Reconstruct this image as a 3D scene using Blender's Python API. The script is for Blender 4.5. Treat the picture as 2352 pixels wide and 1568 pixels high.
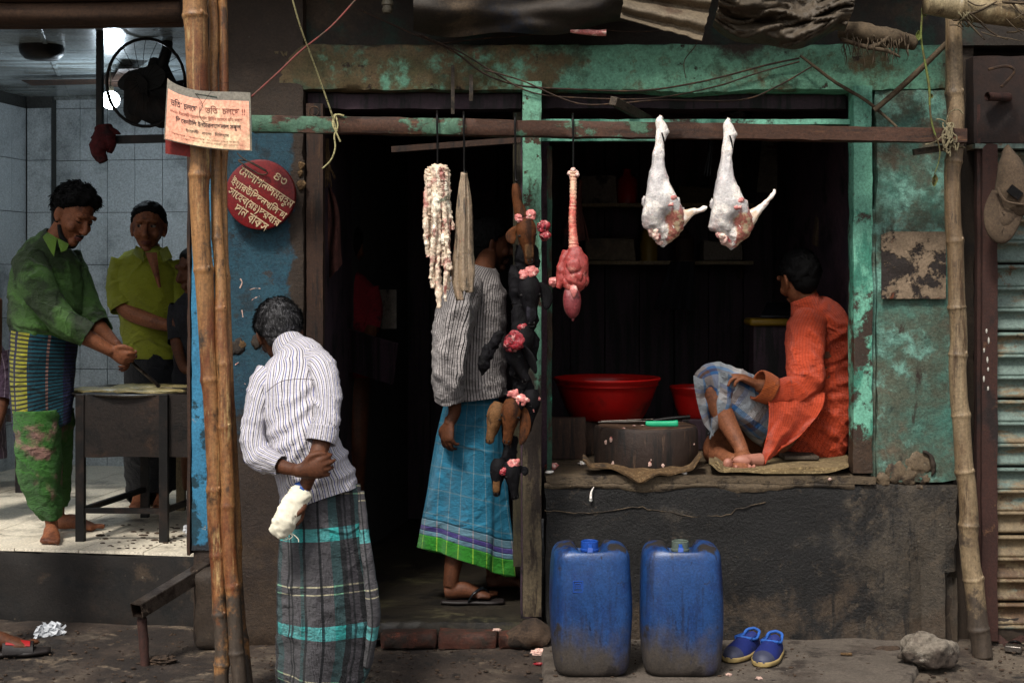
import bpy, math, random
from mathutils import Vector, Matrix, noise as mn
R = math.radians
random.seed(7)
for o in list(bpy.data.objects):
    bpy.data.objects.remove(o)
SC = bpy.context.scene
COL = SC.collection

# ------------------------------------------------------------ camera, sky, sun, exposure
CAMD, FPX, CX, HV, CAMZ = 6.0, 3360.0, 1176.0, 640.0, 1.5
cam = bpy.data.cameras.new("camera"); camo = bpy.data.objects.new("camera", cam); COL.objects.link(camo)
camo.location = (0, -CAMD, CAMZ); camo.rotation_euler = (R(90), 0, 0)
cam.sensor_width = 36; cam.lens = FPX / 2352 * 36; cam.shift_y = -144 / 2352
cam.clip_start = .1; cam.clip_end = 600
SC.camera = camo
SUN_EL, SUN_AZ = 54, 24           # elevation; azimuth to the left of the viewing direction, behind the camera
w = bpy.data.worlds.new("World"); SC.world = w; w.use_nodes = True
nt = w.node_tree
bg = nt.nodes['Background']
sky = nt.nodes.new('ShaderNodeTexSky'); sky.sky_type = 'NISHITA'; sky.sun_disc = False
sky.sun_elevation = R(SUN_EL); sky.sun_rotation = R(180 + SUN_AZ); sky.dust_density = 4; sky.air_density = 1.2
hs = nt.nodes.new('ShaderNodeHueSaturation'); hs.inputs['Saturation'].default_value = .3
nt.links.new(sky.outputs[0], hs.inputs['Color']); nt.links.new(hs.outputs[0], bg.inputs[0])
bg.inputs[1].default_value = .066
sl = bpy.data.lights.new("sun", 'SUN'); slo = bpy.data.objects.new("sun", sl); COL.objects.link(slo)
sl.energy = 1.5; sl.angle = R(10); sl.color = (1, .95, .87)
sd = Vector((-math.sin(R(SUN_AZ)) * math.cos(R(SUN_EL)), -math.cos(R(SUN_AZ)) * math.cos(R(SUN_EL)), math.sin(R(SUN_EL))))
slo.rotation_euler = sd.to_track_quat('Z', 'Y').to_euler(); slo.location = sd * 20
vs = SC.view_settings
vs.view_transform = 'Standard'; vs.look = 'None'; vs.gamma = 1; vs.use_curve_mapping = False
vs.exposure = 1.3
SC.cycles.max_bounces = 6
BULB_W = 8.5

# ------------------------------------------------------------ helpers
def P(u, v, y):
    "world point seen at (u, v) of the photograph, on the plane at depth y behind the shop front"
    d = y + CAMD
    return Vector(((u - CX) / FPX * d, y, CAMZ - (v - HV) / FPX * d))
def S(px, y): return px / FPX * (y + CAMD)
def nz(p, s=1., o=0.): return mn.noise(Vector((p[0] * s + o, p[1] * s + o * 1.7, p[2] * s - o)))
def fb(p, s=1., o=0., n=3):
    a, r = 1., 0.
    for i in range(n):
        r += a * nz(p, s, o + i * 9.1); s *= 2.1; a *= .5
    return r

class MB:
    def __init__(s): s.v = []; s.f = []; s.uv = []; s.mi = []
    def face(s, idx, uvs=None, mi=0):
        s.f.append(idx); s.uv.append(uvs or [(s.v[i][0], s.v[i][2]) for i in idx]); s.mi.append(mi)
    def add(s, o):
        n = len(s.v); s.v += o.v; s.f += [[i + n for i in f] for f in o.f]; s.uv += o.uv; s.mi += o.mi; return s
    def box(s, x0, x1, y0, y1, z0, z1, M=None, mi=0, tp=None):
        n = len(s.v)
        c = [Vector((x, y, z)) for z in (z0, z1) for y in (y0, y1) for x in (x0, x1)]
        if tp:
            for k in range(4, 8):
                c[k].x = (x0 + x1) / 2 + (c[k].x - (x0 + x1) / 2) * tp; c[k].y = (y0 + y1) / 2 + (c[k].y - (y0 + y1) / 2) * tp
        if M: c = [M @ p for p in c]
        s.v += c
        for q in ((0, 2, 3, 1), (4, 5, 7, 6), (0, 1, 5, 4), (2, 6, 7, 3), (0, 4, 6, 2), (1, 3, 7, 5)):
            s.face([n + i for i in q], mi=mi)
        return s
    def bar(s, a, b, ra, rb, ref=(0, -1, 0), mi=0):
        a = Vector(a); b = Vector(b); t = (b - a).normalized(); r = Vector(ref)
        sd_ = t.cross(r).normalized(); up = sd_.cross(t).normalized()
        n = len(s.v)
        for p in (a, b):
            for i, j in ((-1, -1), (1, -1), (1, 1), (-1, 1)): s.v.append(p + sd_ * ra * i + up * rb * j)
        L = (b - a).length
        for k in range(4):
            k2 = (k + 1) % 4; s.face([n + k, n + k2, n + 4 + k2, n + 4 + k], [(k * .1, 0), (k * .1 + .1, 0), (k * .1 + .1, L), (k * .1, L)], mi)
        s.face([n + 3, n + 2, n + 1, n], mi=mi); s.face([n + 4, n + 5, n + 6, n + 7], mi=mi); return s
    def rows(s, rows, uvr=None, closed=True, mi=0, flip=False, caps=False):
        n = len(s.v); m = len(rows[0])
        for r in rows: s.v += [Vector(p) for p in r]
        for i in range(len(rows) - 1):
            for j in range(m if closed else m - 1):
                j2 = (j + 1) % m
                q = [n + i * m + j, n + i * m + j2, n + (i + 1) * m + j2, n + (i + 1) * m + j]
                if uvr:
                    uv = [uvr(i, j), uvr(i, j + 1), uvr(i + 1, j + 1), uvr(i + 1, j)]
                else: uv = None
                if flip: q = q[::-1]; uv = uv[::-1] if uv else None
                s.face(q, uv, mi)
        if caps:
            for k, base in ((0, n), (1, n + (len(rows) - 1) * m)):
                c = sum((Vector(p) for p in rows[0 if k == 0 else -1]), Vector()) / m
                s.v.append(c); ci = len(s.v) - 1
                for j in range(m):
                    j2 = (j + 1) % m
                    q = [ci, base + j2, base + j] if k == 0 else [ci, base + j, base + j2]
                    if flip: q = q[::-1]
                    s.face(q, [uvr(0 if k == 0 else len(rows) - 1, j)] * 3 if uvr else None, mi)
        return s
    def tube(s, pts, rad, m=14, sub=4, ref=(0, -1, 0), disp=None, caps=True, mi=0, ph=0., sq=2., uvo=0.):
        pts = [Vector(p) for p in pts]
        rad = [(r, r) if not isinstance(r, (tuple, list)) else (r[0], r[1]) for r in rad]
        K = len(pts); C = []; RR = []
        def cr(a, b, c, d, t): return .5 * ((2 * b) + (c - a) * t + (2 * a - 5 * b + 4 * c - d) * t * t + (3 * b - a - 3 * c + d) * t ** 3)
        for i in range(K - 1):
            a, b, c, d = (pts[max(i - 1, 0)], pts[i], pts[i + 1], pts[min(i + 2, K - 1)])
            ra, rb_, rc, rd = (rad[max(i - 1, 0)], rad[i], rad[i + 1], rad[min(i + 2, K - 1)])
            for k in range(sub):
                t = k / sub
                C.append(cr(a, b, c, d, t))
                RR.append([max(cr(ra[q], rb_[q], rc[q], rd[q], t), min(rb_[q], rc[q]) * .8) for q in (0, 1)])
        C.append(pts[-1]); RR.append(list(rad[-1]))
        n = len(C); ref = Vector(ref).normalized() if ref is not None else None
        rows = []; arc = [0.]; last = None
        circ = 2 * math.pi * sum(math.sqrt((r[0] ** 2 + r[1] ** 2) / 2) for r in RR) / n
        for i in range(n):
            T = (C[min(i + 1, n - 1)] - C[max(i - 1, 0)])
            T = T.normalized() if T.length > 1e-9 else Vector((0, 0, 1))
            if i: arc.append(arc[-1] + (C[i] - C[i - 1]).length)
            if ref is not None:
                sdv = T.cross(ref)
                if sdv.length < .15 and last is not None: sdv = last - T * last.dot(T)
            else:
                sdv = T.cross(Vector((0.3, -1, .2))) if last is None else last - T * last.dot(T)
            sdv.normalize()
            if last is not None and sdv.dot(last) < 0: sdv = -sdv
            last = sdv; up = sdv.cross(T)
            row = []
            for j in range(m):
                a = 2 * math.pi * j / m + ph; ca, sa = math.cos(a), math.sin(a)
                if sq != 2:
                    ca = math.copysign(abs(ca) ** (2 / sq), ca); sa = math.copysign(abs(sa) ** (2 / sq), sa)
                off = sdv * ca * RR[i][0] + up * sa * RR[i][1]
                p = C[i] + off
                if disp:
                    p = p + off.normalized() * disp(j / m, i / (n - 1), p)
                row.append(p)
            rows.append(row)
        s.rows(rows, lambda i, j: (j / m * circ + uvo, arc[i]), True, mi, caps=caps)
        return s
    def px(s, L, **k):
        "tube from rows (u, v, y, half width in picture px, depth radius as ratio of it)"
        pts = [P(a[0], a[1], a[2]) for a in L]
        rad = [(S(a[3], a[2]), S(a[3], a[2]) * (a[4] if len(a) > 4 else 1.)) for a in L]
        return s.tube(pts, rad, **k)
    def ball(s, c, r, X=(1, 0, 0), Y=(0, 1, 0), Z=(0, 0, 1), n=12, m=16, disp=None, mi=0):
        c = Vector(c); X = Vector(X).normalized(); Y = Vector(Y).normalized(); Z = Vector(Z).normalized()
        if not isinstance(r, (tuple, list)): r = (r, r, r)
        rows = []
        for i in range(n + 1):
            t = math.pi * (i / n * .998 + .001); row = []
            for j in range(m):
                a = 2 * math.pi * j / m
                o = Vector((math.sin(t) * math.cos(a), math.sin(t) * math.sin(a), math.cos(t)))
                k = 1 + (disp(o) if disp else 0)
                row.append(c + (X * o.x * r[0] + Y * o.y * r[1] + Z * o.z * r[2]) * k)
            rows.append(row)
        s.rows(rows, lambda i, j: (j / m * 2 * math.pi * r[0], i / n * math.pi * r[2]), True, mi, flip=True, caps=True)
        return s
    def lathe(s, prof, c, m=24, X=(1, 0, 0), Y=(0, 1, 0), Z=(0, 0, 1), sc=(1, 1), mi=0, disp=None):
        c = Vector(c); X = Vector(X); Y = Vector(Y); Z = Vector(Z)
        rows = []
        for (r, z) in prof:
            rows.append([c + X * math.cos(2 * math.pi * j / m) * r * sc[0] + Y * math.sin(2 * math.pi * j / m) * r * sc[1] + Z * z for j in range(m)])
        if disp: rows = [[p + disp(p) for p in r] for r in rows]
        s.rows(rows, None, True, mi); return s
    def sheet(s, fn, nu, nv, th=0., mi=0, W=1., H=1.):
        "surface fn(a, b) for a, b in 0..1, given a thickness by doubling"
        G = [[Vector(fn(i / nu, j / nv)) for i in range(nu + 1)] for j in range(nv + 1)]
        uvr = lambda i, j: (j / nu * W, i / nv * H)
        s.rows(G, uvr, False, mi)
        if th:
            def nrm(j, i):
                a = G[j][min(i + 1, nu)] - G[j][max(i - 1, 0)]; b = G[min(j + 1, nv)][i] - G[max(j - 1, 0)][i]
                n_ = a.cross(b); return n_.normalized() if n_.length else Vector((0, 1, 0))
            B = [[G[j][i] + nrm(j, i) * -th for i in range(nu + 1)] for j in range(nv + 1)]
            s.rows(B, uvr, False, mi, flip=True)
            def rim(A, Bq):
                s.rows([A, Bq], lambda i, j: (0, 0), False, mi)
            rim(B[0], G[0]); rim(G[-1], B[-1])
            rim([r[0] for r in G], [r[0] for r in B]); rim([r[-1] for r in B], [r[-1] for r in G])
        return s
    def slab(s, x0, x1, y0, y1, z0, z1, res=.04, amp=.004, sc=6., edge=.0, o=0., mi=0, disp=None):
        "box cut into cells whose faces wander, welded at the edges"
        D = {}
        def vert(p):
            k = (round(p[0], 4), round(p[1], 4), round(p[2], 4))
            if k not in D:
                q = Vector(p)
                on = sum((abs(p[0] - x0) < 1e-5 or abs(p[0] - x1) < 1e-5, abs(p[1] - y0) < 1e-5 or abs(p[1] - y1) < 1e-5, abs(p[2] - z0) < 1e-5 or abs(p[2] - z1) < 1e-5))
                q += Vector((fb(p, sc, o + 3), fb(p, sc, o + 11), fb(p, sc, o + 23))) * amp
                if on >= 2 and edge:
                    c = Vector(((x0 + x1) / 2, (y0 + y1) / 2, (z0 + z1) / 2)); e = abs(fb(p, sc * 2.2, o + 31)) * edge + edge * .25
                    d = Vector((-1 if p[0] > c.x else 1, -1 if p[1] > c.y else 1, -1 if p[2] > c.z else 1))
                    if not (abs(p[0] - x0) < 1e-5 or abs(p[0] - x1) < 1e-5): d.x = 0
                    if not (abs(p[1] - y0) < 1e-5 or abs(p[1] - y1) < 1e-5): d.y = 0
                    if not (abs(p[2] - z0) < 1e-5 or abs(p[2] - z1) < 1e-5): d.z = 0
                    q += d * e
                if disp: q += disp(Vector(p))
                D[k] = len(s.v); s.v.append(q)
            return D[k]
        def lin(a, b): n_ = max(1, int(round((b - a) / res))); return [a + (b - a) * i / n_ for i in range(n_ + 1)]
        X, Y, Z = lin(x0, x1), lin(y0, y1), lin(z0, z1)
        def quad(A, B, mk, fl):
            for i in range(len(A) - 1):
                for j in range(len(B) - 1):
                    q = [vert(mk(A[i], B[j])), vert(mk(A[i + 1], B[j])), vert(mk(A[i + 1], B[j + 1])), vert(mk(A[i], B[j + 1]))]
                    s.face(q[::-1] if fl else q, mi=mi)
        quad(X, Z, lambda a, b: (a, y0, b), False); quad(X, Z, lambda a, b: (a, y1, b), True)
        quad(X, Y, lambda a, b: (a, b, z1), False); quad(X, Y, lambda a, b: (a, b, z0), True)
        quad(Y, Z, lambda a, b: (x1, a, b), False); quad(Y, Z, lambda a, b: (x0, a, b), True)
        return s
    def mesh(s, name, off=None):
        me = bpy.data.meshes.new(name)
        off = off or Vector()
        me.from_pydata([tuple(Vector(p) - off) for p in s.v], [], s.f)
        ul = me.uv_layers.new(name="UVMap")
        fl = []
        for uv in s.uv:
            for a in uv: fl += [a[0], a[1]]
        ul.data.foreach_set('uv', fl)
        me.polygons.foreach_set('material_index', s.mi)
        return me

def wloc(o):
    v = Vector()
    while o is not None: v += Vector(o.location); o = o.parent
    return v
def finish(me, name, m, parent, smooth=True, bevel=0., loc=None, angle=None):
    for k in (m if isinstance(m, (list, tuple)) else [m]): me.materials.append(k)
    if smooth: me.polygons.foreach_set('use_smooth', [True] * len(me.polygons))
    ob = bpy.data.objects.new(name, me); COL.objects.link(ob)
    if parent is not None: ob.parent = parent
    elif loc is not None: ob.location = loc
    if bevel:
        b = ob.modifiers.new('b', 'BEVEL'); b.width = bevel; b.segments = 2; b.limit_method = 'ANGLE'
    if angle is None and smooth and len(me.polygons) < 120: angle = 42
    if angle is not None:
        try: me.set_sharp_from_angle(angle=R(angle))
        except Exception: pass
    return ob
def obj(name, mb, m, parent=None, smooth=True, bevel=0., loc=None, angle=None, local=False):
    "one mesh object; geometry is written in world space and stored relative to the thing's base"
    off = Vector() if local else (wloc(parent) if parent is not None else (Vector(loc) if loc is not None else Vector()))
    return finish(mb.mesh(name, off), name, m, parent, smooth, bevel, loc, angle)
def tag(o, label=None, cat=None, group=None, kind=None):
    if label: o['label'] = label
    if cat: o['category'] = cat
    if group: o['group'] = group
    if kind: o['kind'] = kind
    return o
def thing(name, loc, label, cat, group=None, rz=0):
    o = bpy.data.objects.new(name, None); COL.objects.link(o); o.location = loc; o.rotation_euler = (0, 0, rz)
    o.empty_display_size = .1
    return tag(o, label, cat, group)
def body(name, mb, m, parent, vox=.005, sm=6):
    "joins overlapping limbs into one continuous skin"
    off = wloc(parent)
    me = mb.mesh(name + '_raw', off)
    t = bpy.data.objects.new('tmp', me); COL.objects.link(t)
    r = t.modifiers.new('r', 'REMESH'); r.mode = 'VOXEL'; r.voxel_size = vox; r.use_smooth_shade = True
    q = t.modifiers.new('s', 'SMOOTH'); q.factor = .5; q.iterations = sm
    dg = bpy.context.evaluated_depsgraph_get()
    nm = bpy.data.meshes.new_from_object(t.evaluated_get(dg)); nm.name = name
    bpy.data.objects.remove(t); bpy.data.meshes.remove(me)
    nm.materials.clear()
    return finish(nm, name, m, parent)
# ------------------------------------------------------------ materials
def hx(h, k=1.):
    h = h.lstrip('#'); c = [int(h[i:i + 2], 16) / 255 for i in (0, 2, 4)]
    return tuple(k * (x / 12.92 if x <= .04045 else ((x + .055) / 1.055) ** 2.4) for x in c) + (1,)
class NB:
    def __init__(s, name):
        s.m = bpy.data.materials.new(name); s.m.use_nodes = True; s.t = s.m.node_tree; s.n = s.t.nodes
        s.b = s.n['Principled BSDF']; s._c = {}
    def node(s, t, **k):
        x = s.n.new(t)
        for a, b in k.items(): setattr(x, a, b)
        return x
    def link(s, a, b): s.t.links.new(a, b)
    def setin(s, x, i, v):
        if hasattr(v, 'is_linked'): s.link(v, x.inputs[i])
        else: x.inputs[i].default_value = v
    def co(s, kind):
        if kind not in s._c:
            if kind == 'W': s._c[kind] = s.node('ShaderNodeNewGeometry').outputs['Position']
            elif kind == 'OR':
                oc = s.node('ShaderNodeTexCoord').outputs['Object']; ri = s.node('ShaderNodeObjectInfo').outputs['Random']
                cb = s.node('ShaderNodeCombineXYZ'); s.link(s.math('MULTIPLY', ri, 37.), cb.inputs[0]); s.link(s.math('MULTIPLY', ri, 11.), cb.inputs[1])
                va = s.node('ShaderNodeVectorMath', operation='ADD'); s.link(oc, va.inputs[0]); s.link(cb.outputs[0], va.inputs[1]); s._c[kind] = va.outputs[0]
            else: s._c[kind] = s.node('ShaderNodeTexCoord').outputs['Object' if kind == 'O' else 'UV']
        return s._c[kind]
    def math(s, op, a, b=0., c=None, cl=False):
        x = s.node('ShaderNodeMath', operation=op, use_clamp=cl); s.setin(x, 0, a); s.setin(x, 1, b)
        if c is not None: s.setin(x, 2, c)
        return x.outputs[0]
    def rng(s, v, a, b, c=0., d=1., smooth=True):
        x = s.node('ShaderNodeMapRange', interpolation_type='SMOOTHSTEP' if smooth else 'LINEAR')
        s.setin(x, 0, v); x.inputs[1].default_value = a; x.inputs[2].default_value = b; x.inputs[3].default_value = c; x.inputs[4].default_value = d
        return x.outputs[0]
    def mapping(s, co, st=(1, 1, 1), loc=(0, 0, 0), rot=(0, 0, 0)):
        x = s.node('ShaderNodeMapping'); s.link(co, x.inputs[0]); x.inputs['Scale'].default_value = st; x.inputs['Location'].default_value = loc; x.inputs['Rotation'].default_value = rot
        return x.outputs[0]
    def noise(s, co, sc, det=5, rough=.55, st=None, seed=0., dist=0.):
        if st or seed: co = s.mapping(co, st or (1, 1, 1), (seed * 3.1, seed * 1.7, seed * 2.3))
        x = s.node('ShaderNodeTexNoise'); s.link(co, x.inputs['Vector']); x.inputs['Scale'].default_value = sc
        x.inputs['Detail'].default_value = det; x.inputs['Roughness'].default_value = rough; x.inputs['Distortion'].default_value = dist
        return x.outputs['Fac']
    def sep(s, co):
        x = s.node('ShaderNodeSeparateXYZ'); s.link(co, x.inputs[0]); return x.outputs
    def mix(s, f, a, b, mode='MIX'):
        x = s.node('ShaderNodeMix', data_type='RGBA', blend_type=mode)
        s.setin(x, 0, f); s.setin(x, 6, a); s.setin(x, 7, b); return x.outputs[2]
    def ramp(s, f, stops, const=False):
        x = s.node('ShaderNodeValToRGB'); s.setin(x, 0, f); r = x.color_ramp
        r.interpolation = 'CONSTANT' if const else 'LINEAR'
        stops = sorted(stops)
        r.elements[0].position = stops[0][0]; r.elements[0].color = stops[0][1]
        r.elements[1].position = stops[1][0]; r.elements[1].color = stops[1][1]
        for p, c in stops[2:]:
            e = r.elements.new(p); e.color = c
        return x.outputs[0]
    def bump(s, h, st=.5, dist=.01):
        x = s.node('ShaderNodeBump'); x.inputs['Strength'].default_value = st; x.inputs['Distance'].default_value = dist
        s.link(h, x.inputs['Height']); s.link(x.outputs[0], s.b.inputs['Normal'])
    def done(s, col, rough=.7, metal=0., spec=.5):
        s.setin(s.b, 'Base Color', col); s.setin(s.b, 'Roughness', rough); s.b.inputs['Metallic'].default_value = metal
        s.b.inputs['Specular IOR Level'].default_value = spec
        return s.m

def mk(name, base, layers=(), rough=.75, co='W', bs=.5, bsc=60, bd=.004, var=.35, vsc=3., metal=0., spec=.4, rough2=None, sss=0., seed=0., st=None, grit=None):
    """weathered surface: base colour with slow and fine value variation, then layers
    (colour, scale, lo, hi, opts) laid where noise + gradients passes lo..hi; opts: st, g=[(axis,a,b,amt)], h (relief), r (roughness), det"""
    if grit is None: grit = (co == 'W')
    n = NB(name); c = n.co(co)
    v1 = n.noise(c, vsc, 4, .6, seed=seed + 1, st=st); v2 = n.noise(c, vsc * 9, 5, .7, seed=seed + 2, st=st)
    f = n.math('ADD', n.math('MULTIPLY', v1, .6), n.math('MULTIPLY', v2, .4))
    k = n.rng(f, .3, .7, 1 - var, 1 + var, False)
    col = n.mix(1., base, k, 'MULTIPLY')
    v3 = n.noise(c, 95 if co == 'W' else 120, 6, .75, seed=seed + 6) if grit else None
    h = n.math('MULTIPLY', n.noise(c, bsc, 6, .7, seed=seed, st=st), .5)
    rg = rough
    for i, L in enumerate(layers):
        lc, sc, lo, hi = L[:4]; o = L[4] if len(L) > 4 else {}
        v = n.noise(c, sc, o.get('det', 6), o.get('rg', .70 if co == 'W' else .62), o.get('st'), seed=o.get('seed', i + 3.3 + seed), dist=o.get('dist', 0))
        for ax, a, b, am in o.get('g', ()):
            g = n.rng(n.sep(c)['xyz'.index(ax)], a, b, 0, am)
            v = n.math('ADD', v, g)
        m_ = n.rng(v, lo, hi)
        if 'op' in o: m_ = n.math('MULTIPLY', m_, o['op'])
        lk = n.mix(1., lc, n.rng(v2, .3, .7, .75, 1.25, False), 'MULTIPLY')
        col = n.mix(m_, col, lk)
        if 'h' in o: h = n.math('ADD', h, n.math('MULTIPLY', m_, o['h']))
        if 'r' in o:
            rg = n.math('ADD', n.math('MULTIPLY', m_, o['r']), n.math('MULTIPLY', n.math('SUBTRACT', 1., m_), rg))
    if rough2 is not None and not hasattr(rg, 'is_linked'):
        rg = n.rng(v2, .35, .65, rough, rough2, False)
    if grit:
        col = n.mix(1., col, n.rng(v3, .33, .67, .62, 1.36, False), 'MULTIPLY')
        h = n.math('ADD', h, n.math('MULTIPLY', v3, .5))
    n.bump(h, bs, bd)
    if sss: n.b.inputs['Subsurface Weight'].default_value = sss; n.b.inputs['Subsurface Radius'].default_value = (.02, .008, .005); n.b.inputs['Subsurface Scale'].default_value = .5
    return n.done(col, rg, metal, spec)

TURQ = hx('#72ac90', .68); TURQ2 = hx('#4a9c86', .6)
BRN = hx('#59452f', .62); DBRN = hx('#2e221a', .8); GREYB = hx('#756654', .62); OLIVE = hx('#4d4a2c', .7)
BLK = hx('#15120f'); MOSS = hx('#2f3b22')
M = {}
# lintel: olive-brown at the left running into turquoise paint at the right
M['lintel'] = mk('lintel_paint', hx('#6c5a3e', .7), [
    (OLIVE, 3.5, .42, .66, {}),
    (TURQ, 4.2, .56, .70, {'g': [('x', -.9, .6, .20)], 'h': .5, 'det': 9}),
    (hx('#4d6a55', .6), 9, .52, .62, {'g': [('x', -.2, .8, -.02)], 'det': 9, 'seed': 91, 'op': .7}),
    (hx('#7a6148', .6), 5, .60, .68, {'h': -.3, 'det': 8, 'seed': 21}),
    (DBRN, 16, .60, .68, {'det': 8, 'h': -.3}),
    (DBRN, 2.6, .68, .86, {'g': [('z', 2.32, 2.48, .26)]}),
    (BRN, 2.2, .62, .8, {'st': (1, 1, .4), 'g': [('x', 1.4, 1.9, .12)], 'seed': 31})], rough=.8, bs=.9)
M['right_wall'] = mk('right_wall_paint', hx('#565c4c', .66), [
    (hx('#4c8072', .68), 3.0, .40, .64, {'det': 9, 'h': .3}),
    (hx('#7db0a0', .68), 8, .54, .72, {'det': 9, 'g': [('z', .9, 1.25, .08)], 'h': .3, 'seed': 12}),
    (hx('#1d2a24', .9), 14, .58, .70, {'det': 9, 'seed': 95, 'op': .8}),
    (hx('#6d6250', .6), 4, .54, .72, {'g': [('z', 1.4, 2.2, .08)], 'det': 8, 'seed': 41}),
    (DBRN, 9, .60, .70, {'st': (1, 1, .35), 'det': 8}),
    (hx('#8a8170', .8), 30, .70, .74, {'h': .2}),
    (DBRN, 3, .66, .82, {'st': (1, 1, .4), 'g': [('z', .95, .66, .22)]})], rough=.8, bs=1., bd=.006)
M['dado'] = mk('black_dado', hx('#100e0d'), [
    (hx('#50473c', .62), 4.2, .58, .76, {'g': [('x', 1.15, 1.7, .24)], 'det': 8, 'h': .2}),
    (hx('#4a3d30', .72), 5, .74, .90, {'g': [('z', .5, .05, .32)], 'det': 8, 'seed': 15}),
    (hx('#5a4b3b', .7), 2.2, .60, .72, {'det': 8, 'seed': 25, 'op': .6}),
    (hx('#41392f', .6), 7, .62, .78, {'st': (1, 1, .3), 'seed': 33, 'op': .5}),
    (hx('#0a0908'), 9, .54, .66, {'st': (2.5, 1, .35), 'seed': 51, 'op': .8}),
    (hx('#5e5142', .6), 24, .60, .72, {'g': [('x', .9, 1.8, .08)], 'seed': 52, 'op': .7}),
    (hx('#6f6658', .7), 16, .69, .72, {'g': [('x', 1.2, 1.8, .05)], 'h': .5, 'seed': 57}),
    (hx('#8d8474'), 55, .70, .74, {})], rough=.62, bs=1., bd=.01, var=.55)
M['ledge'] = mk('worn_ledge', hx('#5e4f3c', .75), [(hx('#2a221a'), 6, .5, .62, {'h': -.4}), (hx('#7e6c50', .8), 12, .6, .7, {'h': .4})], bs=1., bd=.008)
M['blue_wall'] = mk('blue_pillar_paint', hx('#1f4d5e', .62), [
    (hx('#2b2a24', .8), 6, .56, .66, {'det': 9, 'seed': 81, 'op': .8}),
    (hx('#0e1a20'), 11, .52, .62, {'det': 9, 'seed': 84, 'op': .7}),
    (hx('#0c3040'), 3.5, .48, .62, {'det': 8}),
    (hx('#0f0c0a'), 7, .62, .7, {'det': 9}),
    (DBRN, 2.6, .62, .74, {'g': [('z', 1.25, .6, .38)], 'det': 9, 'h': -.2}),
    (hx('#4f3d2d', .45), 3.2, .62, .74, {'g': [('z', .9, .1, .18)], 'seed': 19}),
    (hx('#33261a', .8), 3, .60, .72, {'g': [('z', 2.0, 2.25, .42)], 'seed': 8, 'det': 8}),
    (hx('#35281d', .8), 4, .62, .7, {'g': [('x', -.95, -.86, .3)], 'seed': 9, 'det': 8}),
    (hx('#b9bfc0'), 26, .745, .76, {'st': (1, 1, 2), 'seed': 4})], rough=.7, bs=.9, bd=.006)
M['lit_blue'] = mk('lit_blue_paint', hx('#3a86ac', .68), [  # pillar blue, brightened in the colour for light on the corner
    (hx('#123440'), 9, .56, .62, {'det': 9, 'g': [('z', 1.2, .5, .1)], 'h': -.3}),
    (hx('#b8b09c', .7), 12, .66, .7, {'g': [('z', .7, .3, .08)], 'h': .3}),
    (hx('#7c2c22'), 14, .68, .72, {'g': [('z', .7, .3, .08)], 'seed': 17}),
    (hx('#23262a'), 5, .62, .72, {'g': [('z', .55, .25, .5)]})], rough=.6, bs=.7)
M['upper_wall'] = mk('upper_wall', hx('#332a22', .62), [(hx('#1f3a30', .8), 2.2, .52, .64, {}), (hx('#12100e'), 4, .52, .68, {}), (hx('#4a3a2a', .6), 3, .58, .7, {'seed': 44})], bs=.8)
M['brown_plaster'] = mk('brown_plaster', hx('#3d3024', .6), [(hx('#1c1612'), 5, .5, .66, {}), (hx('#5d4c3a', .6), 8, .6, .72, {})], bs=1.)
M['step_face'] = mk('step_face', hx('#1b1612', .8), [(hx('#33271d', .7), 3, .50, .7, {'det': 9}), (hx('#4a3c2e', .6), 7, .58, .70, {'g': [('x', -2.0, -1.5, .05)], 'seed': 29, 'det': 9}), (hx('#080706'), 5, .5, .62, {'seed': 9, 'det': 9}), (hx('#6f6555', .6), 22, .68, .74, {'g': [('z', .0, .2, .03)]})], bs=.9)  # dark brown, darkened further for the awning shade on this side
M['ground'] = mk('dirt_ground', hx('#54453a', .46), [
    (hx('#241c17', .9), 2.0, .44, .60, {'det': 9}),
    (hx('#0f0c0b'), 3.4, .58, .66, {'det': 9, 'seed': 61, 'r': .45}),
    (hx('#8a7864', .6), 9, .56, .68, {'seed': 62, 'det': 9}),
    (hx('#7b6d5d', .55), 3.2, .50, .68, {'g': [('x', .5, 1.6, .1)], 'det': 8, 'h': .2}),
    (hx('#191411'), 6, .58, .7, {'det': 9, 'h': -.3}),
    (hx('#3a1612'), 5, .70, .74, {'seed': 52}),
    (hx('#a39c8e', .7), 48, .70, .74, {'h': .5}),
    (hx('#12100e'), 70, .66, .7, {'h': -.4})], rough=.85, bs=1., bd=.012, bsc=40, rough2=.6)
M['pavement'] = mk('pavement_cement', hx('#7b6f63', .46), [(hx('#2f2620', .9), 5, .54, .66, {'det': 9, 'seed': 31}), (hx('#1d1713'), 2.2, .60, .72, {'det': 9, 'seed': 35}), (hx('#4b4037', .7), 3, .5, .66, {'det': 8}), (hx('#2d2520'), 14, .64, .7, {'h': -.4}), (hx('#a89e90', .6), 40, .68, .72, {'h': .4})], rough=.9, bs=1., bd=.01, bsc=50)
M['inside_dark'] = mk('dark_room_wall', hx('#3a2a36', .9), [(hx('#4c3640', .9), 2, .45, .6, {}), (hx('#08070a'), 4, .5, .65, {})], rough=.9)  # darkness of the unlit rooms put into the wall colour
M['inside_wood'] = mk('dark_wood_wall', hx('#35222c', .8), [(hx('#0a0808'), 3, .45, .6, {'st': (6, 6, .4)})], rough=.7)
M['door_floor'] = mk('door_floor', hx('#2f2920', .7), [(hx('#55503a', .6), 5, .54, .66, {'st': (.6, 1, 1)}), (hx('#14110e'), 5, .5, .62, {'seed': 14})], rough=.55, bs=.8)
M['brick'] = mk('worn_brick', hx('#5a2f20', .6), [(hx('#2c2119', .8), 7, .45, .62, {}), (hx('#8a4a32', .6), 12, .58, .7, {'h': .3})], bs=1., bd=.008)
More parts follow.
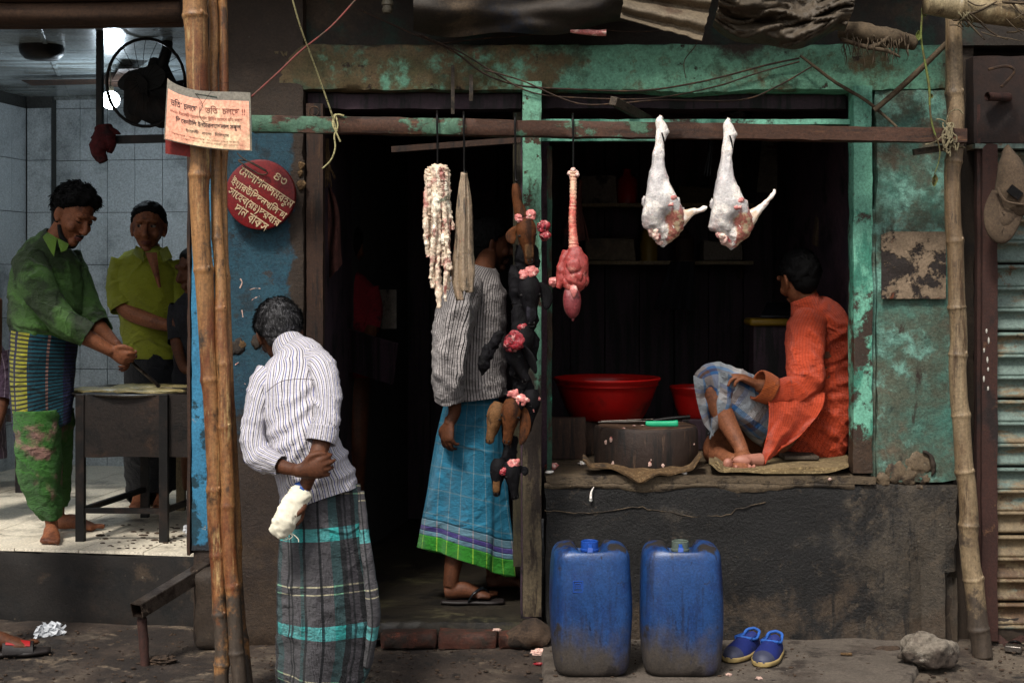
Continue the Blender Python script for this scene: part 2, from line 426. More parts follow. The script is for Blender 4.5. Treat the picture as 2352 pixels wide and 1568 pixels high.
M['wood_turq'] = mk('chipped_turquoise_wood', TURQ, [
    (hx('#4d6b50', .55), 9, .5, .62, {'st': (1, 1, .3)}),
    (hx('#4a3423', .6), 14, .56, .62, {'det': 9, 'h': -.4}),
    (hx('#2a1e15', .8), 5, .62, .74, {'g': [('z', 1.45, .9, .4)], 'st': (1, 1, .4), 'h': -.3}),
    (hx('#6d5f48', .6), 6, .64, .76, {'g': [('z', 1.1, .5, .22)], 'st': (2, 2, .4), 'seed': 61})], rough=.65, bs=.8)
M['frame_turq'] = mk('turquoise_frame', hx('#74b79d', .76), [
    (hx('#3b7f6a', .75), 7, .48, .6, {'st': (1, 1, .4)}),
    (hx('#33251b', .9), 11, .54, .64, {'det': 9, 'h': -.4, 'g': [('z', 1.9, 1.2, .07)]}),
    (hx('#3a2a1d', .9), 4, .62, .72, {'g': [('z', .95, .75, .45)]})], rough=.6, bs=.8)
M['olive_wood'] = mk('olive_wood', hx('#3c3520', .7), [(hx('#1f1a10'), 8, .5, .6, {'st': (3, 3, .4)}), (hx('#3f6650', .6), 14, .6, .66, {'st': (1, 1, .5)})], bs=.7)
M['green_pole'] = mk('green_pole', hx('#274a38', .8), [(hx('#3c2b1a', .7), 9, .47, .56, {'st': (1, 1, .5)}), (hx('#3b9c78', .7), 14, .63, .67, {})], bs=.6)
M['brown_wood'] = mk('brown_wood', hx('#3a2416', .75), [(hx('#1a100a'), 7, .48, .62, {'st': (5, 5, .5)}), (hx('#5c4029', .7), 12, .58, .7, {'st': (6, 6, .4)})], bs=.7)
M['beam'] = mk('hanging_beam_wood', hx('#4b2f20', .75), [
    (hx('#2b1a11'), 8, .5, .62, {'st': (.25, 3, 3)}),
    (hx('#6e4a30', .7), 12, .58, .68, {'st': (.2, 3, 3), 'seed': 12}),
    (hx('#547a62', .65), 6, .54, .6, {'g': [('x', -.5, -.85, .1), ('x', .35, .75, -.14)], 'st': (.8, 1, 1.2), 'h': .4, 'det': 9}),
    (hx('#6a9a84', .7), 9, .66, .69, {'g': [('x', .0, .2, .05), ('x', .5, .65, -.14)], 'h': .4, 'det': 9, 'seed': 31}),
    (hx('#6a2415', .8), 5, .66, .71, {'seed': 71})], bs=.8, bd=.005)
M['grey_wood'] = mk('grey_wood', hx('#4b4034', .7), [(hx('#1f1a15'), 8, .5, .62, {'st': (4, 1, 4)})], bs=.8)
M['pale_wood'] = mk('pale_wood', hx('#8b7a5c', .6), [(hx('#4a3d2c'), 9, .56, .68, {'st': (3, 3, .5)})], bs=.6)
M['rust'] = mk('rusty_steel', hx('#3a2019', .8), [(hx('#1c1210'), 6, .5, .62, {'st': (1, 1, .4)}), (hx('#6b4a33', .6), 16, .6, .68, {'h': .3}), (hx('#c9c2b0', .8), 9, .745, .76, {'st': (3, 1, .6)})], rough=.8, bs=.8)
M['rust_panel'] = mk('rust_panel', hx('#38241c', .5), [(hx('#1d1412'), 3, .46, .6, {}), (hx('#4c382c', .7), 8, .58, .7, {})], rough=.8)
M['shutter'] = mk('shutter_paint', hx('#71857c', .6), [(hx('#7b6a50', .75), 5, .47, .6, {'st': (.6, 1, 2.5), 'g': [('z', .9, .3, .16)]}), (hx('#5b4530', .8), 9, .6, .68, {'seed': 4, 'g': [('z', .9, .2, .12)]}), (hx('#2a1e16'), 12, .66, .72, {})], rough=.6, bs=.6)
M['tile'] = mk('glazed_wall_tile', hx('#c6cdd0', .8), [(hx('#8d9598', .6), 1.4, .45, .65, {}), (hx('#a59c86', .6), 4, .64, .76, {'op': .5})], rough=.28, bs=.15, bsc=12, spec=.5, var=.12)
M['grout'] = mk('grout', hx('#3c3c3a'), rough=.9)
M['ceil'] = mk('ceiling_panel_plastic', hx('#aab4b6', .75), [(hx('#6c6a60', .6), 2, .48, .66, {'st': (.4, 2, 1)}), (hx('#4b4236', .6), 5, .62, .72, {})], rough=.22, bs=.2, bsc=9, spec=.6)
M['floor_tile'] = mk('floor_tile_glaze', hx('#dcd2be', .9), [(hx('#7d7466', .6), 3, .5, .7, {}), (hx('#3a3129'), 11, .66, .72, {'det': 8}), (hx('#15110e'), 26, .70, .74, {})], rough=.4, bs=.3, var=.15)
M['black_metal'] = mk('sooty_metal', hx('#12100f'), [(hx('#2c211b'), 6, .5, .68, {})], rough=.5, metal=.3)
M['stove'] = mk('sooty_stove_sheet', hx('#221b17'), [(hx('#4a3527', .7), 4, .52, .7, {'st': (1, 1, 1)}), (hx('#74604a', .6), 9, .66, .76, {}), (hx('#0d0b0a'), 6, .5, .66, {'seed': 6})], rough=.55, metal=.3, bs=.6)
M['steel'] = mk('worn_steel', hx('#77706a'), [(hx('#2c2723'), 7, .52, .66, {}), (hx('#57483a'), 10, .6, .7, {})], rough=.35, metal=.9, bs=.3)
M['iron'] = mk('black_iron', hx('#0d0b0b'), [(hx('#2b1c15'), 30, .6, .7, {})], rough=.45, metal=.6, co='O')
M['wire'] = mk('old_wire', hx('#2c1e15'), [(hx('#523a26', .7), 30, .5, .6, {})], rough=.8, co='O')
M['twine'] = mk('pale_twine', hx('#b5ac7c', .8), [(hx('#4f4a2c'), 170, .52, .6, {})], rough=.8, co='O', bs=1.)
M['pink_cord'] = mk('pink_cord', hx('#7d3f38', .8), [(hx('#5c4a3c', .7), 20, .5, .6, {})], rough=.8, co='O')
M['rope'] = mk('straw_rope', hx('#8a7f62', .7), [(hx('#4b4331', .8), 50, .5, .62, {})], rough=.9, co='O')
def bamboo(name, a, b, c_):
    return mk(name, a, [(b, 2.2, .44, .62, {'st': (2, 2, .8), 'det': 8}), (c_, 6, .58, .7, {'st': (3, 3, .5), 'det': 8}), (hx('#3a2411', .8), 5, .54, .66, {'st': (4, 4, .5), 'det': 9, 'op': .8}), (hx('#33200f', .8), 8, .58, .7, {'det': 9}), (hx('#2e2117'), 25, .64, .7, {'st': (2, 2, .5)}), (c_, 30, .55, .66, {'st': (5, 5, .12), 'op': .5}), (hx('#453a30', .8), 4, .6, .7, {'g': [('z', .8, .0, .22)], 'seed': 5}), (hx('#1e140d'), 7, .57, .66, {'st': (1.5, 1.5, .8), 'det': 9, 'seed': 15, 'op': .75}), (hx('#21160e'), 40, .60, .66, {'st': (3, 3, .3), 'seed': 25, 'op': .6})], rough=.42, rough2=.65, bs=.5, bsc=30, co='W', spec=.5, st=(3, 3, .4))
M['bamboo_warm'] = bamboo('warm_bamboo', hx('#a87848', .68), hx('#6e3a1b', .8), hx('#c8a872', .75))
M['bamboo_grey'] = bamboo('grey_bamboo', hx('#8f7a5d', .78), hx('#6b553c', .8), hx('#a08e6e', .8))
M['bamboo_top'] = bamboo('pale_bamboo', hx('#9c8a68', .7), hx('#6f5a3c', .8), hx('#b0a07c', .75))
M['tarp'] = mk('dusty_tarpaulin', hx('#4f4436', .8), [(hx('#17202c', .9), 2.4, .54, .64, {}), (hx('#7b6a53', .75), 3.4, .5, .66, {'seed': 9}), (hx('#241c16'), 5, .58, .7, {})], rough=.65, bs=.7, bsc=30)
M['tarp_dark'] = mk('dark_tarpaulin', hx('#2c251e'), [(hx('#161c28'), 2.4, .5, .62, {}), (hx('#5c4c3a', .8), 3, .50, .68, {'seed': 9})], rough=.7, bs=.7)
M['tin'] = mk('dusty_corrugated_tin', hx('#7a6c58', .7), [(hx('#4b3a2c', .9), 4, .5, .66, {}), (hx('#2b1c18'), 7, .6, .7, {})], rough=.7, metal=.2, bs=.5)
M['awning'] = mk('brown_awning_cloth', hx('#4a3424', .75), [(hx('#2a1d14'), 2.4, .46, .64, {'st': (.4, 1, 4)}), (hx('#6b4c33', .8), 5, .6, .72, {'st': (.3, 1, 5)})], rough=.85, bs=.5)
M['twig'] = mk('dry_twigs', hx('#584a38', .7), [(hx('#37291b'), 20, .5, .62, {})], rough=.9, co='W')
M['vine'] = mk('green_vine', hx('#6f7a38', .7), [(hx('#4a3d24'), 12, .48, .6, {})], rough=.7)
M['skin'] = mk('brown_skin', hx('#7c4b31', .95), [(hx('#4a2719', .9), 9, .5, .7, {}), (hx('#7f4e33', .8), 22, .58, .72, {})], rough=.62, spec=.3, co='O', bs=.5, bsc=70, bd=.003, var=.25, vsc=9, grit=True)
M['skin_dark'] = mk('dark_brown_skin', hx('#58331f', .85), [(hx('#3c2114'), 9, .5, .7, {})], rough=.62, spec=.3, co='O', bs=.5, bsc=70, bd=.003, var=.25, vsc=9, grit=True)
M['sole'] = mk('pink_sole_skin', hx('#a8705e', .8), [(hx('#7b4a3a', .9), 20, .5, .7, {})], rough=.55, co='O', bs=.4, bsc=90, bd=.002, var=.15)
M['hair'] = mk('black_hair', hx('#0a090a'), rough=.8, co='O', bs=1., bsc=150, bd=.006, spec=.15, vsc=30)
M['grey_hair'] = mk('grey_hair', hx('#262527'), [(hx('#6c6b6e', .8), 150, .50, .62, {'st': (1, 1, .5)}), (hx('#0c0b0d'), 60, .5, .62, {'seed': 8})], rough=.7, co='O', bs=1., bsc=190, bd=.005, vsc=20)
M['eye'] = mk('eye_white', hx('#b0a79c', .7), rough=.2, co='O')
M['brow'] = mk('eyebrow_hair', hx('#0c0908'), rough=.8, co='O')
M['lips'] = mk('lips', hx('#6a3530', .8), rough=.5, co='O')
def meatmat(name, base, layers, rough=.3, sss=.1):
    return mk(name, base, layers, rough=rough, co='O', grit=True, bs=.9, bsc=45, bd=.006, var=.2, spec=.6, sss=sss)
M['fat_plain'] = mk('pale_flesh', hx('#f0e6dc'), [(hx('#b3716c'), 26, .58, .70, {'seed': 67, 'op': .7}), (hx('#cdb49c'), 14, .5, .66, {'seed': 68})], rough=.3, co='O', bs=.6, bsc=30, bd=.005, var=.1, sss=.1, spec=.6)
M['fat'] = meatmat('white_fat_membrane', hx('#ebe3da'), [(hx('#8d8a90', .9), 11, .52, .66, {'seed': 66, 'op': .6, 'det': 8, 'g': [('z', -.10, -.26, .12), ('x', .03, -.02, .06)]}), (hx('#b89f80', .95), 14, .84, 1.0, {'seed': 88, 'det': 8, 'g': [('x', .0, .035, .30), ('z', -.32, -.37, .25)]}), (hx('#9a4644'), 34, .98, 1.06, {'seed': 89, 'op': .8, 'g': [('x', -.01, .03, .30), ('z', -.30, -.36, .25)]}), (hx('#b3716c'), 30, .62, .70, {'seed': 67, 'op': .6}), (hx('#b99a92'), 9, .56, .70, {'st': (1, 1, .5), 'op': .7}), (hx('#8f8a90'), 7, .58, .72, {'seed': 12, 'op': .6, 'st': (1, 1, .35)}), (hx('#c98f88'), 16, .64, .74, {'seed': 5})])
M['leg_cut'] = meatmat('ragged_pink_cut', hx('#d9b3a6'), [(hx('#a8454a'), 26, .54, .64, {'h': -.4}), (hx('#f0e4cf'), 18, .56, .66, {'seed': 8}), (hx('#6e1f26'), 30, .66, .72, {})])
M['red_meat'] = meatmat('red_meat', hx('#8e1d28'), [(hx('#e0a09a'), 48, .55, .64, {'h': .3}), (hx('#3c0a10'), 50, .52, .62, {'seed': 6, 'h': -.4}), (hx('#e4c4b8'), 60, .62, .68, {'seed': 3})])
M['pink_meat'] = meatmat('pink_meat', hx('#c4716c'), [(hx('#e8c2b4'), 40, .50, .64, {}), (hx('#7e2028'), 60, .58, .7, {'h': -.3})])
M['lung'] = meatmat('lung_flesh', hx('#a8443f', .85), [(hx('#cf8679'), 24, .54, .68, {}), (hx('#6c1a1f'), 34, .58, .7, {'seed': 5})], .3)
M['windpipe'] = meatmat('windpipe', hx('#cf6a5c'), [(hx('#e9b79a'), 9, .56, .66, {'g': [('z', -.2, .0, .25)]}), (hx('#a53a38'), 30, .56, .64, {'st': (.2, .2, 3)})])
M['heart'] = meatmat('heart_flesh', hx('#7c3236', .9), [(hx('#9d5a5a'), 12, .5, .68, {}), (hx('#4e1a20'), 22, .6, .7, {})], .25)
M['tripe'] = meatmat('frilled_intestine', hx('#d6c0a8'), [(hx('#8c5248'), 26, .54, .66, {'h': -.4, 'st': (1, 1, .35)}), (hx('#f4ead4'), 34, .50, .64, {'seed': 5, 'h': .3, 'st': (1, 1, .5)}), (hx('#5d6350'), 10, .62, .72, {'seed': 15}), (hx('#a86a62'), 12, .54, .66, {'seed': 25})], .4)
M['gut'] = meatmat('grey_brown_gut', hx('#8d7a64'), [(hx('#c79a80'), 8, .54, .66, {'st': (2, 2, .5)}), (hx('#4c4236'), 14, .52, .64, {'st': (4, 4, .5), 'seed': 7}), (hx('#a04c40'), 12, .66, .72, {'seed': 17})], .35)
def fur(name, a, b):
    # short coat
    return mk(name, a, [(b, 26, .48, .62, {'st': (1, 1, .4)})], rough=.7, spec=.15, grit=True, co='O', bs=1., bsc=220, bd=.004, var=.35, vsc=12)
M['fur_brown'] = fur('brown_fur', hx('#5c3419', .75), hx('#2a170c'))
M['fur_tan'] = fur('tan_fur', hx('#745233', .75), hx('#43301f'))
M['fur_black'] = fur('black_fur', hx('#100e12', .7), hx('#050405'))
M['muzzle_grey'] = fur('grey_muzzle', hx('#302e36', .7), hx('#121114'))
M['horn'] = mk('horn', hx('#a39a86', .7), rough=.5, co='O')
M['jerry'] = mk('blue_drum_plastic', hx('#285290', .52), [
    (hx('#4a4238', .7), 4.5, .60, .78, {'st': (1, 1, .6), 'det': 9, 'seed': 93, 'op': .55, 'r': .8}),
    (hx('#1b2b4c', .9), 9, .50, .66, {'st': (3, 3, .35), 'det': 8, 'seed': 63}),
    (hx('#26231f', .9), 3.2, .58, .80, {'g': [('z', .30, .0, .30)], 'seed': 73, 'det': 9, 'op': .8}),
    (hx('#12265a', .8), 5, .5, .68, {'st': (1, 1, .5)}),
    (hx('#3b332c', .8), 6, .60, .98, {'g': [('z', .34, .0, .46)], 'det': 9, 'h': .1, 'r': .8, 'rg': .72, 'st': (1, 1, .6)}),
    (hx('#1b1410'), 7, .60, .68, {'g': [('z', .44, .48, .16)], 'r': .8, 'seed': 4}),
    (hx('#0c1430'), 16, .62, .68, {'st': (1, 1, .35), 'seed': 9}),
    (hx('#b7b0a4', .7), 60, .735, .75, {})], rough=.36, bs=.5, bsc=25, co='OR', spec=.5, var=.3, grit=True)
M['jerry_cap'] = mk('blue_cap_plastic', hx('#1f4aa0', .9), rough=.35, co='O')
M['grey_neck'] = mk('grey_neck_plastic', hx('#6d7a70', .6), rough=.4, co='O')
M['shoe'] = mk('navy_canvas', hx('#10226a', .75), [(hx('#3c4b78', .6), 30, .58, .7, {})], rough=.75, co='O', bs=.6, bsc=260, bd=.002)
M['shoe_in'] = mk('light_blue_lining', hx('#2b62b8', .7), rough=.8, co='O')
M['toecap'] = mk('grey_toecap', hx('#3c3f55', .75), [(hx('#8c826f', .7), 20, .58, .7, {})], rough=.6, co='O')
M['shoesole'] = mk('rubber_sole', hx('#a58e5c', .8), [(hx('#5b4a30'), 30, .56, .66, {})], rough=.7, co='O')
M['stone'] = mk('grey_rubble_stone', hx('#83796c', .75), [(hx('#453b33'), 7, .5, .64, {'g': [('z', .10, .02, .3)]}), (hx('#a89f92', .8), 14, .58, .7, {}), (hx('#2b231e'), 30, .62, .7, {'h': -.5})], rough=.9, bs=1., bd=.012, bsc=30)
M['mud'] = mk('caked_mud', hx('#4b3a2c', .7), [(hx('#251b14'), 9, .5, .64, {'h': -.3}), (hx('#6c5844', .7), 14, .6, .7, {})], rough=.9, bs=1., bd=.01)
M['red_plastic'] = mk('red_basin_plastic', hx('#a80f0c', .75), [(hx('#5a0d0b'), 6, .56, .7, {})], rough=.4, co='O', bs=.2, bsc=20)
M['block'] = mk('chopping_block_wood', hx('#31221a', .75), [(hx('#15100d'), 8, .48, .62, {'st': (4, 4, .5)}), (hx('#5c4635', .7), 12, .6, .7, {'st': (5, 5, .4)}), (hx('#cbb09e', .8), 17, .70, .73, {'h': .5, 'st': (1.5, 1.5, .7)})], rough=.7, bs=.9, co='O', bd=.006)
M['block_top'] = mk('chopping_block_top', hx('#5a4434', .8), [(hx('#2a1d17'), 10, .48, .62, {}), (hx('#a88873', .8), 18, .62, .68, {})], rough=.6, bs=.9, co='O')
M['green_handle'] = mk('green_plastic_handle', hx('#1fa273', .85), rough=.45, co='O')
M['burlap'] = mk('burlap_sack', hx('#5b4429', .75), [(hx('#2b2015'), 6, .52, .66, {}), (hx('#7b6243', .7), 60, .52, .6, {})], rough=.95, bs=1., bsc=140, bd=.004)
M['mat_cloth'] = mk('sack_mat', hx('#7b6848', .75), [(hx('#3c3021'), 5, .54, .68, {}), (hx('#9a8560', .8), 60, .52, .6, {})], rough=.95, bs=1., bsc=140, bd=.004)
M['yellow_plastic'] = mk('yellow_scale_plastic', hx('#8a6c14', .7), rough=.5, co='O')
M['scale_top'] = mk('dark_scale_pan', hx('#101418'), [(hx('#3a4248'), 12, .6, .7, {})], rough=.35, co='O')
M['paper_pink'] = mk('pink_printed_paper', hx('#f0a98c', .95), [(hx('#f7d7ae'), 5, .55, .75, {'g': [('x', -1.3, -1.0, .14)]}), (hx('#e08c74'), 4, .6, .8, {'op': .5})], rough=.22, co='W', bs=.25, bsc=14, spec=.7, var=.06)
M['laminate'] = mk('clear_laminate_border', hx('#8a8272', .75), rough=.15, co='W', bs=.2, bsc=14, var=.2, spec=.8)
M['ink'] = mk('dark_print_ink', hx('#3c2c2a'), rough=.4, co='W')
M['ink_pale'] = mk('pale_print_ink', hx('#a55c48', .8), rough=.4, co='W')
M['red_card'] = mk('red_card', hx('#8c1a0c', .7), rough=.6)
M['disc_red'] = mk('red_painted_tin', hx('#8a0e14', .52), [(hx('#4c0b0c'), 7, .58, .7, {}), (hx('#2c1a14'), 10, .62, .7, {'g': [('z', 1.93, 1.99, .15)]})], rough=.4, bs=.3)
M['cream_paint'] = mk('cream_lettering_paint', hx('#c2a884', .9), [(hx('#8c6c50'), 40, .58, .68, {})], rough=.55)
M['white_cloth'] = mk('white_wrapped_cloth', hx('#d9d2bd', .95), [(hx('#a79c80'), 8, .58, .72, {})], rough=.9, co='O', bs=.6, bsc=60)
M['white_plastic'] = mk('white_crumpled_plastic', hx('#c9ccd0'), [(hx('#8a8d94'), 14, .55, .65, {})], rough=.4, co='O')
M['blue_plastic'] = mk('blue_crumpled_plastic', hx('#24509c', .8), rough=.4, co='O')
M['litter'] = mk('pale_scraps', hx('#c9a89a', .8), [(hx('#8f4640'), 30, .55, .66, {})], rough=.7, co='O')
M['red_rag'] = mk('dark_red_rag', hx('#4a0c0e', .8), [(hx('#25080a'), 8, .5, .66, {})], rough=.9, bs=.8)
M['cap_cloth'] = mk('dusty_brown_cap_cloth', hx('#584838', .7), [(hx('#3b2e22'), 8, .52, .68, {})], rough=.95, bs=.8, bsc=120, bd=.003)
M['poster_rust'] = mk('peeled_poster_plate', hx('#231a16', .9), [(hx('#8a7660', .75), 5.5, .52, .56, {'det': 9, 'h': .6, 'g': [('z', 1.48, 1.66, .10)]}), (hx('#6e3a20', .8), 9, .60, .66, {'seed': 31, 'det': 8}), (hx('#e0ddd0'), 13, .76, .77, {'seed': 9})], rough=.75, bs=1., bd=.006)
M['calendar'] = mk('grey_calendar_paper', hx('#6f665c', .8), [(hx('#241f1e'), 6, .5, .62, {})], rough=.8)
M['cal_red'] = mk('calendar_red_print', hx('#4a1a22'), rough=.8)
M['cloth_dull'] = mk('dull_hanging_cloth', hx('#6a4038', .7), [(hx('#1c1214'), 5, .5, .64, {}), (hx('#5a4436', .6), 8, .6, .7, {})], rough=.95, bs=.8)
M['dark_red_cloth'] = mk('dark_red_shirt_cloth', hx('#7a1420', .9), [(hx('#200810'), 5, .5, .64, {})], rough=.95)
M['dark_cloth'] = mk('dark_cloth', hx('#131318'), [(hx('#202026'), 6, .52, .66, {})], rough=.95)
M['black_plastic'] = mk('black_polythene', hx('#14161a'), rough=.22, co='O', bs=1., bsc=20, bd=.02)
M['orange'] = None
n = NB('bulb_glow'); n.b.inputs['Emission Color'].default_value = (.8, .93, 1, 1); n.b.inputs['Emission Strength'].default_value = 9; M['bulb'] = n.done((.9, .9, .9, 1))
M['dough'] = mk('oily_flatbread', hx('#cbb880', .9), [(hx('#8b6c3c'), 10, .6, .7, {}), (hx('#d4c48c'), 8, .56, .7, {'seed': 4})], rough=.35, bs=.7, bsc=30)
M['bulbsock'] = mk('porcelain_holder', hx('#6b6352', .7), [(hx('#3a3328'), 20, .55, .66, {})], rough=.5)
M['flip'] = mk('dark_rubber_sandal', hx('#17100f'), rough=.6, co='O')
M['strap'] = mk('glossy_strap', hx('#0f1418'), rough=.25, co='O')
M['slip_red'] = mk('red_sandal_band', hx('#a01a1e', .8), rough=.5, co='O')
M['print_white'] = mk('white_print', hx('#b8b4aa', .8), rough=.6, co='O')

def cloth(name, ustops=None, pu=.1, vstops=None, pv=.1, base=(.1, .1, .1, 1), mixf=.5, mode='MIX', bs=.5, dirt=None, weave=500, rough=.9, du=0., dv=0.):
    "woven cloth: constant-ramp stripes across u (period pu metres) and v (period pv metres)"
    n = NB(name); uv = n.sep(n.co('UV')); c = n.co('O')
    def fr(x, p, d):
        a = n.math('ADD', n.math('DIVIDE', x, p), n.math('MULTIPLY', n.noise(c, 7, 2), d)); return n.math('FRACT', n.math('ADD', a, 50.))
    col = base
    if ustops: col = n.ramp(fr(uv[0], pu, du), ustops, True)
    if vstops:
        cv = n.ramp(fr(uv[1], pv, dv), vstops, True)
        if ustops and mixf is not None: col = n.mix(mixf, col, cv, mode)
        else: col = cv
    k = n.rng(n.noise(c, 5, 4), .3, .7, .82, 1.15, False)
    col = n.mix(1., col, k, 'MULTIPLY')
    if dirt: col = n.mix(n.rng(n.noise(c, dirt[1], 5, seed=4), dirt[2], dirt[3]), col, dirt[0])
    w1 = n.node('ShaderNodeTexWave', wave_type='BANDS', bands_direction='X'); n.link(n.co('UV'), w1.inputs[0]); w1.inputs['Scale'].default_value = weave / 6.283
    h = n.math('ADD', n.math('MULTIPLY', w1.outputs['Fac'], .15), n.math('ADD', n.math('MULTIPLY', n.noise(c, 22, 5, .6), 1.), n.math('MULTIPLY', n.noise(c, 60, 4, .6, st=(1, 1, 2.5), seed=3), .4)))
    def cre(sc, wd, seed, st):
        q = n.noise(c, sc, 2, .5, seed=seed, dist=.6, st=st)
        return n.rng(n.math('ABSOLUTE', n.math('SUBTRACT', q, .5)), 0, wd, 1, 0)
    h = n.math('ADD', h, n.math('MULTIPLY', cre(4.5, .10, 11, (1, 1, 1.2)), .55))
    h = n.math('ADD', h, n.math('MULTIPLY', cre(11, .08, 17, (1.3, 1, .8)), .16))
    n.bump(h, min(1., bs * 1.7), .022)
    n.b.inputs['Sheen Weight'].default_value = .1
    return n.done(col, rough, 0, .2)
WHT = hx('#c4bfc2', .95); INK = hx('#23222c'); BLU = hx('#3a4a92', .9)
M['shirt_stripe'] = cloth('white_shirt_with_fine_stripes', [(0, WHT), (.20, INK), (.34, WHT), (.62, BLU), (.74, WHT)], .0150, bs=.28)
M['shirt_grey'] = cloth('grey_shirt_with_fine_stripes', [(0, hx('#b8b0ae', .85)), (.34, hx('#1b191c')), (.60, hx('#b8b0ae', .85))], .010, bs=.45)
G1, TQ, CR = hx('#5b585c', .7), hx('#5cb4b4', .85), hx('#c4bc9c', .9)
W1 = (1, 1, 1, 1); W2 = (.40, .95, .92, 1); W3 = (.12, .14, .16, 1); W4 = (.62, .6, .64, 1)
M['lungi_plaid'] = cloth('grey_and_turquoise_plaid', 
    [(0, W1), (.10, W3), (.125, W1), (.22, W2), (.32, W3), (.38, W4), (.41, W3), (.43, W4), (.49, W3), (.55, W2), (.64, W1), (.74, W3), (.765, W1), (.785, W3), (.81, W1), (.90, W2), (.94, W3), (.965, W1)], .30,
    [(0, G1), (.03, CR), (.045, G1), (.11, CR), (.125, G1), (.42, TQ), (.56, G1)], .33, mixf=1., mode='MULTIPLY', bs=.55, dv=.03)
BB = hx('#2584a8', .88); BL = hx('#8fb0b8', .7)
M['lungi_blue'] = cloth('blue_checked_cloth', [(0, BB), (.46, BL), (.54, BB)], .085, [(0, BB), (.46, BL), (.52, BB)], .10, mixf=.4, bs=.5)
M['hem_green'] = cloth('green_hem_cloth', [(0, hx('#2f8a24', .85)), (.46, hx('#8fc23c', .85)), (.54, hx('#2f8a24', .85))], .085, bs=.4)
M['hem_band'] = cloth('purple_and_grey_hem_cloth', [(0, hx('#6d98ac', .7)), (.46, hx('#b0a8b0', .7)), (.54, hx('#6d98ac', .7))], .085, bs=.4)
M['hem_purple'] = cloth('purple_stripe_cloth', [(0, hx('#4a3f86', .8)), (.46, hx('#8c84a8', .7)), (.54, hx('#4a3f86', .8))], .085, bs=.4)
OR, OR2 = hx('#e0552f', .82), hx('#d24c2a', .8)
M['orange'] = cloth('orange_pinstripe_kurta', [(0, OR), (.6, OR2)], .012, bs=.5)
M['orange_in'] = cloth('orange_cuff', [(0, hx('#d06a30', .78)), (.5, hx('#bc5a28', .78))], .009, bs=.5)
M['plaid_blue'] = cloth('blue_white_brown_check', [(0, hx('#b7b4b4', .85)), (.35, hx('#3f7cba', .8)), (.5, hx('#6a4c44', .8)), (.65, hx('#3f7cba', .8)), (.78, hx('#b7b4b4', .85))], .12,
    [(0, hx('#8fa4b4', .8)), (.4, hx('#2c5c98', .8)), (.55, hx('#6a4c44', .8)), (.75, hx('#b7b4b4', .85))], .13, mixf=.5, bs=.5)
M['green_shirt'] = cloth('dark_green_shirt_cloth', base=hx('#55803a', .72), bs=.6, dirt=(hx('#2c421c', .8), 4, .48, .56))
M['collar_green'] = cloth('bright_green_collar', base=hx('#6f9a22', .7), bs=.4)
M['yellow_shirt'] = cloth('yellow_green_shirt_cloth', base=hx('#99a026', .85), bs=.6)
NV = hx('#1f2450', .8); YL = hx('#a8a52c', .8); TE = hx('#0f4a58', .85)
M['lungi_yellow'] = cloth('navy_lungi_with_yellow_bands', [(0, NV), (.06, TE), (.16, hx('#8a8878', .7)), (.30, hx('#6a1420', .8)), (.40, hx('#5e4438', .8)), (.5, NV), (.58, YL), (.64, NV), (.66, YL), (.72, TE), (.80, hx('#a07a70', .7)), (.81, TE), (.88, NV)], .92,
    [(0, hx('#ffffff')), (.6, hx('#3c3c54'))], .018, mixf=1., mode='MULTIPLY', bs=.5)
M['green_pants'] = cloth('green_dyed_trousers', base=hx('#3f7a2c', .75), bs=.9, dirt=(hx('#9a7468', .8), 4.2, .50, .58))
M['plaid_purple'] = cloth('purple_check_shirt', [(0, hx('#3c2c3c')), (.6, hx('#9a8a98', .7)), (.7, hx('#3c2c3c'))], .03, bs=.4)
M['trouser_dark'] = cloth('dark_trousers', base=hx('#0f1118'), bs=.5)
# ------------------------------------------------------------ ground and pavement
def X(u, y=0.): return (u - CX) / FPX * (y + CAMD)
def Z(v, y=0.): return CAMZ - (v - HV) / FPX * (y + CAMD)
mb = MB()
def gfn(a, b):
    x = -4 + 8 * a; y = -3.2 + 4.6 * b
    p = Vector((x, y, 0)); h = fb(p, 1.3, 5) * .012 + fb(p, 7, 2) * .005 + fb(p, 25, 8, 2) * .0025
    return (x, y, h - .004)
mb.sheet(gfn, 330, 200)
tag(obj('ground', mb, M['ground']), kind='structure')
mb = MB(); mb.sheet(lambda a, b: (-60 + 120 * a, -60 + 120 * b, -.06), 4, 4)
tag(obj('road', mb, M['ground']), kind='structure')
# cement pavement strip at the right with a broken edge
mb = MB()
edge = [(2050 - 10 * math.sin(i * 1.7), 0) for i in range(3)]
def pfn(a, b):
    x0, x1 = X(1240), X(2085)
    x = x0 + (x1 - x0) * a
    lim = -.80 - .12 * fb((x * 1.5, 3, 0), 1, 3) + (0.16 * max(0, (a - .86) / .14) ** .7)
    if a > .86: lim = max(lim, -.80 + .5 * (a - .86) / .14 + .06 * nz((x * 9, 0, 0)))
    y = lim + (.05 - lim) * b
    if a > .6: x += (.05 * nz((3, y * 7, 1)) + .02 * nz((5, y * 25, 1)) + .05 * y) * (a - .6) / .4
    return (x, y, .022 + fb((x, y, 0), 4, 9) * .008 - (.03 if b == 0 or a in (0, 1) else 0))
mb.sheet(pfn, 120, 40, .03)
tag(obj('pavement', mb, M['pavement']), kind='structure')

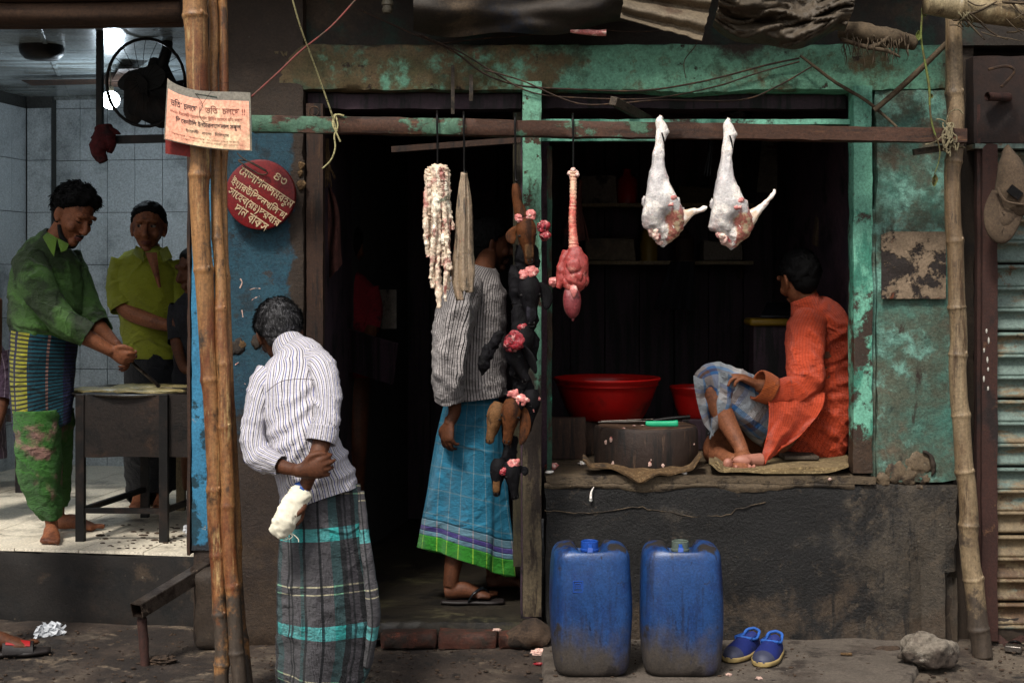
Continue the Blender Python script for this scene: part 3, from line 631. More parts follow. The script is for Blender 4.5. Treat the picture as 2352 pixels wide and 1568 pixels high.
# ------------------------------------------------------------ the butcher's building
B = thing('butcher_shop', (X(1300), 0, 0), 'weathered turquoise and blue plastered butcher shop with dark open front and raised counter', 'building')
def slab(name, u0, u1, v0, v1, y0, y1, m, parent=None, amp=.004, edge=.006, res=.035, yz=0., **k):
    mb = MB(); mb.slab(X(u0, yz), X(u1, yz), y0, y1, Z(v1, yz), Z(v0, yz), res=res, amp=amp, edge=edge, **k)
    return obj(name, mb, m, parent or B, angle=40)
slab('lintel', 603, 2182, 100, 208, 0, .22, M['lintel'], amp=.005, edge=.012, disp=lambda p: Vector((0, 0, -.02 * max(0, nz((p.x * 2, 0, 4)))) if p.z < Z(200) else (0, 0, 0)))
slab('upper_wall', 520, 2700, -330, 99, .07, .25, M['upper_wall'], res=.06)
slab('blue_pillar', 441, 699, -20, 1486, 0, .24, M['blue_wall'], amp=.006, edge=.012)
# pillar corner: light on the same blue paint is put into the colour
mb = MB(); mb.slab(X(441), X(492), -.012, .0, Z(1262), Z(352), res=.03, amp=.003, edge=.003, o=4)
obj('pillar_corner', mb, M['lit_blue'], B, angle=40)
mb = MB(); mb.slab(X(431), X(440), -.02, .3, Z(1275), Z(345), res=.04, amp=.003, edge=.004, o=9)
obj('corner_strip', mb, M['brown_wood'], B, angle=40)
# chalk smears, flakes and a chipped hole in the blue plaster
for pts_, r_ in (([(552, 640), (556, 648), (551, 662)], .0045), ([(574, 666), (586, 662), (598, 663)], .0022), ([(572, 700), (580, 688), (596, 680)], .0022), ([(556, 712), (558, 728)], .006), ([(540, 838), (548, 832)], .003), ([(562, 880), (564, 882)], .003)):
    mb = MB(); mb.tube([P(u, v, .0005) for u, v in pts_], [r_ * .6] * len(pts_), m=6, disp=lambda a, b, p: .0025 * fb(p, 90)); obj('paint_flake', mb, M['litter'], B)
for (u_, v_, r_, m_) in ((545, 795, 17, 'brown_plaster'), (556, 792, 9, 'burlap'), (590, 785, 14, 'brown_plaster'), (692, 380, 8, 'burlap'), (692, 425, 10, 'burlap'), (690, 398, 7, 'burlap')):
    mb = MB(); mb.ball(P(u_, v_, .0), (S(r_, 0), .006, S(r_ * 1.1, 0)), disp=lambda o: .4 * fb(o, 2, u_), n=14, m=18); obj('plaster_chip', mb, M[m_], B)
# chipped cavity low on the blue pillar with the broken plaster edge
mb = MB(); mb.slab(X(455), X(520), -.10, .02, .0, Z(1300), res=.03, amp=.012, edge=.02, o=14)
obj('plinth', mb, M['brown_plaster'], B, angle=50)
DB = Z(1412, .1)
f = slab('door_frame', 701, 741, 236, 1405, .02, .10, M['brown_wood'], amp=.002, edge=.003)
slab('door_frame', 1178, 1198, 250, 1312, .10, .16, M['olive_wood'], amp=.002, edge=.003)
slab('door_header', 700, 1200, 209, 247, .06, .2, M['inside_wood'], amp=.003)
slab('door_header', 1243, 1957, 209, 244, .10, .2, M['inside_wood'], amp=.003)
p_ = slab('green_post', 1200, 1244, 188, 1412, -.035, .045, M['wood_turq'], amp=.0025, edge=.004, res=.03)
slab('slim_post', 1257, 1270, 330, 1088, .10, .135, M['green_pole'], amp=.003, edge=.003)
slab('transom', 1244, 1957, 271, 284, .03, .09, M['frame_turq'], amp=.002, edge=.003)
slab('transom_rail', 1244, 1530, 313, 322, .04, .09, M['frame_turq'], amp=.002, edge=.002)
slab('window_frame', 1958, 2004, 195, 1086, -.012, .09, M['frame_turq'], amp=.0035, edge=.006)
slab('wall_panel', 2013, 2208, 205, 1104, .012, .22, M['right_wall'], amp=.012, edge=.008, sc=5)
slab('wall_strip', 2004, 2013, 480, 1104, .018, .2, M['right_wall'], amp=.004, edge=.0)
slab('rear_wall_strip', 2004, 2014, 200, 480, .12, .2, M['inside_dark'], edge=0)
# sloping brace above the door, seen edge on under the hanging beam
mb = MB(); mb.bar(P(900, 344, .02), P(1196, 322, .0), .012, .02)
obj('brace', mb, M['brown_wood'], B)
# counter
def cdisp(p):
    d = Vector((0, 0, 0))
    if p.y < .001:
        k = math.exp(-(((p.x - X(2118)) / .035) ** 2 + ((p.z - Z(1400)) / .3) ** 2)); d.y += .03 * k
        if p.x > X(2180): d.x += -.03 * max(0, nz((0, p.z * 5, 3)) + .3)
        if p.z < Z(1330) and p.x > X(2182): d.y += .05
    return d
slab('counter_wall', 1250, 2204, 1112, 1500, .0, .22, M['dado'], amp=.010, sc=4.5, edge=.008, disp=cdisp, res=.03)
mb = MB(); mb.slab(X(1249), X(2012), -.014, 1.3, Z(1112), Z(1090), res=.035, amp=.005, edge=.010, o=6)
obj('counter_ledge', mb, M['ledge'], B, angle=40)
mb = MB()
def drip(a, b):
    x = X(1250) + (X(1962) - X(1250)) * a
    low = Z(1112) - .012 - .035 * max(0, fb((x * 3.4, 2, 1), 1, 4, 4) + .25)
    return (x, -.004 - .006 * math.sin(b * math.pi), low + (Z(1108) - low) * b)
mb.sheet(drip, 160, 4, .004)
obj('chipped_plaster_edge', mb, M['ledge'], B)
# crack across the counter front
mb = MB(); pts = []
for i in range(46):
    u = 1250 + i * 11.3; v = 1172 + 14 * (i / 46) ** .5 * math.sin(i * .23) + 4 * nz((i * .6, 0, 0)) + (8 if 20 < i < 32 else 0) - (8 if i > 38 else 0)
    pts.append(P(u, v, -.003))
mb.tube(pts, [.0025 + .0015 * abs(nz((i, 2, 0))) for i in range(46)], m=5, sub=1)
obj('plaster_crack', mb, M['ledge'], B)
# broken plaster bowl at the right end of the counter
mb = MB()
for (u, v, r, s_) in ((2110, 1066, 30, 1), (2060, 1085, 30, 2), (2085, 1092, 24, 3), (2030, 1100, 18, 4), (2122, 1100, 14, 5), (2112, 1120, 10, 6)):
    mb.ball(P(u, v, .012), (S(r, 0), .009, S(r * .85, 0)), disp=lambda o, s_=s_: .35 * fb(o, 1.6, s_ * 5), n=14, m=20)
obj('broken_plaster', mb, mk('pale_broken_plaster', hx('#6b5a45', .7), [(hx('#33271d', .8), 9, .46, .60, {'h': -.3}), (hx('#a89c84', .75), 9, .58, .66, {}), (hx('#3f7a6a', .7), 8, .6, .66, {'seed': 8})], bs=1.), B)
mb = MB(); mb.tube([P(2118 + 26 * math.cos(t), 1072 - 36 * math.sin(t), .004) for t in [x * .35 - .6 for x in range(7)]], [.004, .009, .011, .012, .010, .008, .004], m=8, disp=lambda a, b, p: .004 * fb(p, 40))
obj('plaster_rim', mb, M['brown_plaster'], B)
slab('wall_foot', 2150, 2206, 1320, 1500, .05, .2, M['brown_plaster'], amp=.012)
# rooms behind the openings
def room(x0, x1, y0, y1, z0, z1, m, names=('room_wall', 'room_wall', 'room_wall', 'room_ceiling', 'room_floor'), floor=None):
    T = .06
    for nm, b in zip(names, ((x0 - T, x0, y0, y1, z0, z1), (x1, x1 + T, y0, y1, z0, z1), (x0 - T, x1 + T, y1, y1 + T, z0, z1), (x0 - T, x1 + T, y0, y1 + T, z1, z1 + T), (x0 - T, x1 + T, y0, y1 + T, z0 - T, z0))):
        mb = MB(); mb.box(*b); obj(nm, mb, (floor if nm == 'room_floor' and floor else m), B, smooth=False)
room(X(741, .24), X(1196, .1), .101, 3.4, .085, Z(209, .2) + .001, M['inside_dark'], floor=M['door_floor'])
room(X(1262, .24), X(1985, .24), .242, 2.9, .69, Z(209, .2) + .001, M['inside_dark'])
# boards of the door room's back wall and of the shop's back wall
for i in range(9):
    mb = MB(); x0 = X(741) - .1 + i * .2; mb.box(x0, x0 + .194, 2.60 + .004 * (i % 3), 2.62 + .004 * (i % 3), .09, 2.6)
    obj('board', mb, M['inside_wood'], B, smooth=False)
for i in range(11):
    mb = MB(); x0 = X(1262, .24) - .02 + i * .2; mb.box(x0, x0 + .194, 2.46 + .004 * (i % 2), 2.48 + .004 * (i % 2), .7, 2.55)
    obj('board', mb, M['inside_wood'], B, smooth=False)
# doorway floor and brick step
mb = MB()
mb.sheet(lambda a, b: (X(690) + (X(1200) - X(690)) * a, .0 + .12 * b + (.02 if b else 0), .075 + .012 * b + .004 * fb((a * 6, b, 0), 3) if b > .15 else .02), 60, 10)
mb.slab(X(690), X(1205), .03, .35, -.01, .088, res=.03, amp=.004, edge=.012)
obj('door_sill', mb, M['door_floor'], B, angle=50)
x = X(874, -.04)
for i, wd in enumerate((132, 136, 60)):
    mb = MB(); mb.slab(x, x + S(wd, 0) - .006, -.085 + .01 * (i % 2), .022, .0, .066 - .006 * (i == 2), res=.02, amp=.005, edge=.010, o=i * 7)
    obj('brick', mb, M['brick'], B, angle=50); x += S(wd, 0) + .001
for i, (u, wd) in enumerate(((760, 100),)):
    mb = MB(); mb.slab(X(u), X(u + wd), -.06, .022, .0, .060, res=.02, amp=.005, edge=.010, o=i * 7 + 40)
    obj('brick', mb, M['brick'], B, angle=50)

# ------------------------------------------------------------ shuttered shop at the right
N_ = thing('neighbouring_shop', (X(2300), .1, 0), 'closed neighbouring shop with rusty brown panel above a worn pale green roller shutter', 'building')
def nslab(name, u0, u1, v0, v1, y0, y1, m, **k):
    mb = MB(); mb.slab(X(u0), X(u1), y0, y1, Z(v1), Z(v0), **k); return obj(name, mb, m, N_, angle=40)
nslab('back_panel', 2190, 2760, 60, 1500, .32, .36, M['brown_plaster'], res=.2, amp=0)
nslab('recess_wall', 2205, 2256, 60, 1495, .10, .25, M['brown_plaster'], amp=.008, edge=.004, res=.04)
nslab('steel_post', 2252, 2289, 330, 1470, -.02, .06, M['rust'], amp=.003, edge=.003, res=.04)
nslab('post_flange', 2244, 2253, 240, 1470, .0, .04, M['rust'], amp=.002, edge=.002, res=.04)
nslab('shutter_box', 2236, 2720, 128, 330, .0, .3, M['rust_panel'], amp=.004, edge=.006, res=.05)
nslab('box_lip', 2236, 2720, 330, 343, -.02, .1, M['shutter'], amp=.003, edge=.003, res=.05)
nslab('foundation', 2280, 2720, 1425, 1500, .05, .3, M['brown_plaster'], amp=.012, edge=.02, res=.03)
pitch = S(51.3, .0); x0, x1 = X(2286, .04), X(2720, .04); z = Z(345)
prof = [(0, .0), (.06, .012), (.14, .014), (.20, .004), (.30, -.006), (.5, -.012), (.72, -.006), (.82, .0), (.90, .008), (1., .0)]
rows = []
mb = MB()
me = None
k = 0
while z > Z(1440):
    if me is None:
        mb = MB()
        nseg = 14
        G = []
        for (t, dy) in prof:
            G.append([(x0 + (x1 - x0) * j / nseg, .05 - dy, -t * pitch) for j in range(nseg + 1)])
        for (t, dy) in reversed(prof): G.append([(x0 + (x1 - x0) * j / nseg, .058 - dy, -t * pitch) for j in range(nseg + 1)])
        mb.rows(G, None, False); me = mb.mesh('slat', Vector((0, 0, 0)))
        me.materials.append(M['shutter']); me.polygons.foreach_set('use_smooth', [True] * len(me.polygons))
    o = bpy.data.objects.new('slat', me); COL.objects.link(o); o.parent = N_
    o.location = Vector((0, 0, z)) - N_.location; z -= pitch + .0015; k += 1
    o.rotation_euler = (0, R(-.35 * (k % 3 - 1) * .3), 0)

# ------------------------------------------------------------ tiled eatery at the left (its own axes, turned a little)
A = R(-9)
E0 = Vector((X(440, .36), .36, 0))
E = thing('eatery', E0, 'small eatery with pale blue grey tiled walls, plastic ceiling and raised tiled floor', 'building', rz=A)
ex = Vector((math.cos(A), math.sin(A), 0)); ey = Vector((-math.sin(A), math.cos(A), 0))
EZ = .308; CZ = 2.66; BY = 2.75
def el(u, yl):
    "local x of the picture column u on the local plane y = yl"
    t = (u - CX) / FPX; c = Vector((0, -CAMD, 0)); d = Vector((t, 1, 0)); rel = E0 - c
    # c + k d = E0 + a ex + yl ey
    q = rel + ey * yl
    den = d.x * ex.y - d.y * ex.x
    a = (q.x * d.y - q.y * d.x) / den
    return a
def eobj(name, mb, m, parent=E, **k): return obj(name, mb, m, parent, local=True, **k)
xl = el(71, BY); xr = .32
mb = MB(); mb.box(xl - .1, xr, BY + .012, BY + .1, 0, CZ + .1); bw = eobj('back_wall', mb, M['grout'], smooth=False)
mb = MB(); mb.box(xl - .1, xl - .012, -.2, BY + .1, 0, CZ + .1); lw = eobj('side_wall', mb, M['grout'], smooth=False)
mb = MB(); mb.box(xr, xr + .1, .3, BY + .1, 0, CZ + .1); rw = eobj('side_wall', mb, M['grout'], smooth=False)
mb = MB(); mb.box(xl + .001, el(121, BY - .05), BY - .06, BY + .011, 0, CZ); pw = eobj('pilaster', mb, M['grout'], smooth=False)
tw, th_ = .185, .333
def tilemesh(w_, h_, t_=.010):
    mb = MB(); mb.box(0, w_ - .004, -t_, 0, 0, h_ - .004); me = mb.mesh('tile'); me.materials.append(M['tile'])
    return me
tm = {}
def put_tile(parent, loc, rot, w_, h_):
    k = (round(w_, 3), round(h_, 3))
    if k not in tm: tm[k] = tilemesh(w_, h_)
    o = bpy.data.objects.new('tile', tm[k]); COL.objects.link(o); o.parent = parent; o.location = loc
    o.rotation_euler = (R(random.uniform(-.25, .25)), R(random.uniform(-.12, .12)), rot + R(random.uniform(-.25, .25)))
    return o
xs = el(122, BY)
zt = CZ
nrow = 0
zrow = [CZ - .05 - th_ * (i + 1) - .02 for i in range(7)]
for zz in zrow:
    if zz < EZ - .3: break
    x = xs
    while x < xr:
        put_tile(bw, (x, BY + .011, zz), 0, tw, th_); x += tw
    y = BY - .06
    while y > -.1:
        put_tile(lw, (xl - .011, y - tw, zz), R(90), tw, th_); y -= tw
    put_tile(pw, (xl + .012, BY - .0605, zz), 0, el(121, BY - .05) - xl - .012, th_)
# top course
x = xs
while x < xr: put_tile(bw, (x, BY + .011, CZ - .07), 0, tw, .068); x += tw
# ceiling panels and joists
mb = MB(); mb.box(xl - .1, xr + .1, .0, BY + .1, CZ + .02, CZ + .1); cb = eobj('ceiling', mb, M['grout'], smooth=False)
y = .05; i = 0
while y < BY:
    mb = MB(); mb.box(xl, xr, y, min(y + .292, BY), CZ, CZ + .018); eobj('ceiling_panel', mb, M['ceil'], cb, smooth=False); y += .3; i += 1
mb = MB(); mb.bar((xl + .02, BY - .02, CZ - .006), (xr, BY - .02, CZ - .006), .012, .012); mb.bar((xl + .3, BY - .1, CZ - .003), (xl + 1.3, .3, CZ - .003), .010, .003, (0, 0, 1)); eobj('ceiling_trim', mb, M['ceil'], cb, smooth=False)
# floor
mb = MB(); mb.slab(xl - .2, .09, .0, BY + .1, -.02, EZ - .014, res=.07, amp=.004, edge=.01); fl = eobj('floor', mb, M['step_face'], angle=50)
ft = .30; y = -.012; r = 0
while y < BY:
    x = .085; c_ = 0
    while x > xl - .1:
        mb = MB(); mb.box(0, ft - .004, 0, ft - .004, -.012, 0); 
        if 'ft' not in tm: tm['ft'] = mb.mesh('floor_tile'); tm['ft'].materials.append(M['floor_tile'])
        o = bpy.data.objects.new('tile', tm['ft']); COL.objects.link(o); o.parent = fl; o.location = (x - ft, y, EZ + random.uniform(-.0008, .0008)); x -= ft
    y += ft
mb = MB(); mb.slab(xl - .2, .10, -.035, .002, -.03, EZ - .013, res=.035, amp=.008, edge=.008, o=8); eobj('step_face', mb, M['step_face'], angle=50)
# awning roll above the opening
mb = MB()
mb.tube([Vector((X(-320, -.25), -.25, Z(20, -.25))), Vector((X(120, -.25), -.25, Z(32, -.25))), Vector((X(416, -.25), -.25, Z(24, -.25)))], [(.055, .06), (.05, .06), (.045, .05)], m=24, sub=14, disp=lambda a, b, p: .006 * fb((p.x * .6, p.y * 8, p.z * 12), 1.6))
mb.tube([Vector((X(-320, -.2), -.2, Z(55, -.2))), Vector((X(418, -.2), -.2, Z(52, -.2)))], [(.026, .04), (.02, .04)], m=16, sub=20, disp=lambda a, b, p: .005 * fb((p.x * .6, p.y * 8, p.z * 12), 1.6, 4))
mb.tube([Vector((X(-320, -.3), -.3, Z(-12, -.3))), Vector((X(416, -.3), -.3, Z(-20, -.3)))], [(.04, .06), (.035, .05)], m=16, sub=20, disp=lambda a, b, p: .006 * fb((p.x * .5, p.y * 6, p.z * 9), 1.6, 9))
tag(obj('awning', mb, M['awning'], loc=(X(100), -.2, 2.5)), 'brown cloth awning rolled along the top of the eatery opening', 'awning')
# unseen roof above the frame, shaped to shade the upper wall
mb = MB(); mb.sheet(lambda a, b: (X(-400) + (X(2140) - X(-400)) * a, .3 - .62 * b, 2.95 - .16 * b + .008 * math.sin(a * 330)), 700, 3, .004)
tag(obj('tin_roof', mb, M['tin'], loc=(0, 0, 2.9)), 'unseen corrugated tin eave projecting over the shop fronts above the lintel', 'roof')
# ------------------------------------------------------------ people
def V3(*a): return Vector(a)
def hand(mb, w_, d, n_, th, L=.17, curl=(.5, .5, .55, .6), spread=.16, thc=.5, k=1.):
    "w_ wrist, d towards the fingers, n_ palm side normal, th towards the thumb"
    d = Vector(d).normalized(); th = Vector(th); th = (th - d * th.dot(d)).normalized(); n_ = Vector(n_); n_ = (n_ - d * n_.dot(d) - th * n_.dot(th)).normalized()
    pl = L * .5
    mb.tube([w_ - d * .02, w_ + d * pl * .35, w_ + d * pl * .8, w_ + d * pl * 1.02], [(.024 * k, .018 * k), (.034 * k, .017 * k), (.040 * k, .015 * k), (.034 * k, .010 * k)], m=14, ref=n_)
    for i in range(4):
        f = [.95, 1.08, 1.0, .8][i] * L * .43
        b = w_ + d * pl * (.93 + (.04, .08, .04, -.06)[i]) + th * (.030 - .0195 * i) * k
        a = 0; dr = (d + th * spread * (1.2 - .8 * i)).normalized(); p = b - dr * .012; pts = [p, b]; rr = [.0088 * k, .0092 * k]
        for q, s_ in enumerate((.46, .30, .24)):
            a += curl[i] * (1.15, 1.2, .8)[q]
            p = pts[-1] + (dr * math.cos(a) + n_ * math.sin(a)) * f * s_; pts.append(p); rr.append((.0084, .0078, .0062)[q] * k)
        mb.tube(pts, rr, m=8, sub=3, ref=th)
    b = w_ + d * pl * .22 + th * .020 * k; dr = (d * .72 + th * .75).normalized(); dr2 = (d + th * .15 + n_ * thc).normalized(); dr3 = (d - th * .15 + n_ * thc * 1.6).normalized()
    mb.tube([b, b + dr * .035, b + dr * .035 + dr2 * .030, b + dr * .035 + dr2 * .030 + dr3 * .024], [.014 * k, .0125 * k, .0105 * k, .0078 * k], m=8, sub=3, ref=n_)
def foot(mb, heel, d, up, side, L=.24, k=1.):
    "heel point on the floor, toes along d; side points to the big toe"
    d = Vector(d).normalized(); up = Vector(up).normalized(); sd_ = Vector(side); sd_ = (sd_ - d * sd_.dot(d)).normalized()
    pts = [heel + up * .030 - d * .005, heel + up * .036 + d * .03, heel + up * .042 + d * L * .35, heel + up * .030 + d * L * .55 + sd_ * .004, heel + up * .018 + d * L * .74, heel + up * .013 + d * L * .83]
    mb.tube(pts, [(.022 * k, .024), (.031 * k, .033), (.033 * k, .036), (.039 * k, .026), (.045 * k, .018), (.038 * k, .012)], m=16, ref=up)
    for i in range(5):
        b = heel + d * L * (.78 - .028 * i) + sd_ * (.034 - .0175 * i) * k + up * .014
        l = L * (.20, .18, .16, .14, .115)[i]; r = (.0125, .0088, .0082, .0078, .0075)[i] * k
        mb.tube([b - d * .02, b + d * l * .5 + up * .004, b + d * l], [r, r * 1.02, r * .85], m=8, sub=3, ref=up)
def head(mb, c, f, up, k=1., beard=False):
    "c centre of the skull; f the way the face looks"
    f = Vector(f).normalized(); up = Vector(up); up = (up - f * up.dot(f)).normalized(); s_ = f.cross(up)
    L = lambda a, b, c_: c + (f * a + s_ * b + up * c_) * k
    mb.ball(L(-.012, 0, .03), (.098 * k, .076 * k, .086 * k), f, s_, up)
    mb.ball(L(.022, 0, -.005), (.070 * k, .068 * k, .088 * k), f, s_, up)
    mb.tube([L(.010, 0, -.02), L(.030, 0, -.065), L(.045, 0, -.098)], [(.062 * k, .060 * k), (.050 * k, .046 * k), (.026 * k, .024 * k)], m=16, ref=f)
    mb.ball(L(.068, 0, -.100), (.020 * k, .024 * k, .018 * k), f, s_, up)            # chin
    mb.tube([L(.086, 0, .022), L(.104, 0, -.012), L(.112, 0, -.032), L(.092, 0, -.040)], [(.009 * k, .010), (.011 * k, .013), (.016 * k, .013), (.010 * k, .008)], m=10, ref=f)
    mb.tube([L(.082, -.048, .030), L(.096, -.020, .038), L(.092, 0, .034), L(.096, .020, .038), L(.082, .048, .030)], [(.009 * k, .012)] * 5, m=8, ref=up)
    for q in (-1, 1):
        mb.ball(L(.062, q * .040, -.028), (.026 * k, .022 * k, .024 * k), f, s_, up)   # cheek
        mb.ball(L(.098, q * .013, -.036), (.008 * k, .008 * k, .007 * k), f, s_, up)
        mb.ball(L(-.004, q * .076, -.004), (.020 * k, .010 * k, .033 * k), (f - s_ * q * .5), s_, up)  # ear
        mb.ball(L(.002, q * .074, -.030), (.012 * k, .009 * k, .014 * k), f, s_, up)
    mb.ball(L(.088, 0, -.062), (.014 * k, .024 * k, .007 * k), f, s_, up)
    mb.ball(L(.086, 0, -.074), (.014 * k, .021 * k, .008 * k), f, s_, up)
    return L, f, s_, up
def face_parts(P_, L, f, s_, up, k=1., look=(0, 0), brow=True, lips=True, beard=0., down=False):
    for q in (-1, 1):
        if down:                                # lids lowered: only a dark lash line shows
            mb = MB(); mb.ball(L(.074, q * .030, .011), (.0135 * k, .0165 * k, .0105 * k), f, s_, up, 8, 10); lid = obj('eyelid', mb, M['skin'], P_)
            mb = MB(); mb.tube([L(.083, q * .015, .006), L(.088, q * .030, .001), L(.079, q * .045, .005)], [(.0016, .002), (.0026, .003), (.0015, .002)], m=6, ref=f); obj('eyelash', mb, M['brow'], lid)
            mb = MB(); mb.tube([L(.094, q * .012, .034), L(.096, q * .028, .040), L(.082, q * .050, .035)], [(.0045, .003), (.006, .004), (.002, .002)], m=6, ref=f); obj('eyebrow', mb, M['brow'], P_)
            continue
        mb = MB(); mb.ball(L(.074, q * .030, .010), (.012 * k, .0145 * k, .0085 * k), f, s_, up, 8, 10); e = obj('eye', mb, M['eye'], P_)
        mb = MB(); mb.ball(L(.0838, q * .030 + look[0] * .006, .010 + look[1] * .003), (.0045 * k, .0068 * k, .0068 * k), f, s_, up, 6, 8); obj('iris', mb, M['brow'], e)
        if brow:
            mb = MB(); mb.tube([L(.094, q * .012, .034), L(.096, q * .028, .040), L(.082, q * .050, .035)], [(.0045, .003), (.006, .004), (.002, .002)], m=6, ref=f); obj('eyebrow', mb, M['brow'], P_)
        mb = MB(); mb.tube([L(.082, q * .016, .016), L(.087, q * .030, .020), L(.076, q * .046, .014)], [(.003, .002), (.004, .003), (.002, .002)], m=6, ref=f); obj('eyelid', mb, M['skin_dark'], P_)
    if lips:
        mb = MB(); mb.tube([L(.088, -.024, -.066), L(.101, -.008, -.062), L(.103, 0, -.064), L(.101, .008, -.062), L(.088, .024, -.066)], [(.003, .003), (.0055, .004), (.005, .004), (.0055, .004), (.003, .003)], m=8, ref=up)
        mb.tube([L(.088, -.020, -.070), L(.099, 0, -.074), L(.088, .020, -.070)], [(.003, .003), (.007, .005), (.003, .003)], m=8, ref=up)
        obj('mouth', mb, M['lips'], P_)
def hair(P_, L, k, m, hairline=.55, vol=1.07, top=0., curl=.035, sc=9., name='hair', low=-.06, strands=0, sm=M['hair'], slen=.02):
    mb = MB()
    c = L(-.012, 0, .03); f = (L(1, 0, 0) - L(0, 0, 0)).normalized(); s_ = (L(0, 1, 0) - L(0, 0, 0)).normalized(); up = (L(0, 0, 1) - L(0, 0, 0)).normalized()
    def d(o):
        x, y, z = o.x, o.y, o.z
        g = z * 1.0 - x * 1.05 + hairline * .55 + .1 * nz((y * 3, z * 3, 1))       # >0 where hair grows
        if x > 0 and z > .55: g = max(g, (z - .62) * 2 + .15 * (.6 - x) * 3 )
        if z < low * 8: g = min(g, (z - low * 8) * 3 + .3)
        gr = max(-.14, min(1, g * 3)) if g < .34 else 1
        r = (vol - 1 + curl * fb(o, sc * .35, 3, 4) * 1.6 + top * max(0, z) * (1 + .6 * max(0, x))) * gr
        if gr < 0: r = -.14
        return r
    mb.ball(c, (.100 * k, .079 * k, .090 * k), f, s_, up, n=44, m=60, disp=d)
    mb.ball(L(-.036, 0, -.004), (.060 * k, .066 * k, .074 * k), f, s_, up, n=20, m=26, disp=lambda o: .04 * fb(o, 4, 3, 3))
    rnd = random.Random(5)
    for i in range(strands):
        z = rnd.uniform(-.35, 1); a = rnd.uniform(0, 6.283); r = math.sqrt(max(0, 1 - z * z)); o = Vector((r * math.cos(a), r * math.sin(a), z))
        if z * 1.0 - o.x * 1.05 + hairline * .55 < .1 and not (o.x > 0 and z > .6): continue
        kk = 1 + d(o)
        p = c + (f * o.x * .100 + s_ * o.y * .079 + up * o.z * .090) * k * kk
        nrm = (f * o.x + s_ * o.y + up * o.z).normalized()
        whorl = (f * -.55 - up * .8 + s_ * o.y * .6 + s_ * .35 * nz((a, z * 2, 0)))
        t = (whorl - nrm * whorl.dot(nrm)); t = t.normalized() if t.length > .01 else s_
        t = (t + nrm * rnd.uniform(.05, .4) + s_ * rnd.uniform(-.35, .35)).normalized(); sd_ = t.cross(nrm).normalized() * .0011
        l = slen * rnd.uniform(.5, 1.3); q = p - nrm * .003
        n0 = len(mb.v); mb.v += [q - sd_, q + sd_, q + t * l * .6 + nrm * .002 + sd_ * .6, q + t * l - nrm * .002, q + t * l * .6 + nrm * .002 - sd_ * .6]
        mb.face([n0, n0 + 1, n0 + 2, n0 + 3, n0 + 4])
    return obj(name, mb, m, P_)
def crz(p, a, b, c, o=0., n=2, pw=3):
    r, k, s_ = 0., 1., 1.
    for i in range(n):
        r += k * max(0, 1 - abs(nz((p[0] * a * s_, p[1] * b * s_, p[2] * c * s_), 1, o + i * 7)) * 2.4) ** pw; k *= .55; s_ *= 1.9
    return r
def uvp(p): return CX + p.x / (p.y + CAMD) * FPX, HV + (CAMZ - p.z) / (p.y + CAMD) * FPX
def lf(lines):
    "long creases laid by hand: (u0, v0, u1, v1, width px, height m)"
    def d(p):
        u, v = uvp(p); r = 0
        for (a, b, c, e, w_, h) in lines:
            dx, dy = c - a, e - b; L2 = dx * dx + dy * dy; t = ((u - a) * dx + (v - b) * dy) / L2
            tt = min(1, max(0, t)); bow = math.sin(tt * 3.14) * 6 * (1 if (int(a) % 2) else -1)
            ds_ = ((u - a - dx * tt + bow * dy / math.sqrt(L2)) ** 2 + (v - b - dy * tt - bow * dx / math.sqrt(L2)) ** 2) / (w_ * w_)
            if ds_ < 9: r += h * math.exp(-ds_) * (1 - .5 * tt)
        return r
    return d
def fold(amp, nu=6, sc=7., st=(1, 1, 1), o=0., grow=0., diag=0.):
    "cloth folds: slow waves round the garment plus sharp-crested creases"
    def d(a, b, p):
        q = (p.x * st[0] * sc, p.y * st[1] * sc, p.z * st[2] * sc + p.x * diag * sc)
        r = 1 - abs(fb(q, 1., o + 5, 3)) * 2.2
        w_ = math.sin(a * 6.283 * nu + 3 * nz((b * 2, a * 2, o)) + o)
        g = (1 - grow) + grow * b
        k = crz((p.x + p.z * .5, p.y, p.z + diag * p.x * .5), 9, 7, 11, o + 2)
        return amp * g * (.5 * w_ + .35 * r + 1.3 * k - .45)
    return d

# -------- the old man seen from behind, hands clasped at his back
py = -.80
O1 = thing('person', P(735, 1609, py), 'grey haired man seen from behind in striped shirt and grey plaid wrap', 'person')
body1 = MB()
hc = P(641, 764, -.56)
fdir = V3(-.28, .90, -.42)
L, f, s_, up = head(body1, hc, fdir, V3(-.20, .35, .92), .99)
body1.px([(655, 770, -.58, 34, 1), (672, 812, -.64, 38, 1), (690, 850, -.74, 60, .8)], m=16)
body1.px([(688, 835, -.74, 62, .7), (686, 900, -.80, 82, .6), (690, 1000, -.85, 80, .6), (722, 1100, -.84, 76, .65), (735, 1200, -.82, 82, .65)], m=20)
for du in (-38, 44):
    body1.px([(735 + du, 1180, -.82, 45, 1), (738 + du, 1370, -.84 , 32, 1), (736 + du, 1560, -.80, 22, 1), (738 + du, 1595, -.80, 18, 1)], m=14)
    foot(body1, P(738 + du, 1609, -.80) - V3(0, .03, 0), V3(.1 if du > 0 else -.15, 1, 0), (0, 0, 1), (-1 if du > 0 else 1, 0, 0))
# left arm (elbow out at the left, forearm across the back to hold the other forearm)
body1.px([(612, 870, -.80, 24, 1), (588, 950, -.86, 20, 1), (586, 1028, -.92, 19, 1), (640, 1068, -1.0, 17, 1), (695, 1081, -1.05, 13, 1.1)], m=14)
hand(body1, P(690, 1080, -1.05), V3(.93, -.05, .12), V3(0, 1, -.1), V3(.1, -.1, 1), L=.150, curl=(.5, .5, .55, .55), thc=.2, k=.92)
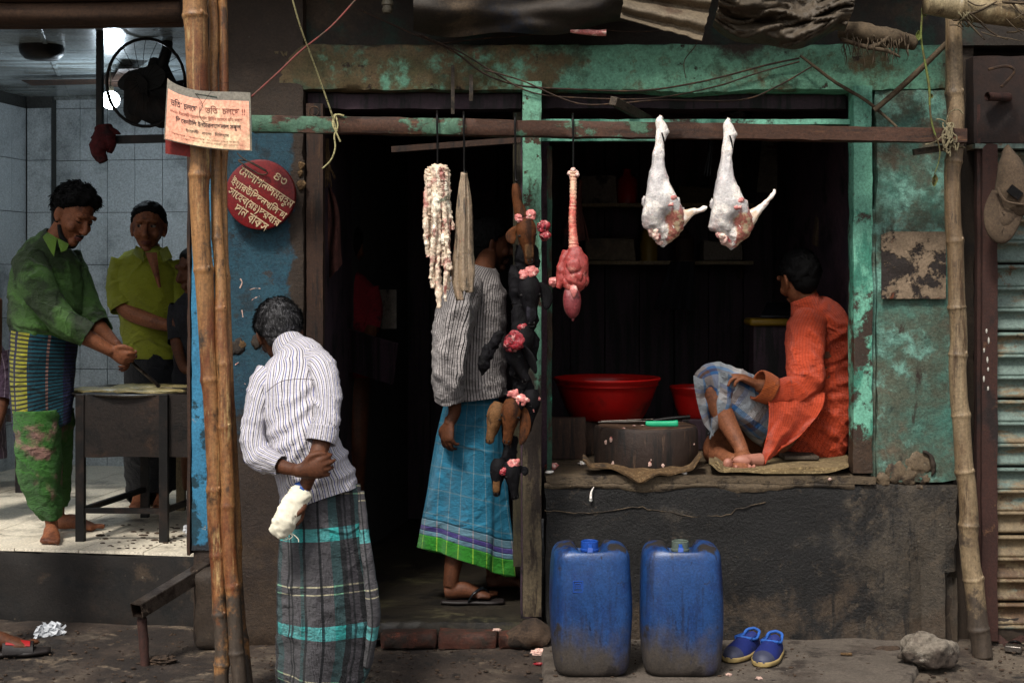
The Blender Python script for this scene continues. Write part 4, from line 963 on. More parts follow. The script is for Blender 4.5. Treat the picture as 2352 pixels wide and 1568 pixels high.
# right arm hanging down, elbow bent a little, forearm to the roll
body1.px([(742, 850, -.83, 24, 1), (751, 930, -.955, 21, 1), (742, 1005, -.995, 22, 1), (722, 1062, -1.03, 19, 1), (700, 1120, -1.01, 15, 1.1), (694, 1138, -1.0, 14, 1.1)], m=14)
hand(body1, P(691, 1135, -.99), V3(-.04, -.15, -1), V3(-.75, -.35, .1), V3(.4, -1, 0), L=.165, curl=(.65, .75, .8, .85), thc=.9)
body('body', body1, M['skin_dark'], O1, vox=.0048, sm=4)
hair(O1, L, .99, M['grey_hair'], hairline=.9, vol=1.10, curl=.05, strands=3800, low=-.11, slen=.026)
# torso of the shirt, from collar to hem
LT = lf([(716, 880, 640, 935, 8, .014), (708, 930, 615, 1000, 9, .018), (712, 975, 620, 1040, 9, .018), (700, 1010, 640, 1085, 8, .016), (600, 900, 590, 990, 8, .012), (640, 880, 622, 960, 8, .010), (720, 870, 712, 960, 6, .012), (790, 1040, 720, 1080, 8, .014), (806, 1080, 730, 1112, 8, .014), (660, 830, 720, 838, 7, .010), (660, 1090, 652, 1140, 7, .010), (760, 1060, 770, 1130, 8, .010), (700, 1095, 696, 1150, 6, .009)])
def d1(a, b, p):
    r = 1 - abs(fb((p.x * 5 + p.z * 3, p.y * 4, p.z * 7 - p.x * 5), 1, 5, 3)) * 2.4
    r2 = 1 - abs(fb((p.x * 16, p.y * 9, p.z * 5 - p.x * 2), 1, 15, 2)) * 2.4
    return .005 * r * (.4 + b) + .002 * r2 - .004 + .8 * LT(p)
t1 = MB()
t1.px([(664, 794, -.60, 32, 1), (680, 812, -.66, 44, .9), (686, 832, -.72, 68, .72), (684, 860, -.77, 83, .66), (680, 900, -.81, 86, .66), (684, 960, -.84, 82, .70), (696, 1020, -.86, 80, .76), (716, 1075, -.86, 82, .80), (730, 1118, -.86, 86, .80), (735, 1146, -.86, 88, .80)], m=150, sub=14, disp=d1, ph=.4, caps=False, sq=2.15)
# tilt the hem: higher at the right
for i, p in enumerate(t1.v):
    vv = HV + (CAMZ - p.z) / (p.y + CAMD) * FPX
    if vv > 1095:
        uu = CX + p.x / (p.y + CAMD) * FPX; k = (vv - 1095) / 51
        p.z -= S(8 - (uu - 650) * .16 if uu > 650 else 8, p.y) * k
sh = obj('shirt', t1, M['shirt_stripe'], O1)
sh.modifiers.new('s', 'SOLIDIFY').thickness = .003
# collar
cl = MB(); cl.px([(676, 815, -.672, 43, .92), (668, 802, -.645, 38, .96), (663, 792, -.625, 36, 1.)], m=40, sub=4, caps=False, disp=lambda a, b, p: .003 * math.sin(b * 3.14))
cl = obj('collar', cl, M['shirt_stripe'], sh); cl.modifiers.new('s', 'SOLIDIFY').thickness = .004
# yoke seam across the shoulders
ys = MB(); ys.tube([P(612, 900, -.935), P(645, 876, -.965), P(690, 870, -.972), P(722, 872, -.96)], [.0012] * 4, m=5); obj('seam', ys, M['ink'], sh)
ds = lambda o: (lambda a, b, p: .006 * crz((p.x, p.y, p.z + p.x * .6), 12, 8, 15, o) - .003 + .0035 * (1 - abs(fb((p.x * 12, p.y * 9, p.z * 13 + p.x * 6), 1, o, 3)) * 2.4) + .003 * math.sin(a * 12.6 + b * 9 + o))
sl_ = MB(); sl_.px([(716, 832, -.76, 34, 1), (738, 842, -.82, 33, 1.05), (750, 880, -.90, 28, 1.1), (752, 935, -.955, 27, 1.1), (746, 985, -.985, 28, 1.1), (742, 1004, -.99, 29, 1.1)], m=56, sub=12, disp=ds(3), ph=.3, caps=False)
o_ = obj('sleeve', sl_, M['shirt_stripe'], sh); o_.modifiers.new('s', 'SOLIDIFY').thickness = .003
cf = MB(); cf.px([(744, 978, -.985, 30, 1.12), (740, 1002, -.992, 32, 1.12), (737, 1016, -.998, 31, 1.12)], m=48, sub=6, caps=False, disp=lambda a, b, p: .004 * fb(p, 20, 4)); o_ = obj('cuff', cf, M['shirt_stripe'], sh); o_.modifiers.new('s', 'SOLIDIFY').thickness = .006
sl2 = MB(); sl2.px([(622, 858, -.79, 28, 1), (600, 895, -.82, 29, 1.05), (586, 955, -.87, 26, 1.1), (582, 1012, -.92, 27, 1.1), (594, 1044, -.955, 27, 1.1), (622, 1060, -.99, 24, 1.1), (645, 1068, -1.005, 21, 1.15)], m=56, sub=12, disp=ds(8), ph=.3, caps=False)
o_ = obj('sleeve', sl2, M['shirt_stripe'], sh); o_.modifiers.new('s', 'SOLIDIFY').thickness = .003
# wrap
def d2(a, b, p):
    r = 1 - abs(fb((p.x * 6, p.y * 4, p.z * 3 + p.x * 4), 1, 25, 3)) * 2.2
    h = math.sin(b * 60 + 6 * nz((a * 5, b * 4, 2))) * max(0, b - .55) * 2 * (.3 + .7 * abs(nz((a * 3, b * 2, 7))))
    e = math.exp(-((a - .06) / .05) ** 2) * .020 + .010 * math.sin(a * 6.283 * 5 + 2 * b + 1) * (.3 + b)
    return .004 * r + .0035 * h + e * b + .007 * crz((p.x + p.z * .1, p.y, p.z + p.x * .3), 8, 6, 6, 3) * (.3 + b) - .002
lg = MB(); lg.px([(738, 1112, -.83, 86, .78), (738, 1160, -.84, 92, .78), (742, 1230, -.84, 98, .78), (746, 1300, -.84, 103, .74), (750, 1390, -.84, 110, .70), (752, 1460, -.83, 110, .68), (745, 1530, -.82, 100, .68), (738, 1590, -.81, 90, .68)], m=128, sub=16, disp=d2, caps=False, ph=-.9)
o_ = obj('wrap', lg, M['lungi_plaid'], O1); o_.modifiers.new('s', 'SOLIDIFY').thickness = .003
wf = MB(); wf.px([(828, 1128, -.86, 8, 1), (838, 1230, -.90, 12, 1.3), (850, 1330, -.92, 15, 1.4), (858, 1430, -.92, 14, 1.5), (842, 1530, -.90, 9, 1.4)], m=20, sub=10, disp=lambda a, b, p: .004 * fb(p, 14, 2)); obj('wrap_fold', wf, M['lungi_plaid'], o_)
# roll in his hand
RL = thing('wrapped_bundle', P(660, 1180, -1.02), 'white wrapped bundle with loose strings held behind the grey haired man', 'bundle')
rb = MB(); rb.px([(700, 1120, -1.0, 17, 1), (690, 1134, -1.01, 24, 1), (668, 1172, -1.03, 27, .9), (650, 1204, -1.04, 25, .85), (637, 1226, -1.045, 19, .7), (634, 1231, -1.045, 9, .6)], m=40, sub=9, sq=2.5, disp=lambda a, b, p: .004 * fb((p.x * 8, p.y * 8, p.z * 14), 2.2, 3) + .006 * crz(p, 24, 12, 20, 5) - .002)
obj('wrapping', rb, M['white_cloth'], RL)
rb = MB(); rb.px([(702, 1113, -1.0, 9, 1), (697, 1118, -1.01, 18, .9), (692, 1126, -1.012, 20, .8)], m=14, disp=lambda a, b, p: .004 * fb(p, 60)); obj('blue_wrapper', rb, M['blue_plastic'], RL)
for L_ in ([(640, 1222), (655, 1232), (668, 1224), (684, 1236), (686, 1244)], [(636, 1226), (646, 1232), (640, 1236)], [(650, 1224), (662, 1236), (650, 1240)], [(660, 1222), (672, 1230), (664, 1238)]):
    rb = MB(); rb.tube([P(a, b, -1.045) for a, b in L_], [.0016] * len(L_), m=5); obj('string', rb, M['white_cloth'], RL)

# -------- man standing in the doorway behind the hanging meat
O2 = thing('person', P(1100, 1385, .38), 'man in grey striped shirt and blue checked wrap standing in the doorway', 'person')
b2 = MB()
L, f, s_, up = head(b2, P(1124, 562, .62), V3(.96, .25, -.1), (0, 0, 1), .98)
b2.px([(1122, 590, .58, 22, 1), (1112, 615, .48, 26, 1), (1108, 640, .44, 34, 1), (1100, 690, .42, 62, .8), (1095, 800, .42, 62, .8), (1090, 920, .42, 62, .8), (1090, 1000, .42, 60, .8)], m=18)
b2.px([(1080, 980, .40, 42, 1), (1062, 1150, .38, 32, 1), (1040, 1300, .36, 20, 1), (1034, 1345, .36, 17, 1)], m=14)
b2.px([(1120, 980, .55, 42, 1), (1130, 1150, .62, 32, 1), (1135, 1300, .70, 20, 1), (1138, 1345, .70, 17, 1)], m=14)
foot(b2, P(1023, 1376, .36), V3(1, .05, -.0), (0, 0, 1), (0, 1, 0), L=.235)
foot(b2, P(1120, 1350, .70), V3(1, .05, 0), (0, 0, 1), (0, 1, 0), L=.235)
b2.px([(1070, 665, .30, 26, 1), (1045, 760, .22, 24, 1), (1035, 860, .20, 20, 1), (1045, 940, .24, 15, 1), (1030, 975, .24, 12, 1.1)], m=12)
hand(b2, P(1032, 968, .24), V3(-.12, -.1, -1), V3(.6, .6, 0), V3(-.5, .5, 0), L=.16, curl=(.5, .5, .5, .6))
body('body', b2, M['skin_dark'], O2, sm=4)
hair(O2, L, .98, M['hair'], hairline=.8, vol=1.07, curl=.04, strands=900)
s2 = MB(); s2.px([(1112, 612, .44, 26, 1), (1108, 628, .44, 42, .9), (1098, 655, .42, 62, .8), (1092, 720, .42, 70, .85), (1088, 800, .42, 72, .9), (1086, 870, .42, 74, .9), (1090, 915, .42, 76, .85)], m=70, sub=9, disp=fold(.007, 5, 8, (1, 1, .6), 3, .4), caps=False)
s2o = obj('shirt', s2, M['shirt_grey'], O2); s2o.modifiers.new('s', 'SOLIDIFY').thickness = .003
s3 = MB(); L3 = lf([(1050, 680, 1020, 760, 7, .016), (1070, 700, 1050, 860, 8, .020), (1030, 720, 1012, 850, 7, .016), (1062, 780, 1040, 900, 6, .016), (1010, 800, 1060, 870, 8, .014), (1006, 860, 1050, 905, 7, .014), (1080, 660, 1040, 720, 8, .016)])
s3.px([(1078, 642, .34, 34, 1), (1058, 680, .27, 46, 1), (1044, 740, .23, 46, 1), (1034, 800, .21, 42, 1), (1030, 860, .21, 38, 1.05), (1032, 900, .22, 35, 1.05), (1034, 918, .23, 34, 1)], m=56, sub=10, disp=lambda a, b, p: fold(.006, 4, 10, (1, 1, .5), 9, .3)(a, b, p) + L3(p) - .004, caps=False)
o_ = obj('sleeve', s3, M['shirt_grey'], s2o); o_.modifiers.new('s', 'SOLIDIFY').thickness = .003
# wrap in bands so the coloured hem is cut straight
def ring2(t):
    "centre column, half width, row for the wrap at height t"
    Ls = [(0, 1085, 58, 905), (.3, 1078, 74, 1010), (.6, 1072, 88, 1130), (.8, 1070, 97, 1215), (1, 1068, 102, 1290)]
    for a, b in zip(Ls, Ls[1:]):
        if t <= b[0]: k = (t - a[0]) / (b[0] - a[0]); return [a[i] + (b[i] - a[i]) * k for i in range(1, 4)]
    return Ls[-1][1:]
def band2(name, t0, t1, m, n_=40):
    mb = MB(); rows = []; N2 = 90
    for i in range(n_ + 1):
        t = t0 + (t1 - t0) * i / n_; c_, h_, v_ = ring2(t); row = []
        for j in range(N2):
            a = 6.2832 * j / N2
            fd = 1 + .12 * math.sin(a * 5 + 2.6 * t + .6 * math.sin(a * 2)) * t + .03 * math.sin(a * 13 + 3 * t) * t + .02 * nz((math.cos(a) * 2, math.sin(a) * 2, t * 5))
            u = c_ + h_ * math.cos(a) * fd
            vv = v_ + (math.cos(a) * 34 * t)      # hem hangs lower at the right
            if a > math.pi: pass
            row.append(P(u, vv, .38 + S(h_ * .55, .38) * math.sin(a) * fd * .9))
        rows.append(row)
    mb.rows(rows, lambda i, j: (j / N2 * 1.7, (t0 + (t1 - t0) * i / n_) * .72), True)
    o = obj(name, mb, m, O2); o.modifiers.new('s', 'SOLIDIFY').thickness = .003; return o
band2('wrap', 0, .80, M['lungi_blue'], 60); band2('wrap_band', .80, .845, M['hem_band'], 6); band2('wrap_band', .845, .875, M['hem_purple'], 4); band2('wrap_band', .875, .905, M['hem_band'], 4); band2('wrap_hem', .905, 1.0, M['hem_green'], 10)
def sandal(name, heel, d, side, label, L=.27, grp=None):
    t = thing(name, heel, label, 'sandal', grp)
    mb = MB(); d = Vector(d).normalized(); sd_ = Vector(side).normalized()
    mb.tube([heel - d * .02 + V3(0, 0, -.006), heel + d * .05 + V3(0, 0, -.006), heel + d * .13 + V3(0, 0, -.006), heel + d * .2 + V3(0, 0, -.006), heel + d * (L - .015) + V3(0, 0, -.006)], [(.02, .009), (.038, .010), (.036, .010), (.048, .010), (.026, .009)], m=16, ref=(0, 0, 1), sq=2.6)
    obj('sandal_sole', mb, M['flip'], t)
    for q in (-1, 1):
        mb = MB(); mb.tube([heel + d * .10 + sd_ * q * .036, heel + d * .125 + sd_ * q * .034 + V3(0, 0, .040), heel + d * .165 + sd_ * q * .012 + V3(0, 0, .052), heel + d * .195 + V3(0, 0, .022)], [(.010, .003), (.012, .003), (.010, .003), (.005, .003)], m=10, ref=(0, 0, 1)); obj('strap', mb, M['strap'], t)
    return t
sandal('sandal', P(1023, 1378, .36), V3(1, .05, 0), V3(0, 1, 0), 'black rubber sandal on the foot of the man in the blue wrap')

# -------- seated butcher in orange
O3 = thing('person', P(1850, 1078, .55), 'man in orange shirt sitting on the counter edge with one knee raised', 'person')
b3 = MB()
fd3 = V3(-.42, .85, -.32)
L, f, s_, up = head(b3, P(1836, 640, .50), fd3, V3(-.1, .1, 1), 1.03)
b3.px([(1848, 670, .50, 27, 1), (1856, 708, .52, 34, 1), (1872, 750, .52, 62, .7), (1885, 850, .50, 70, .7), (1872, 950, .50, 74, .7), (1850, 1010, .5, 70, .7), (1835, 1035, .5, 50, .8)], m=18)
# near (left) leg, knee up; foot at the counter edge
b3.px([(1800, 1010, .42, 50, 1), (1715, 930, .34, 42, 1), (1640, 885, .30, 32, 1), (1640, 905, .28, 30, 1), (1668, 965, .24, 24, 1), (1700, 1025, .18, 17, 1), (1706, 1050, .15, 17, 1)], m=14)
foot(b3, P(1712, 1070, .15) - V3(-.015, 0, .0), V3(-.5, -.85, -.12), V3(0, .2, 1), V3(-.85, .5, 0), L=.17)
# far foot, sole turned to the street
b3.px([(1800, 1020, .60, 48, 1), (1680, 1010, .50, 40, 1), (1640, 1040, .34, 26, 1), (1690, 1062, .16, 17, 1)], m=14)
b3.px([(1850, 760, .36, 36, 1), (1850, 830, .30, 30, 1), (1852, 885, .26, 27, 1), (1800, 893, .22, 22, 1), (1755, 888, .20, 17, 1), (1738, 884, .20, 15, 1)], m=14)
hand(b3, P(1742, 884, .20), V3(-.85, -.05, .40), V3(-.2, .2, -1), V3(-.3, .8, .2), L=.175, curl=(.45, .5, .55, .6), spread=.2, k=1.05)
body('body', b3, M['skin'], O3, sm=4)
hair(O3, L, 1.03, M['hair'], hairline=.9, vol=1.06, curl=.05, strands=2600, low=-.10, slen=.014)
# soles and toes facing the street
so = MB()
so.ball(P(1672, 1064, .05), (.021, .018, .023), n=8, m=12)
so.ball(P(1705, 1058, .065), (.042, .022, .023), n=10, m=14, disp=lambda o: .08 * fb(o, 1.5))
for i, u in enumerate((1690, 1701, 1712, 1722, 1732)): so.ball(P(u, 1072 - (i == 4), .04), (.0095 - .0006 * i, .013, .0105), n=8, m=10)
so.tube([P(1705, 1056, .07), P(1748, 1056, .11)], [(.022, .022), (.03, .028)], m=12)
body('bare_sole', so, M['sole'], O3, vox=.003, sm=3)
LK = lf([(1886, 800, 1955, 762, 7, .020), (1885, 835, 1958, 800, 8, .022), (1880, 868, 1956, 838, 7, .018), (1872, 905, 1956, 872, 9, .024), (1860, 932, 1950, 912, 8, .022), (1800, 925, 1945, 962, 8, .022), (1796, 946, 1915, 1002, 9, .024), (1790, 970, 1880, 1035, 9, .020), (1880, 745, 1896, 800, 6, .020), (1840, 720, 1885, 742, 6, .012), (1905, 730, 1950, 745, 7, .014), (1770, 905, 1850, 915, 7, .016)])
k3 = MB()
def dk(a, b, p):
    r = 1 - abs(fb((p.x * 3 + p.z * 4, p.y * 4, p.z * 9 + p.x * 7), 1, 35, 3)) * 2.3
    return .006 * r * (.3 + b) + .005 * crz((p.x * .7 + p.z * .2, p.y, p.z - p.x * .45), 6, 5, 11, 8) * (.25 + b) - .006 + LK(p)
k3.px([(1848, 682, .50, 30, 1), (1852, 700, .51, 38, 1), (1862, 718, .52, 62, .78), (1876, 750, .53, 76, .74), (1888, 800, .53, 72, .80), (1893, 860, .52, 68, .85), (1882, 930, .51, 84, .82), (1855, 985, .50, 98, .78), (1835, 1020, .50, 100, .72), (1820, 1046, .50, 80, .65), (1812, 1054, .5, 40, .5)], m=150, sub=16, disp=dk, ph=.4, sq=2.2)
ko = obj('shirt', k3, M['orange'], O3)
c3 = MB(); c3.px([(1856, 712, .51, 38, 1), (1850, 694, .50, 32, 1), (1846, 684, .50, 30, 1)], m=30, caps=False); o_ = obj('collar', c3, M['orange'], ko); o_.modifiers.new('s', 'SOLIDIFY').thickness = .006
LS = lf([(1850, 860, 1890, 890, 7, .018), (1812, 880, 1850, 905, 6, .018), (1800, 875, 1815, 915, 6, .014), (1860, 760, 1890, 810, 7, .016), (1866, 820, 1888, 870, 7, .014), (1820, 800, 1824, 870, 7, .010)])
sv = MB(); sv.px([(1862, 732, .42, 40, .9), (1850, 770, .36, 46, .95), (1848, 820, .31, 44, 1), (1850, 866, .27, 44, 1), (1830, 896, .245, 38, 1), (1790, 902, .225, 34, 1), (1762, 893, .21, 30, 1)], m=60, sub=12, disp=lambda a, b, p: LS(p) - .004 + (.005 * crz((p.x - p.z * .5, p.y, p.z), 11, 8, 13, 6) - .003) * (.35 + b), caps=False)
o_ = obj('sleeve', sv, M['orange'], ko); o_.modifiers.new('s', 'SOLIDIFY').thickness = .003
cf = MB(); cf.px([(1772, 896, .215, 31, 1.02), (1750, 887, .205, 33, 1.02), (1740, 883, .20, 32, 1.02)], m=40, caps=False, disp=lambda a, b, p: .003 * fb(p, 24)); o_ = obj('cuff', cf, M['orange_in'], ko); o_.modifiers.new('s', 'SOLIDIFY').thickness = .007
# front flap of the shirt falling over the thigh to the mat
def flap(a, b):
    # a across (left to right), b down
    lu = 1762 - 6 * b - 6 * b * (b > .4) * (b - .4) + 6 * math.sin(b * 5); ru = 1895 - 100 * b ** 1.6
    u = lu + (ru - lu) * a; v = 900 + 182 * b - 60 * a * b ** 2 - 4 * math.sin(a * 6) + 6 * nz((a * 5, b * 3, 0))
    y = .17 - .05 * b + .05 * a + .016 * math.sin(a * 9 + b * 2.5) * (.4 + b) + .012 * nz((a * 4, b * 6, 3))
    return P(u, v, y)
fm = MB(); fm.sheet(flap, 60, 60, .003, W=.25, H=.33); obj('shirt_flap', fm, M['orange'], ko)
# wrap over the raised knee
w3 = MB()
w3.px([(1800, 985, .44, 62, .9), (1745, 945, .36, 60, .9), (1690, 905, .31, 56, .85), (1645, 878, .285, 46, .85), (1622, 878, .27, 32, .9), (1612, 890, .26, 16, .9)], m=60, sub=10, ref=(0, -1, 0), disp=lambda a, b, p: .007 * (1 - abs(fb((p.x * 9, p.y * 7, p.z * 9 + p.x * 5), 1, 16, 3)) * 2.2))
wo = obj('wrap', w3, M['plaid_blue'], O3)
def fl2(a, b):
    lu = 1594 + 34 * b ** 1.5; ru = 1690 - 12 * b - 30 * max(0, b - .4) * 1.6
    if b > .75: ru -= (b - .75) * 90; lu += (b - .75) * 40
    u = lu + (ru - lu) * a; v = 862 + 138 * b + 8 * math.sin(a * 7 + b * 3)
    return P(u, v, .22 + .03 * math.cos(a * 3) * 1 - .02 * math.sin(a * 10 + 2 * b) + .02 * nz((a * 5, b * 5, 1)) + .06 * b * a)
fm = MB(); fm.sheet(fl2, 40, 44, .003, W=.2, H=.3); obj('wrap_flap', fm, M['plaid_blue'], wo)

# -------- cook in the green shirt
O4 = thing('person', P(125, 1240, .75), 'young cook in dark green shirt and navy and yellow wrap bending over the griddle', 'person')
b4 = MB(); cy = .78
L, f, s_, up = head(b4, P(168, 494, cy - .02), V3(.72, -.50, -.48), V3(.40, -.12, .9), 1.06); L4 = (L, f, s_, up)
b4.px([(152, 508, cy, 24, 1), (140, 535, cy + .02, 27, 1), (118, 575, cy + .03, 36, 1), (108, 620, cy, 66, .8), (100, 700, cy, 66, .8), (92, 780, cy, 64, .8), (90, 860, cy, 64, .8)], m=18)
b4.px([(80, 850, cy - .06, 42, 1), (90, 1000, cy - .06, 33, 1), (112, 1130, cy - .07, 22, 1), (118, 1195, cy - .08, 15, 1), (120, 1215, cy - .08, 15, 1)], m=14)
foot(b4, V3(P(114, 1200, cy - .08).x, cy - .05, EZ), V3(.25, -.95, 0), (0, 0, 1), V3(1, .2, 0), L=.22)
b4.px([(110, 850, cy + .12, 42, 1), (120, 1000, cy + .14, 33, 1), (130, 1120, cy + .16, 20, 1), (134, 1180, cy + .17, 14, 1)], m=14)
foot(b4, V3(P(130, 1190, cy + .17).x, cy + .17, EZ), V3(1, -.15, 0), (0, 0, 1), V3(0, 1, 0), L=.23)
b4.px([(66, 620, cy - .16, 32, 1), (108, 695, cy - .22, 28, 1), (160, 752, cy - .27, 24, 1), (215, 783, cy - .25, 18, 1.1), (258, 808, cy - .23, 13, 1.1)], m=14)
hand(b4, P(254, 805, cy - .23), V3(.80, -.1, -.42), V3(.1, .8, -.3), V3(.5, -.35, .8), L=.165, curl=(.75, .75, .8, .8), thc=.4)
b4.px([(160, 610, cy + .12, 28, 1), (190, 690, cy + .08, 25, 1), (212, 735, cy + .03, 22, 1), (245, 770, cy - .06, 16, 1.1), (272, 798, cy - .12, 12, 1.1)], m=14)
hand(b4, P(270, 795, cy - .12), V3(.62, -.15, -.75), V3(-.3, .7, -.3), V3(-.3, -.4, .8), L=.165, curl=(.5, .6, .7, .8), thc=.5)
body('body', b4, M['skin'], O4, sm=4)
L, f, s_, up = L4
face_parts(O4, L, f, s_, up, 1.06, (0, -1), down=True)
hair(O4, L, 1.06, M['hair'], hairline=.62, vol=1.10, top=.20, curl=.12, sc=11, strands=2200, slen=.024)
bd4 = MB(); bd4.tube([L(.014, .062, -.050), L(.040, .050, -.088), L(.066, .022, -.114), L(.072, 0, -.118), L(.066, -.022, -.114), L(.040, -.050, -.088), L(.014, -.062, -.050)], [(.012, .006)] * 7, m=8, ref=f)
obj('beard', bd4, M['brow'], O4)
mu = MB(); mu.tube([L(.092, -.022, -.058), L(.106, 0, -.052), L(.092, .022, -.058)], [(.003, .003), (.006, .003), (.003, .003)], m=8, ref=f); obj('moustache', mu, M['brow'], O4)
LG = lf([(70, 640, 150, 700, 8, .014), (60, 700, 160, 745, 8, .016), (50, 745, 150, 775, 7, .014), (150, 600, 160, 740, 7, .012), (120, 600, 150, 700, 7, .010), (100, 650, 180, 730, 7, .012)])
g4 = MB(); g4.px([(132, 545, cy + .02, 30, 1), (122, 560, cy + .02, 44, .9), (112, 590, cy, 68, .76), (106, 640, cy, 80, .76), (106, 700, cy, 84, .8), (106, 750, cy, 80, .85), (104, 780, cy, 74, .85), (102, 792, cy, 66, .85)], m=70, sub=9, disp=lambda a, b, p: fold(.007, 3, 7, (1, 1, 1.6), 3, .3, .6)(a, b, p) + LG(p), caps=False)
go = obj('shirt', g4, M['green_shirt'], O4); go.modifiers.new('s', 'SOLIDIFY').thickness = .003
for pts in ([(66, 598, cy - .12, 38, 1), (84, 650, cy - .19, 38, 1), (112, 700, cy - .23, 34, 1), (146, 738, cy - .265, 31, 1), (186, 762, cy - .26, 27, 1.1), (200, 770, cy - .255, 27, 1.1)],
            [(150, 592, cy + .11, 34, 1), (178, 650, cy + .09, 33, 1), (200, 705, cy + .05, 30, 1), (222, 740, cy + .0, 25, 1), (234, 752, cy - .03, 24, 1)]):
    sv = MB(); sv.px(pts, m=48, sub=9, disp=fold(.006, 3, 10, (1, 1, 1.4), pts[0][0], .4), caps=False); o_ = obj('sleeve', sv, M['green_shirt'], go); o_.modifiers.new('s', 'SOLIDIFY').thickness = .004
def collar_wing(pts, m, par, th=.004):
    mb = MB(); n0 = [Vector(p) for p in pts]
    mb.sheet(lambda a, b: n0[0].lerp(n0[1], a).lerp(n0[3].lerp(n0[2], a), b) + Vector((0, -.008 * math.sin(a * 3.14) * math.sin(b * 3.14), 0)), 6, 6, th); return obj('collar', mb, m, par)
collar_wing([P(110, 535, cy - .05), P(132, 548, cy - .12), P(124, 590, cy - .19), P(98, 545, cy - .10)], M['collar_green'], go)
collar_wing([P(132, 548, cy - .12), P(158, 562, cy - .14), P(152, 576, cy - .17), P(140, 580, cy - .19)], M['collar_green'], go)
lw4 = MB(); lw4.px([(102, 765, cy - .02, 74, .8), (98, 810, cy - .02, 74, .85), (96, 880, cy - .02, 72, .85), (98, 950, cy - .02, 68, .85), (100, 1000, cy - .02, 62, .8)], m=90, sub=10, disp=lambda a, b, p: .008 * math.sin(a * 6.283 * 4 + b) * (.4 + b) + .004 * fb(p, 14), caps=False, ph=2.6)
for p in lw4.v:
    vv = HV + (CAMZ - p.z) / (p.y + CAMD) * FPX; uu = CX + p.x / (p.y + CAMD) * FPX
    if vv > 850: p.z += S((uu - 60) * .42 - 12, p.y) * (vv - 850) / 150
o_ = obj('wrap', lw4, M['lungi_yellow'], O4); o_.modifiers.new('s', 'SOLIDIFY').thickness = .003
for pts in ([(86, 940, cy - .07, 52, 1), (88, 1010, cy - .07, 50, 1), (92, 1080, cy - .07, 48, 1), (104, 1140, cy - .07, 38, 1), (116, 1180, cy - .08, 26, 1), (118, 1190, cy - .08, 20, 1)],
            [(128, 940, cy + .12, 40, 1), (130, 1040, cy + .14, 34, 1), (133, 1110, cy + .16, 27, 1), (136, 1162, cy + .17, 18, 1)]):
    pm = MB(); pm.px(pts, m=44, sub=8, disp=fold(.008, 4, 12, (1, 1, 1.6), pts[0][0], .2, .5), caps=False); o_ = obj('trouser_leg', pm, M['green_pants'], O4); o_.modifiers.new('s', 'SOLIDIFY').thickness = .003

# -------- man in the yellow green shirt behind the griddle
O5 = thing('person', P(345, 1160, 1.75), 'dark haired man in yellow green open collared shirt standing behind the griddle', 'person')
b5 = MB(); cy = 1.55
L, f, s_, up = head(b5, P(341, 524, cy), V3(.12, -1, -.04), (0.02, 0, 1), 1.08); L5 = (L, f, s_, up)
b5.px([(345, 560, cy + .02, 22, 1), (345, 590, cy + .02, 28, 1), (342, 620, cy, 58, .7), (345, 700, cy, 58, .7), (352, 780, cy, 55, .75), (352, 840, cy, 55, .8)], m=18)
for du in (-26, 28): b5.px([(350 + du, 830, cy, 34, 1), (346 + du, 1000, cy + .1, 26, 1), (344 + du, 1110, cy + .15, 17, 1), (344 + du, 1140, cy + .15, 13, 1)], m=12)
for du in (-26, 28): foot(b5, Vector((P(344 + du, 1100, cy + .15).x, cy + .17, EZ)), V3(.2, -1, 0), (0, 0, 1), V3(1 if du < 0 else -1, 0, 0), L=.23)
b5.px([(285, 620, cy, 26, 1), (280, 680, cy - .02, 23, 1), (296, 715, cy - .08, 20, 1), (350, 738, cy - .16, 17, 1), (405, 752, cy - .2, 13, 1.1)], m=12)
hand(b5, P(402, 750, cy - .2), V3(1, -.2, -.05), V3(0, .5, -1), V3(.1, -.8, .3), L=.165)
b5.px([(402, 620, cy, 24, 1), (415, 690, cy, 20, 1), (425, 740, cy - .1, 16, 1), (440, 760, cy - .2, 13, 1)], m=12)
body('body', b5, M['skin'], O5, sm=4)
L, f, s_, up = L5
face_parts(O5, L, f, s_, up, 1.08, (.9, 0))
hair(O5, L, 1.08, M['hair'], hairline=.55, vol=1.08, top=.05, curl=.05, sc=9, low=-.04, strands=1500, slen=.012)
y5 = MB(); y5.px([(345, 575, cy + .03, 28, 1), (345, 588, cy + .02, 46, .85), (340, 612, cy, 72, .66), (338, 660, cy, 76, .7), (345, 720, cy, 70, .76), (350, 780, cy, 66, .8), (352, 806, cy, 66, .8), (352, 822, cy, 64, .8)], m=70, sub=9, disp=fold(.006, 3, 8, (1, 1, 1.5), 13, .5, .5), caps=False)
yo = obj('shirt', y5, M['yellow_shirt'], O5); yo.modifiers.new('s', 'SOLIDIFY').thickness = .003
for pts in ([(290, 600, cy, 32, 1), (278, 640, cy - .01, 30, 1), (278, 680, cy - .03, 29, 1), (286, 708, cy - .05, 30, 1)], [(396, 600, cy, 28, 1), (408, 650, cy, 25, 1), (414, 700, cy - .02, 23, 1)]):
    sv = MB(); sv.px(pts, m=44, sub=8, disp=fold(.005, 3, 11, (1, 1, 1.4), pts[0][0], .4), caps=False); o_ = obj('sleeve', sv, M['yellow_shirt'], yo); o_.modifiers.new('s', 'SOLIDIFY').thickness = .004
yf = cy - .17
collar_wing([P(313, 565, cy - .06), P(330, 575, cy - .10), P(330, 602, yf - .02), P(305, 585, yf + .03)], M['yellow_shirt'], yo)
collar_wing([P(366, 575, cy - .10), P(384, 566, cy - .06), P(396, 592, yf + .03), P(376, 604, yf - .02)], M['yellow_shirt'], yo)
